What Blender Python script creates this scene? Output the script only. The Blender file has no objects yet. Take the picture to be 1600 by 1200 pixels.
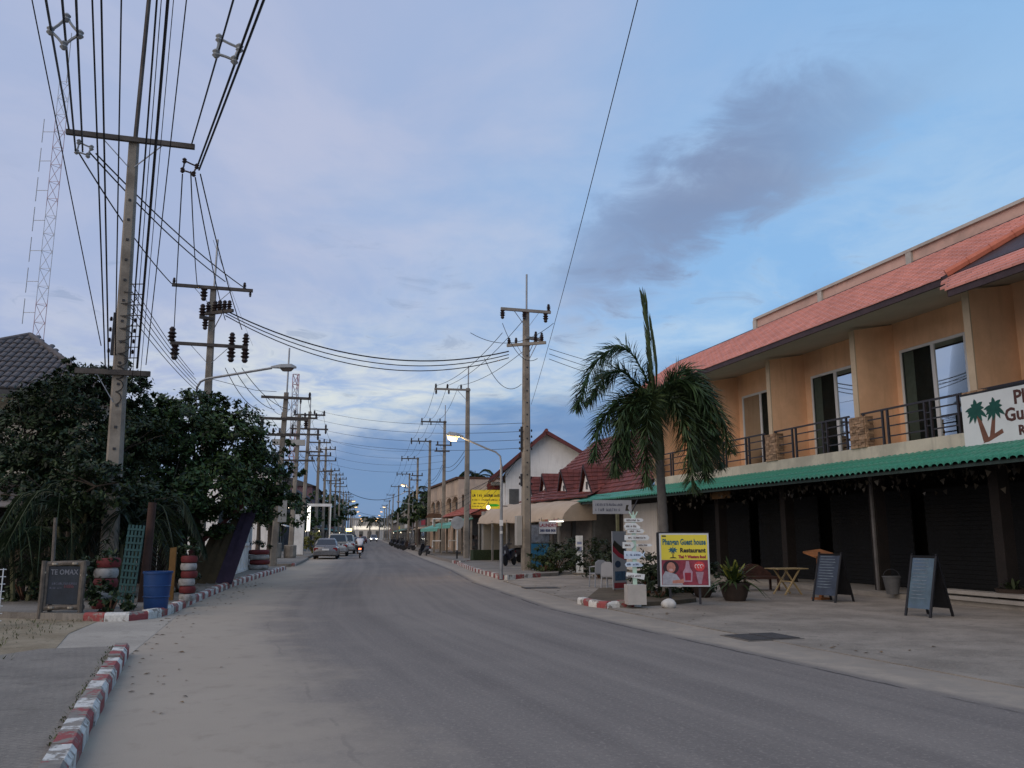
import bpy, bmesh, math, random
from mathutils import Vector, Matrix
random.seed(7)
R = math.radians
C = bpy.context.scene.collection
SC = bpy.context.scene

# ---------------------------------------------------------------- camera, sky, sun, exposure
EYE, FOC, HZ = 1.65, 1300.0, 836.0                 # eye height, focal length and horizon of the 1600x1200 photograph
PITCH = math.atan((HZ - 600) / FOC)
cam = bpy.data.cameras.new('camera'); cam_o = bpy.data.objects.new('camera', cam); C.objects.link(cam_o)
cam.sensor_width = 36; cam.lens = 36 * FOC / 1600; cam.clip_end = 3000; cam.clip_start = 0.05
cam_o.location = (0, 0, EYE); cam_o.rotation_euler = (R(90) + PITCH, 0, 0)
SC.camera = cam_o
SC.view_settings.view_transform = 'Standard'; SC.view_settings.look = 'None'
SC.view_settings.exposure = 0.0; SC.view_settings.gamma = 1.0

SUN_EL, SUN_AZ = R(30), R(222)                      # soft afterglow from behind, over the left shoulder
sun = bpy.data.lights.new('sun', 'SUN'); sun.energy = 1.4; sun.angle = R(70); sun.color = (1.0, 0.80, 0.58)
sun_o = bpy.data.objects.new('sun', sun); C.objects.link(sun_o)
sd = Vector((math.sin(SUN_AZ) * math.cos(SUN_EL), math.cos(SUN_AZ) * math.cos(SUN_EL), math.sin(SUN_EL)))
sun_o.rotation_euler = sd.to_track_quat('Z', 'Y').to_euler(); sun_o.location = (0, 0, 60)

world = bpy.data.worlds.new('World'); SC.world = world; world.use_nodes = True
wn = world.node_tree; wn.nodes.clear()
def wnode(t, **kw):
    n = wn.nodes.new(t)
    for k, v in kw.items(): setattr(n, k, v)
    return n
def wl(a, b): wn.links.new(a, b)
def wmath(op, a, b=None, c=None, clamp=False):
    n = wnode('ShaderNodeMath', operation=op); n.use_clamp = clamp
    for i, v in enumerate((a, b, c)):
        if v is None: continue
        if isinstance(v, (int, float)): n.inputs[i].default_value = v
        else: wl(v, n.inputs[i])
    return n.outputs[0]
def wramp(v, lo, hi):
    n = wnode('ShaderNodeMapRange', interpolation_type='SMOOTHSTEP'); wl(v, n.inputs[0])
    n.inputs[1].default_value = lo; n.inputs[2].default_value = hi
    return n.outputs[0]
def wmix(f, a, b):
    n = wnode('ShaderNodeMix', data_type='RGBA')
    for s, v in ((0, f), (6, a), (7, b)):
        if isinstance(v, (int, float)): n.inputs[s].default_value = v
        elif isinstance(v, tuple): n.inputs[s].default_value = (*v, 1)
        else: wl(v, n.inputs[s])
    return n.outputs[2]
def wnoise(vec, scale, detail=5, rough=0.55, dist=0.0):
    n = wnode('ShaderNodeTexNoise'); wl(vec, n.inputs['Vector'])
    n.inputs['Scale'].default_value = scale; n.inputs['Detail'].default_value = detail
    n.inputs['Roughness'].default_value = rough; n.inputs['Distortion'].default_value = dist
    return n.outputs[0]
def wcomb(x, y, z):
    n = wnode('ShaderNodeCombineXYZ')
    for i, v in enumerate((x, y, z)):
        if isinstance(v, (int, float)): n.inputs[i].default_value = v
        else: wl(v, n.inputs[i])
    return n.outputs[0]
sky = wnode('ShaderNodeTexSky', sky_type='NISHITA', sun_disc=False)
sky.sun_elevation = R(7); sky.sun_rotation = SUN_AZ; sky.ozone_density = 2.0; sky.dust_density = 0.5; sky.air_density = 1.0
tcw = wnode('ShaderNodeTexCoord'); sxyz = wnode('ShaderNodeSeparateXYZ'); wl(tcw.outputs['Generated'], sxyz.inputs[0])
dx, dy, dz = sxyz.outputs
dzc = wmath('MAXIMUM', dz, 0.0)
den = wmath('ADD', dzc, 0.13)
px_, py_ = wmath('DIVIDE', dx, den), wmath('DIVIDE', dy, den)
plane = wcomb(px_, py_, 0.0)                                     # the flat cloud deck seen in perspective
nbig = wnoise(plane, 0.62, 4, 0.5)
nmid = wnoise(wcomb(wmath('MULTIPLY', px_, 1.0), wmath('MULTIPLY', py_, 0.8), 3.3), 2.0, 6, 0.58, 0.4)
nfine = wnoise(wcomb(px_, py_, 7.1), 5.0, 7, 0.62, 0.8)
skyc = wnode('ShaderNodeVectorMath', operation='SCALE'); wl(sky.outputs[0], skyc.inputs[0]); skyc.inputs['Scale'].default_value = SKY_K = 0.105
base = skyc.outputs[0]
col = wmix(0.74, base, (0.310, 0.575, 0.960))                     # thin even haze over the blue
# pale streaky cloud, thickest low down
pale = wmath('MULTIPLY', wramp(wmath('ADD', nmid, wmath('MULTIPLY', nfine, 0.45)), 0.60, 0.98), wramp(dz, 0.62, 0.12))
col = wmix(wmath('MULTIPLY', pale, 0.72), col, (0.55, 0.70, 0.84))
# lavender veil, thick towards the left and overhead, breaking up to the right
vb = wmath('ADD', wmath('MULTIPLY', dx, -1.05), wmath('MULTIPLY', nbig, 0.75))
vb = wmath('ADD', vb, wmath('MULTIPLY', dz, 0.55))
veil = wramp(wmath('ADD', vb, wmath('MULTIPLY', nmid, 0.25)), 0.33, 1.02)
col = wmix(wmath('MULTIPLY', veil, 0.85), col, wmix(wramp(nmid, 0.35, 0.7), (0.410, 0.470, 0.670), (0.505, 0.530, 0.695)))
# bright gap low over the street
gx = wmath('DIVIDE', wmath('ADD', dx, 0.20), 0.30); gz = wmath('DIVIDE', wmath('SUBTRACT', dz, 0.165), 0.062)
gap = wmath('EXPONENT', wmath('MULTIPLY', wmath('ADD', wmath('MULTIPLY', gx, gx), wmath('MULTIPLY', gz, gz)), -1.0))
gap = wmath('MULTIPLY', gap, wramp(wmath('ADD', wmath('MULTIPLY', nmid, 0.6), wmath('MULTIPLY', nfine, 0.55)), 0.44, 0.70))
col = wmix(wmath('MULTIPLY', gap, 0.95), col, (0.72, 0.77, 0.76))
# low blue-grey bank along the horizon with a ragged top
bank_t = wmath('ADD', dz, wmath('MULTIPLY', wmath('SUBTRACT', nmid, 0.5), 0.15))
bank_t = wmath('ADD', bank_t, wmath('MULTIPLY', dx, -0.20))
bank = wramp(bank_t, 0.205, 0.105)
col = wmix(wmath('MULTIPLY', bank, 0.88), col, wmix(wramp(dz, 0.0, 0.16), (0.160, 0.275, 0.470), (0.150, 0.262, 0.490)))
low = wramp(dz, 0.035, 0.0)
col = wmix(wmath('MULTIPLY', low, 0.6), col, (0.20, 0.305, 0.47))
# scattered small grey clouds
spk = wmath('MULTIPLY', wramp(nfine, 0.57, 0.70), wmath('MULTIPLY', wramp(dz, 0.10, 0.16), wramp(dz, 0.42, 0.24)))
col = wmix(wmath('MULTIPLY', spk, 0.42), col, (0.215, 0.300, 0.475))
# one dark purple-grey cloud trailing up to the right
ca, sa = math.cos(R(34)), math.sin(R(34))
ox, oz = wmath('SUBTRACT', dx, 0.262), wmath('SUBTRACT', dz, 0.408)
al = wmath('ADD', wmath('MULTIPLY', ox, ca), wmath('MULTIPLY', oz, sa))
ac = wmath('SUBTRACT', wmath('MULTIPLY', oz, ca), wmath('MULTIPLY', ox, sa))
wv = wmath('MULTIPLY', wmath('SUBTRACT', nmid, 0.5), 0.19); wv2 = wmath('MULTIPLY', wmath('SUBTRACT', nfine, 0.5), 0.13)
ac = wmath('ADD', wmath('ADD', ac, wv), wv2); al = wmath('ADD', al, wv2)
e = wmath('ADD', wmath('POWER', wmath('ABSOLUTE', wmath('DIVIDE', al, 0.19)), 2.0), wmath('POWER', wmath('ABSOLUTE', wmath('DIVIDE', ac, 0.054)), 2.0))
dark = wmath('MULTIPLY', wramp(e, 2.5, 0.0), wramp(al, 0.26, -0.04))
col = wmix(wmath('MULTIPLY', dark, 0.74), col, (0.195, 0.240, 0.385))
bg = wnode('ShaderNodeBackground'); wl(col, bg.inputs[0]); bg.inputs[1].default_value = 1.0
wo = wnode('ShaderNodeOutputWorld'); wl(bg.outputs[0], wo.inputs[0])

# ---------------------------------------------------------------- survey helpers (photograph pixel -> point in the street)
_c, _s = math.cos(PITCH), math.sin(PITCH)
def ray(x, y):
    u = (x - 800) / FOC; v = (600 - y) / FOC
    return u, _c - v * _s, _s + v * _c
def G(x, y, z=0.0):
    a, b, d = ray(x, y); t = (z - EYE) / d
    return Vector((a * t, b * t, z))
def at(x, y, Y):
    a, b, d = ray(x, y); t = Y / b
    return Vector((a * t, Y, EYE + d * t))

# ---------------------------------------------------------------- materials
MATS = {}
def mat(name, colour, rough=0.8, var=0.25, scale=3.0, bump=0.0, bscale=40.0, metal=0.0, emit=None, spec=0.4, dirt=None, dscale=1.2, damt=0.5, coat=0.0, streak=None, island=0.0):
    if name in MATS: return MATS[name]
    m = bpy.data.materials.new(name); m.use_nodes = True; MATS[name] = m
    nt = m.node_tree; b = nt.nodes['Principled BSDF']
    b.inputs['Roughness'].default_value = rough; b.inputs['Metallic'].default_value = metal
    b.inputs['Specular IOR Level'].default_value = spec; b.inputs['Coat Weight'].default_value = coat
    if emit:
        b.inputs['Base Color'].default_value = (*colour, 1)
        b.inputs['Emission Color'].default_value = (*emit[0], 1); b.inputs['Emission Strength'].default_value = emit[1]
        return m
    tc = nt.nodes.new('ShaderNodeTexCoord'); vec = tc.outputs['Object']
    def noise(sc, det=4, off=0):
        n = nt.nodes.new('ShaderNodeTexNoise'); n.inputs['Scale'].default_value = sc; n.inputs['Detail'].default_value = det
        n.inputs['Roughness'].default_value = 0.6
        mp = nt.nodes.new('ShaderNodeMapping'); mp.inputs['Location'].default_value = (off, off * 1.7, off * 0.3)
        nt.links.new(vec, mp.inputs[0]); nt.links.new(mp.outputs[0], n.inputs['Vector'])
        return n.outputs[0]
    def mix(f, a, c):
        n = nt.nodes.new('ShaderNodeMix'); n.data_type = 'RGBA'
        for s, v in ((0, f), (6, a), (7, c)):
            if isinstance(v, tuple): n.inputs[s].default_value = (*v, 1)
            elif isinstance(v, (int, float)): n.inputs[s].default_value = v
            else: nt.links.new(v, n.inputs[s])
        return n.outputs[2]
    def ramp(v, lo, hi, a=0.0, c=1.0):
        n = nt.nodes.new('ShaderNodeMapRange'); n.inputs[1].default_value = lo; n.inputs[2].default_value = hi
        n.inputs[3].default_value = a; n.inputs[4].default_value = c; nt.links.new(v, n.inputs[0]); return n.outputs[0]
    lo = tuple(x * (1 - var) for x in colour); hi = tuple(min(1, x * (1 + var)) for x in colour)
    col = mix(ramp(noise(scale), 0.3, 0.7), lo, hi)
    fine = noise(scale * 9, 3, 5.0)
    col = mix(ramp(fine, 0.35, 0.75, 0.0, 0.35), col, tuple(x * (1 - var * 0.9) for x in colour))
    if dirt:
        col = mix(ramp(noise(dscale, 7, 11.0), 0.48, 0.62, 0.0, damt), col, dirt)
    if streak:
        ns = nt.nodes.new('ShaderNodeTexNoise'); ns.inputs['Scale'].default_value = 1.0; ns.inputs['Detail'].default_value = 6; ns.inputs['Roughness'].default_value = 0.65
        ms = nt.nodes.new('ShaderNodeMapping'); ms.inputs['Scale'].default_value = (5.0, 5.0, 0.45); nt.links.new(vec, ms.inputs[0]); nt.links.new(ms.outputs[0], ns.inputs['Vector'])
        col = mix(ramp(ns.outputs[0], 0.50, 0.70, 0.0, 0.55), col, streak)
    if island:
        gi = nt.nodes.new('ShaderNodeNewGeometry'); hs_ = nt.nodes.new('ShaderNodeHueSaturation'); nt.links.new(ramp(gi.outputs['Random Per Island'], 0, 1, 1-island, 1+island*.7), hs_.inputs['Value']); nt.links.new(col, hs_.inputs['Color']); col = hs_.outputs[0]
    nt.links.new(col, b.inputs['Base Color'])
    nt.links.new(ramp(fine, 0.3, 0.7, max(0.02, rough - 0.08), min(1, rough + 0.08)), b.inputs['Roughness'])
    if bump:
        bn = nt.nodes.new('ShaderNodeBump'); bn.inputs['Strength'].default_value = bump; bn.inputs['Distance'].default_value = 0.02
        nt.links.new(noise(bscale, 5, 2.0), bn.inputs['Height']); nt.links.new(bn.outputs[0], b.inputs['Normal'])
    return m
def leafmat(name, colour, var=0.45):
    if name in MATS: return MATS[name]
    m = bpy.data.materials.new(name); m.use_nodes = True; MATS[name] = m
    nt = m.node_tree; b = nt.nodes['Principled BSDF']; b.inputs['Roughness'].default_value = 0.55
    b.inputs['Specular IOR Level'].default_value = 0.3
    g = nt.nodes.new('ShaderNodeNewGeometry')
    n = nt.nodes.new('ShaderNodeMix'); n.data_type = 'RGBA'
    n.inputs[6].default_value = (*[x * (1 - var) for x in colour], 1)
    n.inputs[7].default_value = (colour[0] * (1 + var * 1.3), colour[1] * (1 + var), colour[2] * (1 + var * 0.5), 1)
    nt.links.new(g.outputs['Random Per Island'], n.inputs[0]); nt.links.new(n.outputs[2], b.inputs['Base Color'])
    return m

# ---------------------------------------------------------------- mesh helpers
class MB:
    def __init__(s): s.v = []; s.f = []
    def add(s, vs, fs):
        o = len(s.v); s.v += [tuple(v) for v in vs]; s.f += [tuple(i + o for i in f) for f in fs]; return s
    def box(s, x0, x1, y0, y1, z0, z1):
        return s.add([(x0,y0,z0),(x1,y0,z0),(x1,y1,z0),(x0,y1,z0),(x0,y0,z1),(x1,y0,z1),(x1,y1,z1),(x0,y1,z1)],
                     [(0,3,2,1),(4,5,6,7),(0,1,5,4),(1,2,6,5),(2,3,7,6),(3,0,4,7)])
    def bar(s, p, q, w, h=None, w2=None, h2=None, up=(0, 0, 1)):
        p, q = Vector(p), Vector(q); h = h or w; w2 = w2 or w; h2 = h2 or h
        d = (q - p).normalized(); u = Vector(up)
        if abs(d.dot(u)) > 0.95: u = Vector((0, 1, 0))
        a = d.cross(u).normalized(); b = a.cross(d).normalized()
        vs = [c + a * (sx * ww / 2) + b * (sy * hh / 2) for c, ww, hh in ((p, w, h), (q, w2, h2)) for sx, sy in ((-1,-1),(1,-1),(1,1),(-1,1))]
        return s.add(vs, [(0,1,2,3),(7,6,5,4),(0,4,5,1),(1,5,6,2),(2,6,7,3),(3,7,4,0)])
    def tube(s, pts, r, seg=6, r2=None, cap=True):
        pts = [Vector(p) for p in pts]; n = len(pts); vs = []; fs = []
        ref = Vector((0, 0, 1)); d0 = (pts[-1] - pts[0])
        if d0.length and abs(d0.normalized().z) > 0.9: ref = Vector((1, 0.2, 0))
        for i, p in enumerate(pts):
            d = (pts[min(i+1, n-1)] - pts[max(i-1, 0)]).normalized()
            a = d.cross(ref)
            if a.length < 1e-3: a = d.cross(Vector((0, 1, 0.1)))
            a.normalize(); b = a.cross(d)
            rr = r[i] if isinstance(r, (list, tuple)) else (r if r2 is None else r + (r2 - r) * i / (n - 1))
            for k in range(seg):
                t = 2 * math.pi * k / seg; vs.append(p + a * (rr * math.cos(t)) + b * (rr * math.sin(t)))
        for i in range(n - 1):
            for k in range(seg):
                k2 = (k + 1) % seg; fs.append((i*seg+k, i*seg+k2, (i+1)*seg+k2, (i+1)*seg+k))
        if cap: fs.append(tuple(range(seg))[::-1]); fs.append(tuple((n-1)*seg + k for k in range(seg)))
        return s.add(vs, fs)
    def lathe(s, prof, seg=12, c=(0, 0, 0), axis='z'):
        vs = []; fs = []; n = len(prof)
        for r, z in prof:
            for k in range(seg):
                t = 2 * math.pi * k / seg; x, y = r * math.cos(t), r * math.sin(t)
                p = (x, y, z) if axis == 'z' else ((z, x, y) if axis == 'x' else (x, z, y))
                vs.append((p[0] + c[0], p[1] + c[1], p[2] + c[2]))
        for i in range(n - 1):
            for k in range(seg):
                k2 = (k + 1) % seg; fs.append((i*seg+k, i*seg+k2, (i+1)*seg+k2, (i+1)*seg+k))
        fs.append(tuple(range(seg))[::-1]); fs.append(tuple((n-1)*seg + k for k in range(seg)))
        return s.add(vs, fs)
    def prism(s, poly, a, b, axis='y'):                             # 2-D outline swept from a to b along an axis
        n = len(poly)
        def pt(p, t): return {'y': (p[0], t, p[1]), 'x': (t, p[0], p[1]), 'z': (p[0], p[1], t)}[axis]
        vs = [pt(p, a) for p in poly] + [pt(p, b) for p in poly]
        fs = [tuple(range(n)), tuple(range(n, 2*n))[::-1]] + [(i, (i+n), (i+1) % n + n, (i+1) % n) for i in range(n)]
        return s.add(vs, fs)
    def loft(s, rings, cap=True):
        n = len(rings[0]); vs = [p for r in rings for p in r]; fs = []
        for i in range(len(rings) - 1):
            for k in range(n):
                k2 = (k + 1) % n; fs.append((i*n+k, i*n+k2, (i+1)*n+k2, (i+1)*n+k))
        if cap: fs.append(tuple(range(n))[::-1]); fs.append(tuple((len(rings)-1)*n + k for k in range(n)))
        return s.add(vs, fs)
    def mesh(s, name, m, smooth=False):
        me = bpy.data.meshes.new(name); me.from_pydata(s.v, [], s.f); me.update()
        b = bmesh.new(); b.from_mesh(me); bmesh.ops.recalc_face_normals(b, faces=b.faces); b.to_mesh(me); b.free()
        if m: me.materials.append(m)
        if smooth: me.shade_smooth(); me.set_sharp_from_angle(angle=R(40))
        return me
    def raw(s, name, m):
        me = bpy.data.meshes.new(name); me.from_pydata(s.v, [], s.f); me.update(); me.materials.append(m); return me
    def build(s, name, m, parent=None, smooth=False, loc=None, rot=None):
        return put(name, s.mesh(name, m, smooth), parent, loc, rot)
def put(name, me, parent=None, loc=None, rot=None, scale=None):
    o = bpy.data.objects.new(name, me); C.objects.link(o)
    if parent: o.parent = parent
    if loc is not None: o.location = loc
    if rot is not None: o.rotation_euler = rot
    if scale is not None: o.scale = scale
    return o
def tag(o, label, cat, group=None):
    o['label'] = label; o['category'] = cat
    if group: o['group'] = group
    return o
def thing(name, label, cat, loc=(0, 0, 0), rotz=0.0, group=None):
    o = bpy.data.objects.new(name, None); C.objects.link(o); o.empty_display_size = 0.2
    o.location = loc; o.rotation_euler = (0, 0, rotz)
    return tag(o, label, cat, group)
def struct(o): o['kind'] = 'structure'; return o
def stuff(o): o['kind'] = 'stuff'; return o
def copy_tree(o, parent=None):
    c = o.copy(); C.objects.link(c); c.parent = parent
    for ch in list(o.children): copy_tree(ch, c)
    return c
def text_mesh(txt, size, m, extrude=0.004, align='LEFT', bold=0.0, xs=1.0):
    cu = bpy.data.curves.new('lettering', 'FONT'); cu.body = txt; cu.size = size; cu.extrude = extrude; cu.align_x = align
    cu.offset = bold; cu.resolution_u = 2
    t = bpy.data.objects.new('tmp', cu); C.objects.link(t)
    dg = bpy.context.evaluated_depsgraph_get(); me = bpy.data.meshes.new_from_object(t.evaluated_get(dg))
    bpy.data.objects.remove(t); bpy.data.curves.remove(cu)
    me.name = 'lettering'; me.materials.clear(); me.materials.append(m)
    if xs != 1.0:
        for v in me.vertices: v.co.x *= xs
    return me
UPR = (R(90), 0, 0)                                                 # stands a flat text up, facing -y
def dirv(az): return Vector((math.sin(R(az)), math.cos(R(az)), 0))

# ================================================================ SETTING: ground, road, pavements, kerbs
M_conc = mat('pole_concrete', (0.27, 0.235, 0.19), 0.9, 0.22, 1.5, 0.4, 25, dirt=(0.12, 0.10, 0.08), damt=0.55)
M_dark = mat('dark_metal', (0.03, 0.03, 0.034), 0.6, 0.3, 5)
M_grey = mat('grey_steel', (0.30, 0.31, 0.32), 0.5, 0.2, 4, metal=0.5)
M_white = mat('white_paint', (0.74, 0.73, 0.69), 0.7, 0.1, 2, dirt=(0.45, 0.42, 0.36), damt=0.4)
M_wire = mat('cable_black', (0.018, 0.018, 0.02), 0.6, 0.2, 2)
M_black = mat('black_paint', (0.012, 0.012, 0.014), 0.5, 0.3, 4)
M_wood = mat('grey_wood', (0.16, 0.125, 0.095), 0.85, 0.35, 6, 0.4, 30)
M_brown = mat('brown_wood', (0.10, 0.045, 0.022), 0.75, 0.3, 6, 0.3, 30)

def surface(name, c1, c2, c3, s1, s2, rough=0.9, bump=0.35, bscale=60, uv=None, bricks=False):
    """ground material in world metres: c1/c2 broad patches, c3 fine stains; uv adds the asphalt strip across a road"""
    m = bpy.data.materials.new(name); m.use_nodes = True; nt = m.node_tree; b = nt.nodes['Principled BSDF']
    L = nt.links.new
    tc = nt.nodes.new('ShaderNodeTexCoord'); vec = tc.outputs['Object']
    def noise(sc, det=5, ro=0.6, off=0.0, v=None, dist=0.0):
        n = nt.nodes.new('ShaderNodeTexNoise'); n.inputs['Scale'].default_value = sc; n.inputs['Detail'].default_value = det
        n.inputs['Roughness'].default_value = ro; n.inputs['Distortion'].default_value = dist
        mp = nt.nodes.new('ShaderNodeMapping'); mp.inputs['Location'].default_value = (off, -off, 0)
        L(v or vec, mp.inputs[0]); L(mp.outputs[0], n.inputs['Vector']); return n.outputs[0]
    def ramp(v, lo, hi, a=0.0, c=1.0, smooth=True):
        n = nt.nodes.new('ShaderNodeMapRange'); n.interpolation_type = 'SMOOTHSTEP' if smooth else 'LINEAR'
        n.inputs[1].default_value = lo; n.inputs[2].default_value = hi; n.inputs[3].default_value = a; n.inputs[4].default_value = c
        L(v, n.inputs[0]); return n.outputs[0]
    def mix(f, a, c):
        n = nt.nodes.new('ShaderNodeMix'); n.data_type = 'RGBA'
        for s, v in ((0, f), (6, a), (7, c)):
            if isinstance(v, tuple): n.inputs[s].default_value = (*v, 1)
            elif isinstance(v, (int, float)): n.inputs[s].default_value = v
            else: L(v, n.inputs[s])
        return n.outputs[2]
    def mth(op, a, c):
        n = nt.nodes.new('ShaderNodeMath'); n.operation = op
        for i, v in enumerate((a, c)):
            if isinstance(v, (int, float)): n.inputs[i].default_value = v
            else: L(v, n.inputs[i])
        return n.outputs[0]
    broad = noise(s1, 6, 0.62); fine = noise(s2, 5, 0.7, 9.0); grit = noise(70.0, 3, 0.7, 3.0)
    col = mix(ramp(broad, 0.35, 0.66), c1, c2)
    col = mix(ramp(fine, 0.52, 0.70, 0, 0.55), col, c3)
    hgt = mth('ADD', grit, mth('MULTIPLY', fine, 0.6))
    if uv:
        um = nt.nodes.new('ShaderNodeUVMap'); um.uv_map = 'across'; su = nt.nodes.new('ShaderNodeSeparateXYZ'); L(um.outputs[0], su.inputs[0])
        u, v = su.outputs[0], su.outputs[1]
        wob = mth('MULTIPLY', mth('SUBTRACT', broad, 0.5), 0.34); wob2 = mth('MULTIPLY', mth('SUBTRACT', fine, 0.5), 0.10)
        uu = mth('ADD', mth('ADD', u, wob), wob2)
        asp = mth('MULTIPLY', ramp(uu, 0.13, 0.33), ramp(mth('ADD', u, mth('MULTIPLY', wob2, 0.35)), 0.905, 0.875))
        # tyre lanes worn smooth and slightly darker, stretched along the street
        st = nt.nodes.new('ShaderNodeCombineXYZ'); L(mth('MULTIPLY', u, 16.0), st.inputs[0]); L(mth('MULTIPLY', v, 0.035), st.inputs[1])
        streak = noise(1.1, 5, 0.6, 0.0, st.outputs[0])
        a1 = mix(ramp(streak, 0.30, 0.70), (0.145, 0.128, 0.116), (0.222, 0.196, 0.172))
        a1 = mix(ramp(broad, 0.42, 0.72, 0, 0.4), a1, (0.258, 0.225, 0.194))
        a1 = mix(ramp(noise(24.0, 3, 0.7, 41.0), 0.52, 0.66, 0, 0.40), a1, (0.40, 0.345, 0.295))
        a1 = mix(ramp(noise(31.0, 3, 0.7, 47.0), 0.55, 0.68, 0, 0.50), a1, (0.115, 0.10, 0.09))
        a1 = mix(ramp(noise(0.9, 6, 0.65, 51.0), 0.56, 0.68, 0, 0.35), a1, (0.165, 0.145, 0.13))
        a1 = mix(ramp(grit, 0.55, 0.75, 0, 0.35), a1, (0.42, 0.375, 0.33))
        a1 = mix(ramp(noise(16.0, 4, 0.65, 6.0), 0.60, 0.72, 0, 0.45), a1, (0.145, 0.130, 0.12))
        col = mix(mth('MULTIPLY', ramp(mth('ADD', u, mth('MULTIPLY', wob2, 0.8)), 0.895, 0.985, 0.35, 1.0), ramp(broad, 0.28, 0.60)), col, (0.255, 0.218, 0.175))
        col = mix(mth('MULTIPLY', ramp(u, 0.86, 0.90), ramp(fine, 0.40, 0.62)), col, (0.30, 0.262, 0.215))
        col = mix(asp, col, a1)
        # the tarred joint near the right edge, wandering a little and broken
        jn = mth('ADD', mth('SUBTRACT', u, 0.872), mth('MULTIPLY', mth('SUBTRACT', fine, 0.5), 0.012))
        jo = mth('MULTIPLY', ramp(mth('ABSOLUTE', jn, 0), 0.0048, 0.0015), ramp(noise(0.55, 3, 0.6, 21.0), 0.38, 0.52))
        col = mix(mth('MULTIPLY', jo, 0.85), col, (0.045, 0.04, 0.04))
        jn2 = mth('ADD', mth('SUBTRACT', u, 0.225), mth('MULTIPLY', mth('SUBTRACT', broad, 0.5), 0.05))
        jo2 = mth('MULTIPLY', ramp(mth('ABSOLUTE', jn2, 0), 0.0030, 0.0008), ramp(noise(0.9, 3, 0.6, 31.0), 0.47, 0.56))
        col = mix(mth('MULTIPLY', jo2, 0.25), col, (0.12, 0.105, 0.095))
        hgt = mth('SUBTRACT', hgt, mth('MULTIPLY', jo, 1.0))
    # hairline cracks
    vo = nt.nodes.new('ShaderNodeTexVoronoi'); vo.feature = 'DISTANCE_TO_EDGE'; vo.inputs['Scale'].default_value = 0.32
    wv = nt.nodes.new('ShaderNodeMix'); wv.data_type = 'VECTOR'; wv.inputs[0].default_value = 0.25
    nz = nt.nodes.new('ShaderNodeTexNoise'); nz.inputs['Scale'].default_value = 1.4; nz.inputs['Detail'].default_value = 6; L(vec, nz.inputs['Vector'])
    L(vec, wv.inputs[4]); L(nz.outputs[1], wv.inputs[5]); L(wv.outputs[1], vo.inputs['Vector'])
    ck = mth('MULTIPLY', ramp(vo.outputs['Distance'], 0.010, 0.002), ramp(noise(0.35, 3, 0.6, 14.0), 0.52, 0.62))
    col = mix(mth('MULTIPLY', ck, 0.0 if uv else 0.35), col, tuple(x * 0.5 for x in c1))
    if not uv: col = mix(ramp(noise(22.0, 4, 0.7, 27.0), 0.55, 0.68, 0, 0.5), col, tuple(x * 0.55 for x in c1)); col = mix(ramp(noise(27.0, 3, 0.7, 57.0), 0.56, 0.68, 0, 0.45), col, tuple(min(1, x * 1.35) for x in c2))
    col = mix(ramp(noise(120.0, 2, 0.6, 17.0), 0.35, 0.75, 0, 0.28), col, tuple(x * 0.45 for x in c1))
    L(col, b.inputs['Base Color']); b.inputs['Roughness'].default_value = rough; b.inputs['Specular IOR Level'].default_value = 0.25
    bn = nt.nodes.new('ShaderNodeBump'); bn.inputs['Strength'].default_value = bump; bn.inputs['Distance'].default_value = 0.012
    if bricks:
        br = nt.nodes.new('ShaderNodeTexBrick'); br.inputs['Scale'].default_value = 4.2; br.inputs['Mortar Size'].default_value = 0.02
        br.inputs[1].default_value = (1, 1, 1, 1); br.inputs[2].default_value = (0.85, 0.85, 0.85, 1); br.inputs[3].default_value = (0, 0, 0, 1)
        mp = nt.nodes.new('ShaderNodeMapping'); mp.inputs['Rotation'].default_value = (0, 0, R(18)); L(vec, mp.inputs[0]); L(mp.outputs[0], br.inputs[0])
        hgt = mth('ADD', hgt, mth('MULTIPLY', br.outputs[0], 0.8)); col2 = mix(mth('MULTIPLY', br.outputs[1], 0.35), col, tuple(x * 0.55 for x in c1)); L(col2, b.inputs['Base Color'])
    L(hgt, bn.inputs['Height']); L(bn.outputs[0], b.inputs['Normal'])
    return m
M_ground = surface('dusty_ground', (0.27, 0.235, 0.185), (0.34, 0.30, 0.24), (0.20, 0.17, 0.13), 0.15, 1.6)
M_road = surface('road_surface', (0.385, 0.325, 0.255), (0.490, 0.415, 0.325), (0.30, 0.25, 0.195), 0.42, 2.2, uv=True)
M_fore = surface('forecourt_concrete', (0.225, 0.195, 0.158), (0.345, 0.300, 0.245), (0.150, 0.130, 0.106), 0.75, 3.2, bump=0.6)
M_pave = surface('pavement_brick', (0.195, 0.175, 0.150), (0.285, 0.255, 0.215), (0.13, 0.115, 0.095), 0.6, 3.0, bump=0.6, bricks=True)
M_sand = surface('sandy_soil', (0.25, 0.20, 0.13), (0.36, 0.30, 0.21), (0.09, 0.085, 0.045), 1.3, 4.5, bump=0.9)

ground = MB().add([(-900,-300,-.02),(900,-300,-.02),(900,1500,-.02),(-900,1500,-.02)], [(0,1,2,3)]).build('ground', M_ground); struct(ground)

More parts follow.
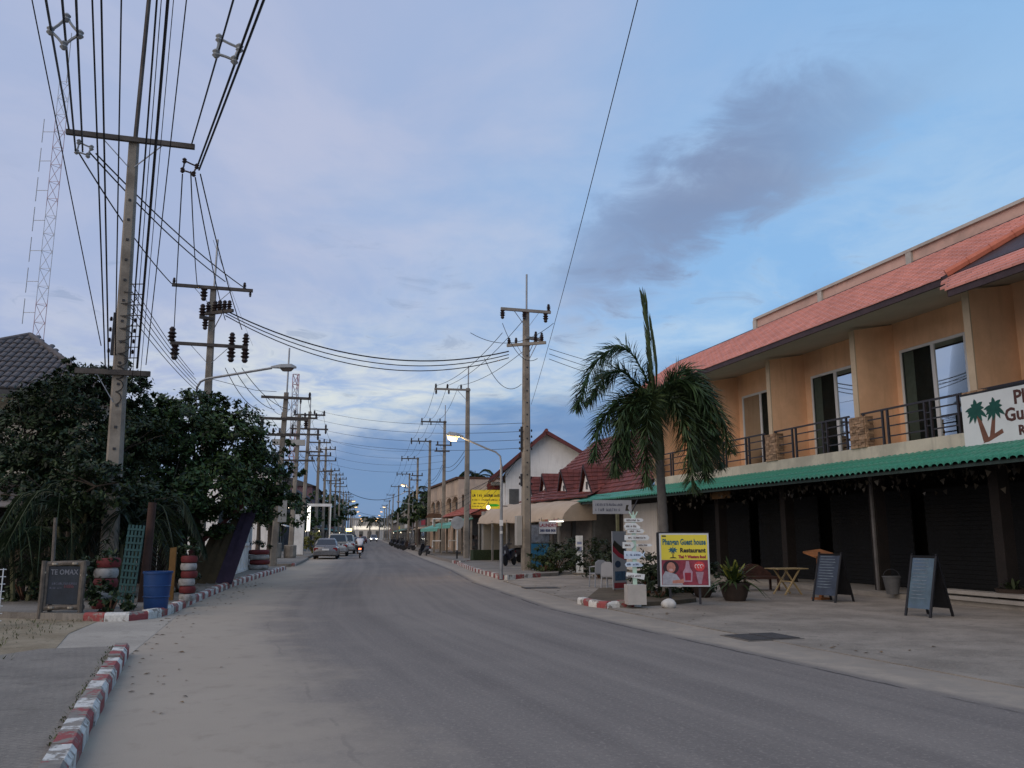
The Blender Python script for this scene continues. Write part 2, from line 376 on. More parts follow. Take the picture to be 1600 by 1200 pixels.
# road: stations of (left edge point, heading, width)
ST = [((5.2,-16), -21, 9.8), ((1.2,-6), -21.5, 9.8), ((-3.36,6.39), -21, 9.5), ((-5.54,12.2), -18.5, 9.6), ((-7.2,17.5), -15, 9.5),
      ((-9.13,28.35), -12, 9.1), ((-10.65,39.2), -10, 9.0), ((-12.2,48), -9.7, 9.0), ((-14.0,58), -9.7, 9.0), ((-38,198), -9.7, 9.0), ((-92,515), -9.7, 9.0)]
def lerp(a, b, t): return a + (b - a) * t
ROWS = []
for i in range(len(ST) - 1):
    (p, a, w), (q, b, x) = ST[i], ST[i+1]
    n = 6 if i < 8 else 10
    for k in range(n + (1 if i == len(ST) - 2 else 0)):
        t = k / n; ROWS.append((Vector((lerp(p[0], q[0], t), lerp(p[1], q[1], t), 0)), lerp(a, b, t), lerp(w, x, t)))
me = bpy.data.meshes.new('road'); vs, fs, uvs = [], [], []; dist = 0; NU = 8
for i, (p, a, w) in enumerate(ROWS):
    if i: dist += (p - ROWS[i-1][0]).length
    nrm = Vector((math.cos(R(a)), -math.sin(R(a)), 0))
    for k in range(NU + 1):
        q = p + nrm * (w * k / NU); vs.append((q.x, q.y, 0)); uvs.append((k / NU, dist))
for i in range(len(ROWS) - 1):
    for k in range(NU): a = i*(NU+1)+k; fs.append((a, a+1, a+NU+2, a+NU+1))
me.from_pydata(vs, [], fs); ul = me.uv_layers.new(name='across')
for l in me.loops: ul.data[l.index].uv = uvs[l.vertex_index]
me.materials.append(M_road); struct(put('road', me))
def edge_r(Y):                                                       # right road edge at depth Y
    for i in range(len(ROWS) - 1):
        qs = [r[0] + Vector((math.cos(R(r[1])), -math.sin(R(r[1])), 0)) * r[2] for r in ROWS[i:i+2]]
        if qs[0].y <= Y <= qs[1].y: return lerp(qs[0].x, qs[1].x, (Y - qs[0].y) / (qs[1].y - qs[0].y))
def edge_l(Y):
    for i in range(len(ROWS) - 1):
        a, b = ROWS[i][0], ROWS[i+1][0]
        if a.y <= Y <= b.y: return lerp(a.x, b.x, (Y - a.y) / (b.y - a.y))
def slab(name, poly, z0, z1, m):
    return struct(MB().prism([(p[0], p[1]) for p in poly], z0, z1, 'z').build(name, m))
# side lane on the left between the two pavements, forecourt on the right
slab('side_lane', [(-5.2,11.6),(-7.0,18.0),(-9,17.2),(-22,15),(-22,11.2),(-8,11.3)], -0.10, 0.004, surface('lane_concrete', (0.34,0.305,0.255), (0.43,0.385,0.32), (0.26,0.23,0.19), 0.5, 2.4))
slab('dirt_verge', [(-6.4,12.0),(-7.5,14.6),(-8.0,16.6),(-9.6,17.5),(-22,19),(-22,10.5),(-7.2,11.0)], -0.09, 0.012, M_sand)
slab('forecourt', [(edge_r(6)+0.02,6),(edge_r(9)+.02,9),(edge_r(13)+.02,13),(edge_r(17)+.02,17),(edge_r(21)+.02,21),(edge_r(26)+.02,26),(edge_r(31)+.02,31.2),(1.0,34.2),(3.5,36),(2.5,50),(16,50),(22,20),(20,4),(8,3)], -0.10, 0.006, M_fore)
slab('pavement', [(-0.95,0.5),(-3.31,6.38),(-3.99,8.10),(-5.50,12.05),(-6.4,11.75),(-6.7,10.9),(-14,9.5),(-14,0.5)], -0.10, 0.13, M_pave)
LK = [(-8.35,16.75),(-7.75,16.6),(-7.35,16.75),(-7.13,17.4),(-7.30,18.6),(-7.75,20.8),(-8.55,24.8),(-9.22,28.4),(-9.95,33.5),(-10.55,38.2),(-11.0,41.5)]
slab('pavement', [(p[0]-0.13, p[1]+0.05) for p in LK] + [(-13.5,42.5),(-16,30),(-18,22),(-13,18.0)], -0.10, 0.135, M_pave)
slab('pavement', [(-11.75,45.5),(-12.6,50.5),(-14.2,58.5),(-24.7,120),(-55,300),(-62,300),(-30,110),(-19,58),(-16,45)], -0.10, 0.135, M_pave)
slab('pavement', [(-0.30,32.55),(-1.62,39.3),(-3.0,48.5),(-2.0,54),(3.0,47),(1.9,35.2)], -0.10, 0.13, M_pave)
slab('pavement', [(-3.0,50.2),(-5.0,59.5),(-9.2,84),(-22.5,162),(-46,300),(-40,300),(-15,160),(-3,84),(1,59),(-2.2,54.2)], -0.10, 0.13, M_pave)
slab('planter_bed', [(1.75,20.75),(2.12,19.72),(3.1,20.1),(3.9,20.6),(4.6,21.4),(4.9,23.5),(4.6,25.5),(2.6,25.5)], -0.10, 0.10, surface('bed_soil', (0.10,0.075,0.05), (0.15,0.12,0.08), (0.06,0.06,0.03), 1.2, 5.0, bump=0.9))

# kerbs: every stone is a piece of its own
def kerbmat(name, paint, wear):
    m = bpy.data.materials.new(name); m.use_nodes = True; nt = m.node_tree; b = nt.nodes['Principled BSDF']; b.inputs['Roughness'].default_value = 0.85
    g = nt.nodes.new('ShaderNodeNewGeometry')
    def nz(s, d):
        n = nt.nodes.new('ShaderNodeTexNoise'); n.inputs['Scale'].default_value = s; n.inputs['Detail'].default_value = d; n.inputs['Roughness'].default_value = 0.68
        nt.links.new(g.outputs['Position'], n.inputs['Vector']); return n.outputs[0]
    def rm(v, a, c):
        n = nt.nodes.new('ShaderNodeMapRange'); n.inputs[1].default_value = a; n.inputs[2].default_value = c; nt.links.new(v, n.inputs[0]); return n.outputs[0]
    def mx(f, a, c):
        n = nt.nodes.new('ShaderNodeMix'); n.data_type = 'RGBA'; nt.links.new(f, n.inputs[0])
        for s, v in ((6, a), (7, c)):
            if isinstance(v, tuple): n.inputs[s].default_value = (*v, 1)
            else: nt.links.new(v, n.inputs[s])
        return n.outputs[2]
    conc = mx(rm(nz(9, 5), 0.35, 0.65), (0.17, 0.15, 0.13), (0.27, 0.24, 0.20))
    pc = mx(rm(nz(20, 4), 0.35, 0.7), paint, tuple(x * 0.72 for x in paint))
    sz = nt.nodes.new('ShaderNodeSeparateXYZ'); nt.links.new(g.outputs['True Normal'], sz.inputs[0])
    ma = nt.nodes.new('ShaderNodeMath'); ma.operation = 'MULTIPLY_ADD'; nt.links.new(sz.outputs[2], ma.inputs[0]); ma.inputs[1].default_value = 0.045; nt.links.new(nz(4.5, 8), ma.inputs[2])
    c = mx(rm(ma.outputs[0], wear, wear + 0.05), pc, conc)
    nt.links.new(c, b.inputs['Base Color'])
    bn = nt.nodes.new('ShaderNodeBump'); bn.inputs['Strength'].default_value = 0.7; bn.inputs['Distance'].default_value = 0.015
    nt.links.new(nz(28, 5), bn.inputs['Height']); nt.links.new(bn.outputs[0], b.inputs['Normal'])
    return m
KR, KW = kerbmat('kerb_red', (0.33, 0.075, 0.07), 0.515), kerbmat('kerb_white', (0.70, 0.68, 0.62), 0.545)
KG = kerbmat('kerb_plain', (0.25, 0.22, 0.19), 0.5)
def kerb(path, step, first=0, hgt=0.16, dep=0.16, plain_from=None, side=-1):
    root = bpy.data.objects.new('kerb', None); C.objects.link(root); root.location = (path[0][0], path[0][1], 0); struct(root)
    P = [Vector((p[0], p[1], 0)) for p in path]; O = P[0]
    seglen = [(P[i+1]-P[i]).length for i in range(len(P)-1)]; tot = sum(seglen)
    def pos(t):
        for i, L in enumerate(seglen):
            if t <= L or i == len(seglen)-1: return P[i] + (P[i+1]-P[i]) * (t / L)
            t -= L
    n = max(1, int(tot / step)); stp = tot / n
    for k in range(n):
        a, b = pos(k*stp + 0.006), pos((k+1)*stp - 0.006); d = (b-a).normalized(); nr = Vector((-d.y, d.x, 0)) * (-side)
        a, b = a - O, b - O; j = random.uniform(-0.012, 0.012); h = hgt + random.uniform(-0.012, 0.012)
        pr = [(0.0 + j, -0.05), (0.0 + j, h - 0.045), (0.035 + j, h), (dep, h + 0.004), (dep, -0.05)]
        ring = lambda c: [c + nr * x + Vector((0, 0, z)) for x, z in pr]
        mm = (KR, KW)[(k + first) % 2] if plain_from is None or k < plain_from else KG
        MB().loft([ring(a), ring(lerp(a, b, 0.5) + nr * random.uniform(-.006, .006)), ring(b)]).build('kerb_stone', mm, root)
    return root
kerb([(-0.75,0.25),(-3.16,6.44),(-3.84,8.15),(-4.68,10.4),(-5.36,12.1)], 0.46, 0, 0.17, 0.17)
kerb(LK, 0.47, 0, 0.17, 0.16)
kerb([(-11.6,45.4),(-12.45,50.5),(-14.0,58.6)], 0.5, 0, 0.15, 0.15, plain_from=2)
kerb([(1.02,33.9),(-0.30,32.41),(-1.62,39.17),(-2.95,48.2)], 0.5, 0, 0.16, 0.16, side=-1)
kerb([(-2.55,51.6),(-3.2,50.2),(-4.75,57.5),(-7.4,72)], 0.7, 0, 0.15, 0.15, plain_from=4)
kerb([(1.60,20.9),(1.78,20.2),(2.1,19.6),(2.95,20.0),(3.15,20.15)], 0.34, 1, 0.15, 0.16, plain_from=None, side=-1)
# drain cover sunk in the forecourt edge
dc = G(1190, 996); dt = thing('drain_cover', 'dark square drain cover let into the forecourt by the road edge', 'drain cover', (dc.x, dc.y, 0.007), R(18))
M_iron = mat('cover_concrete', (0.055, 0.05, 0.047), 0.85, 0.3, 5, 0.5, 30)
MB().box(-0.52,0.52,-0.42,0.42,-0.05,0.006).build('frame', mat('cover_frame', (0.14,0.125,0.105), 0.9, 0.3, 4, 0.5, 30), dt)
for k in range(2): MB().box(-0.47+k*0.475,-0.01+k*0.475,-0.37,0.37,-0.03,0.014+0.004*k).build('cover_slab', M_iron, dt)
dc2 = G(845, 919); MB().box(-0.55,0.55,-0.35,0.35,-0.05,0.012).build('frame', M_iron, thing('drain_cover', 'flat grey drain cover at the road edge beside the tall concrete pole', 'drain cover', (dc2.x, dc2.y, 0.007), R(12)))

# ================================================================ GUEST HOUSE (local x runs away along the street, +y points to the road)
B0 = Vector((10.5, 22.4, 0)); BROT = R(106)
M_orange = mat('orange_render', (0.82, 0.525, 0.325), 0.9, 0.10, 1.2, 0.25, 60, dirt=(0.62, 0.37, 0.21), damt=0.4, dscale=0.8, streak=(0.66, 0.40, 0.235))
M_cream = mat('cream_trim', (0.54, 0.50, 0.40), 0.85, 0.12, 1.5, dirt=(0.33, 0.31, 0.25), damt=0.6, dscale=0.9, streak=(0.34, 0.32, 0.26))
M_wedge = mat('wall_edge_trim', (0.50, 0.40, 0.28), 0.85, 0.12, 1.5)
M_fascia = mat('dark_fascia', (0.045, 0.026, 0.028), 0.6, 0.3, 3)
M_soffit = mat('soffit_board', (0.42, 0.40, 0.34), 0.85, 0.08, 1.5)
M_salmon = mat('salmon_tile', (0.60, 0.250, 0.195), 0.7, 0.12, 1.2, 0.2, 50, dirt=(0.46, 0.19, 0.15), damt=0.5, dscale=0.7, island=0.13)
M_cap = mat('ridge_cap_tile', (0.50, 0.15, 0.09), 0.65, 0.15, 3)
M_pink = mat('parapet_render', (0.58, 0.38, 0.31), 0.85, 0.12, 1.5, dirt=(0.33, 0.24, 0.20), damt=0.5)
M_pgrey = mat('parapet_cap', (0.44, 0.42, 0.38), 0.85, 0.15, 2, dirt=(0.25, 0.23, 0.2), damt=0.5)
M_green = mat('green_glazed_tile', (0.048, 0.255, 0.180), 0.45, 0.30, 4, dirt=(0.14, 0.32, 0.25), damt=0.5, dscale=3, streak=(0.03, 0.15, 0.11))
M_glass = mat('dark_glass', (0.012, 0.018, 0.020), 0.04, 0.1, 1, spec=0.9)
def clear_glass():
    m = bpy.data.materials.new('door_glass'); m.use_nodes = True; nt = m.node_tree; nt.nodes.clear()
    o = nt.nodes.new('ShaderNodeOutputMaterial'); mx = nt.nodes.new('ShaderNodeMixShader'); t = nt.nodes.new('ShaderNodeBsdfTransparent'); g = nt.nodes.new('ShaderNodeBsdfGlossy'); f = nt.nodes.new('ShaderNodeFresnel')
    t.inputs[0].default_value = (0.42, 0.50, 0.50, 1); g.inputs['Roughness'].default_value = 0.02; g.inputs[0].default_value = (0.55, 0.62, 0.66, 1); f.inputs[0].default_value = 1.38
    nt.links.new(f.outputs[0], mx.inputs[0]); nt.links.new(t.outputs[0], mx.inputs[1]); nt.links.new(g.outputs[0], mx.inputs[2]); nt.links.new(mx.outputs[0], o.inputs[0]); return m
M_pane = clear_glass()
M_curt = mat('curtain_cloth', (0.42, 0.40, 0.33), 0.9, 0.15, 5)
M_alu = mat('white_aluminium', (0.62, 0.64, 0.64), 0.45, 0.06, 3)
M_rail = mat('railing_steel', (0.028, 0.028, 0.036), 0.55, 0.25, 6)
M_stone = mat('stacked_stone', (0.33, 0.215, 0.135), 0.9, 0.30, 9, 0.6, 40, island=0.45)
M_shut = mat('shade_dark_shutter', (0.003, 0.0035, 0.004), 0.8, 0.3, 2)  # near-black base carries the deep shade under the canopy
M_void = mat('shade_dark_timber', (0.009, 0.007, 0.006), 0.85, 0.3, 2)  # shade of the recess and backdrop put into the base colour
gh = thing('guest_house', 'orange two storey guest house with salmon tiled roof, balconies and green tiled canopy', 'building', B0, BROT)
K0, K1 = -9.5, 15.2
PART = [-7.0, -2.6, 1.65, 6.05, 10.4, 14.95]
# ground floor: step, floor, back shutters, columns
MB().box(K0, K1, -6, 0.25, -0.1, 0.12).build('plinth', mat('plinth_concrete', (0.26,0.235,0.20), 0.9, 0.2, 2), gh)
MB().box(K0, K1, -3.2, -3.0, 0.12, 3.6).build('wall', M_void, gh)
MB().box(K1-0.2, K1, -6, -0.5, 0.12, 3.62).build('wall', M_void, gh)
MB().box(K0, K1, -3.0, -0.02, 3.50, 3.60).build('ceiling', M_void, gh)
shut = MB()
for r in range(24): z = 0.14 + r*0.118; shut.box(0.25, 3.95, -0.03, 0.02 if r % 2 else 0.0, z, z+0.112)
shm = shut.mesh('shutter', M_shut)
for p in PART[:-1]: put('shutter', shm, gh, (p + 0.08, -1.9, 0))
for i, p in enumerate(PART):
    MB().box(p-0.14, p+0.14, -0.62, -0.28, 0.12, 3.62).build('column', mat('column_shade_brown', (0.014,0.010,0.008), 0.85, 0.3, 3), gh)  # column brown darkened to include the canopy's shade
    if i in (2,): MB().box(p-0.10, p-0.02, -0.26, -0.20, 0.12, 3.3).build('downpipe', mat('pale_pipe', (0.13,0.12,0.11), 0.7), gh)
for k in range(3): MB().box(-4.3, -1.0, -0.25+0.0*k, 0.35-0.16*k if k else 0.33, 0.122+0.13*k, 0.20+0.13*k).build('step', mat('step_edge', (0.30,0.275,0.24), 0.9, 0.2, 2), gh) if k < 2 else None
# first floor
MB().box(K0, K1, -6, 0.0, 3.64, 4.12).build('floor_slab', M_cream, gh)
MB().box(K0, K1, -1.6, -1.4, 4.12, 7.95).build('wall', M_orange, gh)
MB().box(K1-0.2, K1, -6, -0.0, 4.12, 7.75).build('side_wall', M_orange, gh)
for p in PART:
    MB().prism([(-1.399,4.12),(-0.03,4.12),(-0.03,7.6),(-1.399,7.86)], p-0.10, p+0.10, 'x').build('party_wall', M_orange, gh)
    MB().box(p-0.103, p+0.103, -0.028, 0.008, 4.12, 7.585).build('wall_edge', M_wedge, gh)
for i in range(len(PART)-1):
    a = PART[i]; d0, d1, dm = a+1.45, a+3.85, a+2.62
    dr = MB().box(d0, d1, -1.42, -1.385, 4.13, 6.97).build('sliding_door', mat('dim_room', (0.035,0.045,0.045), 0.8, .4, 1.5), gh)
    for x0, x1, z0, z1 in ((d0-.03,d0+.05,4.13,7.0),(d1-.05,d1+.03,4.13,7.0),(d0+.05,d1-.05,6.92,7.0),(d0+.05,d1-.05,4.13,4.20)):
        MB().box(x0, x1, -1.40, -1.33, z0, z1).build('frame', M_alu, dr)
    MB().box(dm-.06, dm+.06, -1.40, -1.335, 4.20, 6.92).build('mullion', M_alu, dr)
    for x0, x1, o in ((d0+.05, dm-.06, 0.0), (dm+.06, d1-.05, 0.012)):
        MB().add([(x0,-1.368+o,4.2),(x1,-1.368+o+.004,4.2),(x1,-1.368+o+.004,6.92),(x0,-1.368+o,6.92)], [(0,1,2,3)]).build('pane', M_pane, dr)
    cu = MB(); cx = d1 - .08
    for q in range(7): cu.add([(cx-q*.055,-1.384,4.22),(cx-(q+.5)*.055,-1.376,4.22),(cx-(q+1)*.055,-1.384,4.22),(cx-(q+1)*.055,-1.384,6.9),(cx-(q+.5)*.055,-1.376,6.9),(cx-q*.055,-1.384,6.9)], [(0,1,4,5),(1,2,3,4)])
    cu.build('curtain', M_curt, dr)
    # railing: posts and rails in a stepped pattern
    r0, r1 = a+0.55, PART[i+1]-0.02
    rl = MB().bar((r0-0.1,-0.07,5.10),(r1+0.1,-0.07,5.10),0.055,0.05).build('railing', M_rail, gh)
    posts = [r0, r0+0.95, r0+1.13, r0+2.15, r1-1.75+0.12, r1-0.85, r1-0.65, r1-0.12]
    for x in (r0+0.04, r0+0.95, r0+1.16, r0+2.55, r0+2.75, r1-0.16): MB().box(x-.028, x+.028, -0.098, -0.042, 4.12, 5.075).build('post', M_rail, rl)
    for x0, x1 in ((r0+.07, r0+.92), (r0+1.19, r0+2.52), (r0+2.78, r1-.19)):
        for z in (4.34, 4.62, 4.88): MB().box(x0, x1, -0.085, -0.055, z-.018, z+.018).build('rail', M_rail, rl)
    for z in (4.45, 4.62, 4.79): MB().box(r0+.98, r0+1.13, -0.085, -0.055, z-.015, z+.015).build('rail', M_rail, rl)
# stacked stone piers at the foot of each party wall
def stone_pier(p):
    b = MB(); random.seed(int(p*100)+900)
    z = 4.12
    while z < 5.02:
        h = random.uniform(0.045, 0.085)
        for face in ('f', 'l', 'r'):
            L0, L1 = (p-0.30, p+0.30) if face == 'f' else (-0.24, 0.028)
            t = L0
            while t < L1 - 0.02:
                w = min(random.uniform(0.10, 0.28), L1 - t); pr = random.uniform(0.0, 0.03); w1 = w - 0.006
                if face == 'f': b.box(t, t+w1, 0.0, 0.035+pr, z, z+h-0.006)
                elif face == 'l': b.box(p-0.34-pr, p-0.30, t, t+w1, z, z+h-0.006)
                else: b.box(p+0.30, p+0.34+pr, t, t+w1, z, z+h-0.006)
                t += w
        z += h
    pier = MB().box(p-0.30, p+0.30, -0.24, 0.0, 4.12, 5.0).build('stone_pier', M_stone, gh)
    stuff(b.build('stacked_stones', M_stone, pier))
for p in PART[1:]: stone_pier(p)
# eaves, roof, parapet
EY, EZ = 1.2, 7.48; SL = 0.70
def roofz(y): return EZ + 0.20 + (EY - y) * SL
KE = -3.4                                                            # the lower eave starts right of here
MB().prism([(-1.4,7.88),(EY-.03,EZ+.04),(EY-.03,EZ+.10),(-1.4,7.94)], K0, K1+0.35, 'x').build('soffit', M_soffit, gh)
MB().box(KE, K1+0.4, EY-.03, EY+.03, EZ, EZ+.20).build('fascia', M_fascia, gh)
LY = 2.0; LZ = 6.86
MB().box(K0, KE-0.75, LY-.03, LY+.03, LZ, LZ+.22).build('fascia', M_fascia, gh)
MB().prism([(EY-.02,EZ+.02),(LY-.03,LZ+.03),(LY-.03,LZ+.09),(EY-.02,EZ+.08)], K0, KE-.75, 'x').build('soffit', M_soffit, gh)
MB().bar((KE+.0,EY-.03,EZ+.08),(KE-.75,LY,LZ+.10),0.06,0.20).build('fascia', M_fascia, gh)
MB().prism([(EY-.02,EZ+.12),(EY-.02,EZ+.19),(-1.6,roofz(-1.6)-.02),(-1.6,roofz(-1.6)-.09)], K0, K1+.35, 'x').build('roof_deck', M_fascia, gh)
tiles = MB(); random.seed(5)
n = 17; dy = (EY + 1.55) / n
for r in range(n):
    y0 = EY + 0.06 - r*dy; y1 = y0 - dy - 0.03
    x = K0
    while x < K1 + 0.38:
        w = 0.30; lift = random.uniform(0, 0.006)
        top = 9.02 if x > 9.0 else 99
        hip = (KE - (EY - (y0+y1)/2))                                # the roof right of the diagonal cap sits a little lower
        low = -0.10 if x < hip else 0.0
        za, zb = roofz(y0)+lift+0.028+low, roofz(y1)+lift-0.012+low
        if zb < 9.55: tiles.add([(x,y0,za-.03),(x+w-.006,y0,za-.03),(x+w-.006,y0,za),(x,y0,za),(x,y1,zb),(x+w-.006,y1,zb),(x+w/2,y0,za+.018),(x+w/2,y1,zb+.018)],
                  [(0,1,2,6,3),(3,6,7,4),(6,2,5,7)])
        x += w
for r in range(5):                                                   # lower apron over the right-hand bay
    y0 = LY + 0.06 - r*0.162; y1 = y0 - 0.162 - 0.03; x = K0
    while x < KE - 0.72 + (LY - y0):
        w = 0.30; z0 = LZ + .22 + (LY - y0)*0.72; z1 = LZ + .22 + (LY - y1)*0.72
        tiles.add([(x,y0,z0-.03),(x+w-.006,y0,z0-.03),(x+w-.006,y0,z0+.028),(x,y0,z0+.028),(x,y1,z1-.01),(x+w-.006,y1,z1-.01)], [(0,1,2,3),(3,2,5,4)]); x += w
stuff(tiles.build('roof_tiles', M_salmon, gh))
for k in range(9):                                                   # diagonal cap tiles
    t0, t1 = k*0.34, k*0.34+0.36
    f = lambda t: Vector((KE + 0.03 - t, EY + 0.05 - t, roofz(EY + 0.05 - t) + 0.05))
    MB().tube([f(t0), f(t1)], [0.125, 0.105], 8).build('ridge_cap', M_cap, gh, True)
MB().box(K0, 9.0, -1.75, -1.55, 8.6, 9.88).build('parapet', M_pink, gh)
MB().box(9.0, 15.4, -1.75, -1.55, 8.6, 9.42).build('parapet', M_pink, gh)
MB().box(K0, 9.05, -1.80, -1.46, 9.88, 9.97).build('parapet_coping', M_pgrey, gh)
MB().box(9.06, 15.45, -1.80, -1.46, 9.42, 9.51).build('parapet_coping', M_pgrey, gh)
for x in (-7.9, -3.55, 0.75, 4.95, 9.0): MB().box(x-.11, x+.11, -1.55, -1.47, 9.3, 9.879).build('parapet_post', M_pgrey, gh)
MB().box(10.9, 11.1, -1.55, -1.47, 9.1, 9.419).build('parapet_post', M_pgrey, gh)
# end hip of the roof at the far side
MB().add([(K1+.35,EY,EZ+.18),(K1+.35,-1.6,9.5),(K1+.35,-6,9.5),(K1+.35,-6,EZ+.18)], [(0,1,2,3)]).build('gable_end', M_salmon, gh)
# canopy of green barrel tiles, each tile an object
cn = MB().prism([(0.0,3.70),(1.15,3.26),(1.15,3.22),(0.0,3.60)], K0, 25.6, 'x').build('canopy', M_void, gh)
tl = MB(); seg = 6
for L0, L1, zz in ((0.0, 0.64, 0.0),):
    ring = lambda y, z, r: [(r*math.cos(math.pi*k/seg), y, z + r*math.sin(math.pi*k/seg)*0.75) for k in range(seg+1)]
    a, b = ring(0.0, 0.0, 0.098), ring(0.66, -0.245, 0.118)
    c = ring(0.66, -0.285, 0.094)
    vs = a + b + c; m_ = seg + 1
    fs = [(k, k+1, m_+k+1, m_+k) for k in range(seg)] + [(m_+k, m_+k+1, 2*m_+k+1, 2*m_+k) for k in range(seg)]
    tl.add(vs, fs)
tme = tl.mesh('canopy_tile', M_green, True)
x = -6.2; i = 0; random.seed(3)
while x < 25.5:
    for r in range(2):
        put('canopy_tile', tme, cn, (x + random.uniform(-.006,.006), 0.02 + r*0.56 + random.uniform(-.012,.012), 3.735 - r*0.215 + random.uniform(-.004,.008)), (0, 0, random.uniform(-.02,.02)))
    x += 0.222
MB().box(K0, 25.6, 1.10, 1.16, 3.17, 3.24).build('edge_beam', mat('canopy_edge', (0.03,0.05,0.045), 0.8), cn)
MB().tube([(25.6,0.0,3.70),(25.6,1.22,3.33)], 0.10, 8).build('end_cap', M_green, cn)
for k in (17.2, 25.4): MB().box(k-.06, k+.06, 0.9, 1.02, 0, 3.26).build('post', mat('olive_post', (0.16,0.16,0.09), 0.8), cn)
# garland of dried leaves and paper under the canopy
gl = MB(); random.seed(11)
for k in range(420):
    x = random.uniform(-6, 12.5); y = random.uniform(0.1, 1.0); dz = abs(random.gauss(0, 0.22)); z = 3.25 - min(dz, .55)
    s = random.uniform(0.05, 0.14); t = random.uniform(0, 6.28)
    gl.add([(x,y,z),(x+s*math.cos(t),y+s*math.sin(t),z-s*.4),(x+s*.4*math.cos(t+.7),y+s*.4*math.sin(t+.7),z-s*1.3)], [(0,1,2)])
stuff(put('hanging_leaves', gl.raw('hanging_leaves', leafmat('dried_leaf', (0.016,0.013,0.008))), cn))
MB().box(7.9, 9.3, 0.55, 0.60, 2.95, 3.2).build('hanging_board', mat('amber_board', (0.10,0.05,0.012), 0.8), cn)

# ---- painted name board on the balcony
sb = thing('name_board', 'white board with two painted palm trees and brown lettering on the balcony', 'sign', B0 + Matrix.Rotation(BROT, 3, 'Z') @ Vector((-2.3, 0.10, 3.76)), R(286))
M_brownp = mat('brown_lettering', (0.085, 0.035, 0.030), 0.8, 0.2, 4)
M_sgreen = mat('palm_green_paint', (0.010, 0.075, 0.060), 0.8, 0.2, 4); M_trunkp = mat('palm_trunk_paint', (0.17, 0.075, 0.050), 0.8, 0.2, 4)
MB().box(0, 5.2, -0.03, 0.03, 0, 1.22).build('board', mat('board_white', (0.66,0.70,0.70), 0.75, 0.05, 2), sb)
MB().box(-0.02, 5.2, -0.035, 0.04, 1.222, 1.27).build('top_trim', M_black, sb)
def painted_palm(cx, cz, s, lean, base):
    g = MB(); cut = MB()
    for k in range(11):
        t = R(200 - k*38 + (k % 2)*9); L = s*(0.86 + 0.14*math.sin(k*2.3)); droop = -0.22*s
        d = Vector((math.cos(t), math.sin(t))); nrm = Vector((-d.y, d.x)); pts = []
        up, dn = [], []
        for q in range(5):
            f = q/4; c = Vector((cx, cz)) + d*(L*f) + Vector((0, droop*f*f)); w = s*0.17*math.sin(math.pi*(0.12+0.85*f))
            up.append(c + nrm*w); dn.append(c - nrm*w)
        poly = up + dn[::-1]; y = -0.034 - 0.0006*k
        n = len(poly); g.add([(p.x, y, p.y) for p in poly], [(q, q+1, n-2-q, n-1-q) for q in range(4)])
    put('painted_fronds', g.raw('painted_fronds', M_sgreen), sb)
    tp = [(cx-.035, cz-.03), (cx+.035, cz-.03), (base[0]+.10, base[1]+.08), (base[0]-.06, base[1]+.0)]
    MB().add([(p[0], -0.0325, p[1]) for p in tp], [(0,1,2,3)]).build('painted_trunk', M_trunkp, sb)
painted_palm(0.43, 0.86, 0.34, 0, (0.62, 0.06)); painted_palm(0.96, 0.84, 0.32, 0, (0.80, 0.13))
MB().add([(0.55,-.0322,0.03),(0.72,-.0322,0.05),(1.15,-.0322,0.21),(1.12,-.0322,0.31),(0.95,-.0322,0.24),(0.62,-.0322,0.12)], [(0,1,2,3,4,5)]).build('painted_trunk', M_trunkp, sb)
for txt, x, z, s in (('Phangan', 1.50, 0.83, 0.44), ('Guest house', 1.22, 0.46, 0.42), ('Restaurant', 1.55, 0.12, 0.30)):
    put('lettering', text_mesh(txt, s, M_brownp, 0.004, bold=0.012), sb, (x, -0.033, z), UPR)

# ================================================================ NEIGHBOURING BUILDINGS ON THE RIGHT
M_red = mat('red_roof_tile', (0.185, 0.048, 0.036), 0.75, 0.28, 2.5, 0.3, 40, dirt=(0.10, 0.032, 0.028), damt=0.6, island=0.25)
M_ored = mat('orange_red_roof', (0.40, 0.10, 0.06), 0.75, 0.2, 2.5)
M_wall = mat('white_render', (0.80, 0.76, 0.70), 0.9, 0.08, 0.8, dirt=(0.60, 0.55, 0.49), damt=0.45, dscale=0.6, streak=(0.55, 0.51, 0.46))
M_beige = mat('beige_render', (0.55, 0.42, 0.31), 0.9, 0.1, 0.8, dirt=(0.38, 0.30, 0.24), damt=0.5, streak=(0.32, 0.26, 0.21))
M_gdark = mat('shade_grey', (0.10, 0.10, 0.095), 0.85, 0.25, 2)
M_awn = mat('cream_awning', (0.46, 0.36, 0.26), 0.85, 0.1, 1.5, dirt=(0.40, 0.31, 0.22), damt=0.4)
M_gawn = mat('green_awning', (0.13, 0.36, 0.28), 0.8, 0.15, 2)
def tile_rows(p0, p1, q0, q1, rows, cols, thick=0.05):
    """shingled sheet between eave p0-p1 and ridge q0-q1: each course overlaps the one below, tiles slightly uneven"""
    b = MB(); p0, p1, q0, q1 = map(Vector, (p0, p1, q0, q1)); nr = (p1-p0).cross(q0-p0).normalized()
    if nr.z < 0: nr = -nr
    for r in range(rows):
        for c in range(cols):
            f = lambda u, v: lerp(lerp(p0, p1, u), lerp(q0, q1, u), v)
            u0, u1 = c/cols, (c+0.97)/cols; v0, v1 = r/rows, min(1, (r+1.12)/rows); j = random.uniform(0, thick*0.25)
            a, bb, cc, d = f(u0,v0)+nr*(thick+j), f(u1,v0)+nr*(thick+j), f(u1,v1)+nr*(0.005+j), f(u0,v1)+nr*(0.005+j)
            e, g = f(u0,v0)-nr*0.01, f(u1,v0)-nr*0.01
            b.add([a,bb,cc,d,e,g], [(0,1,2,3),(4,5,1,0)])
    return b
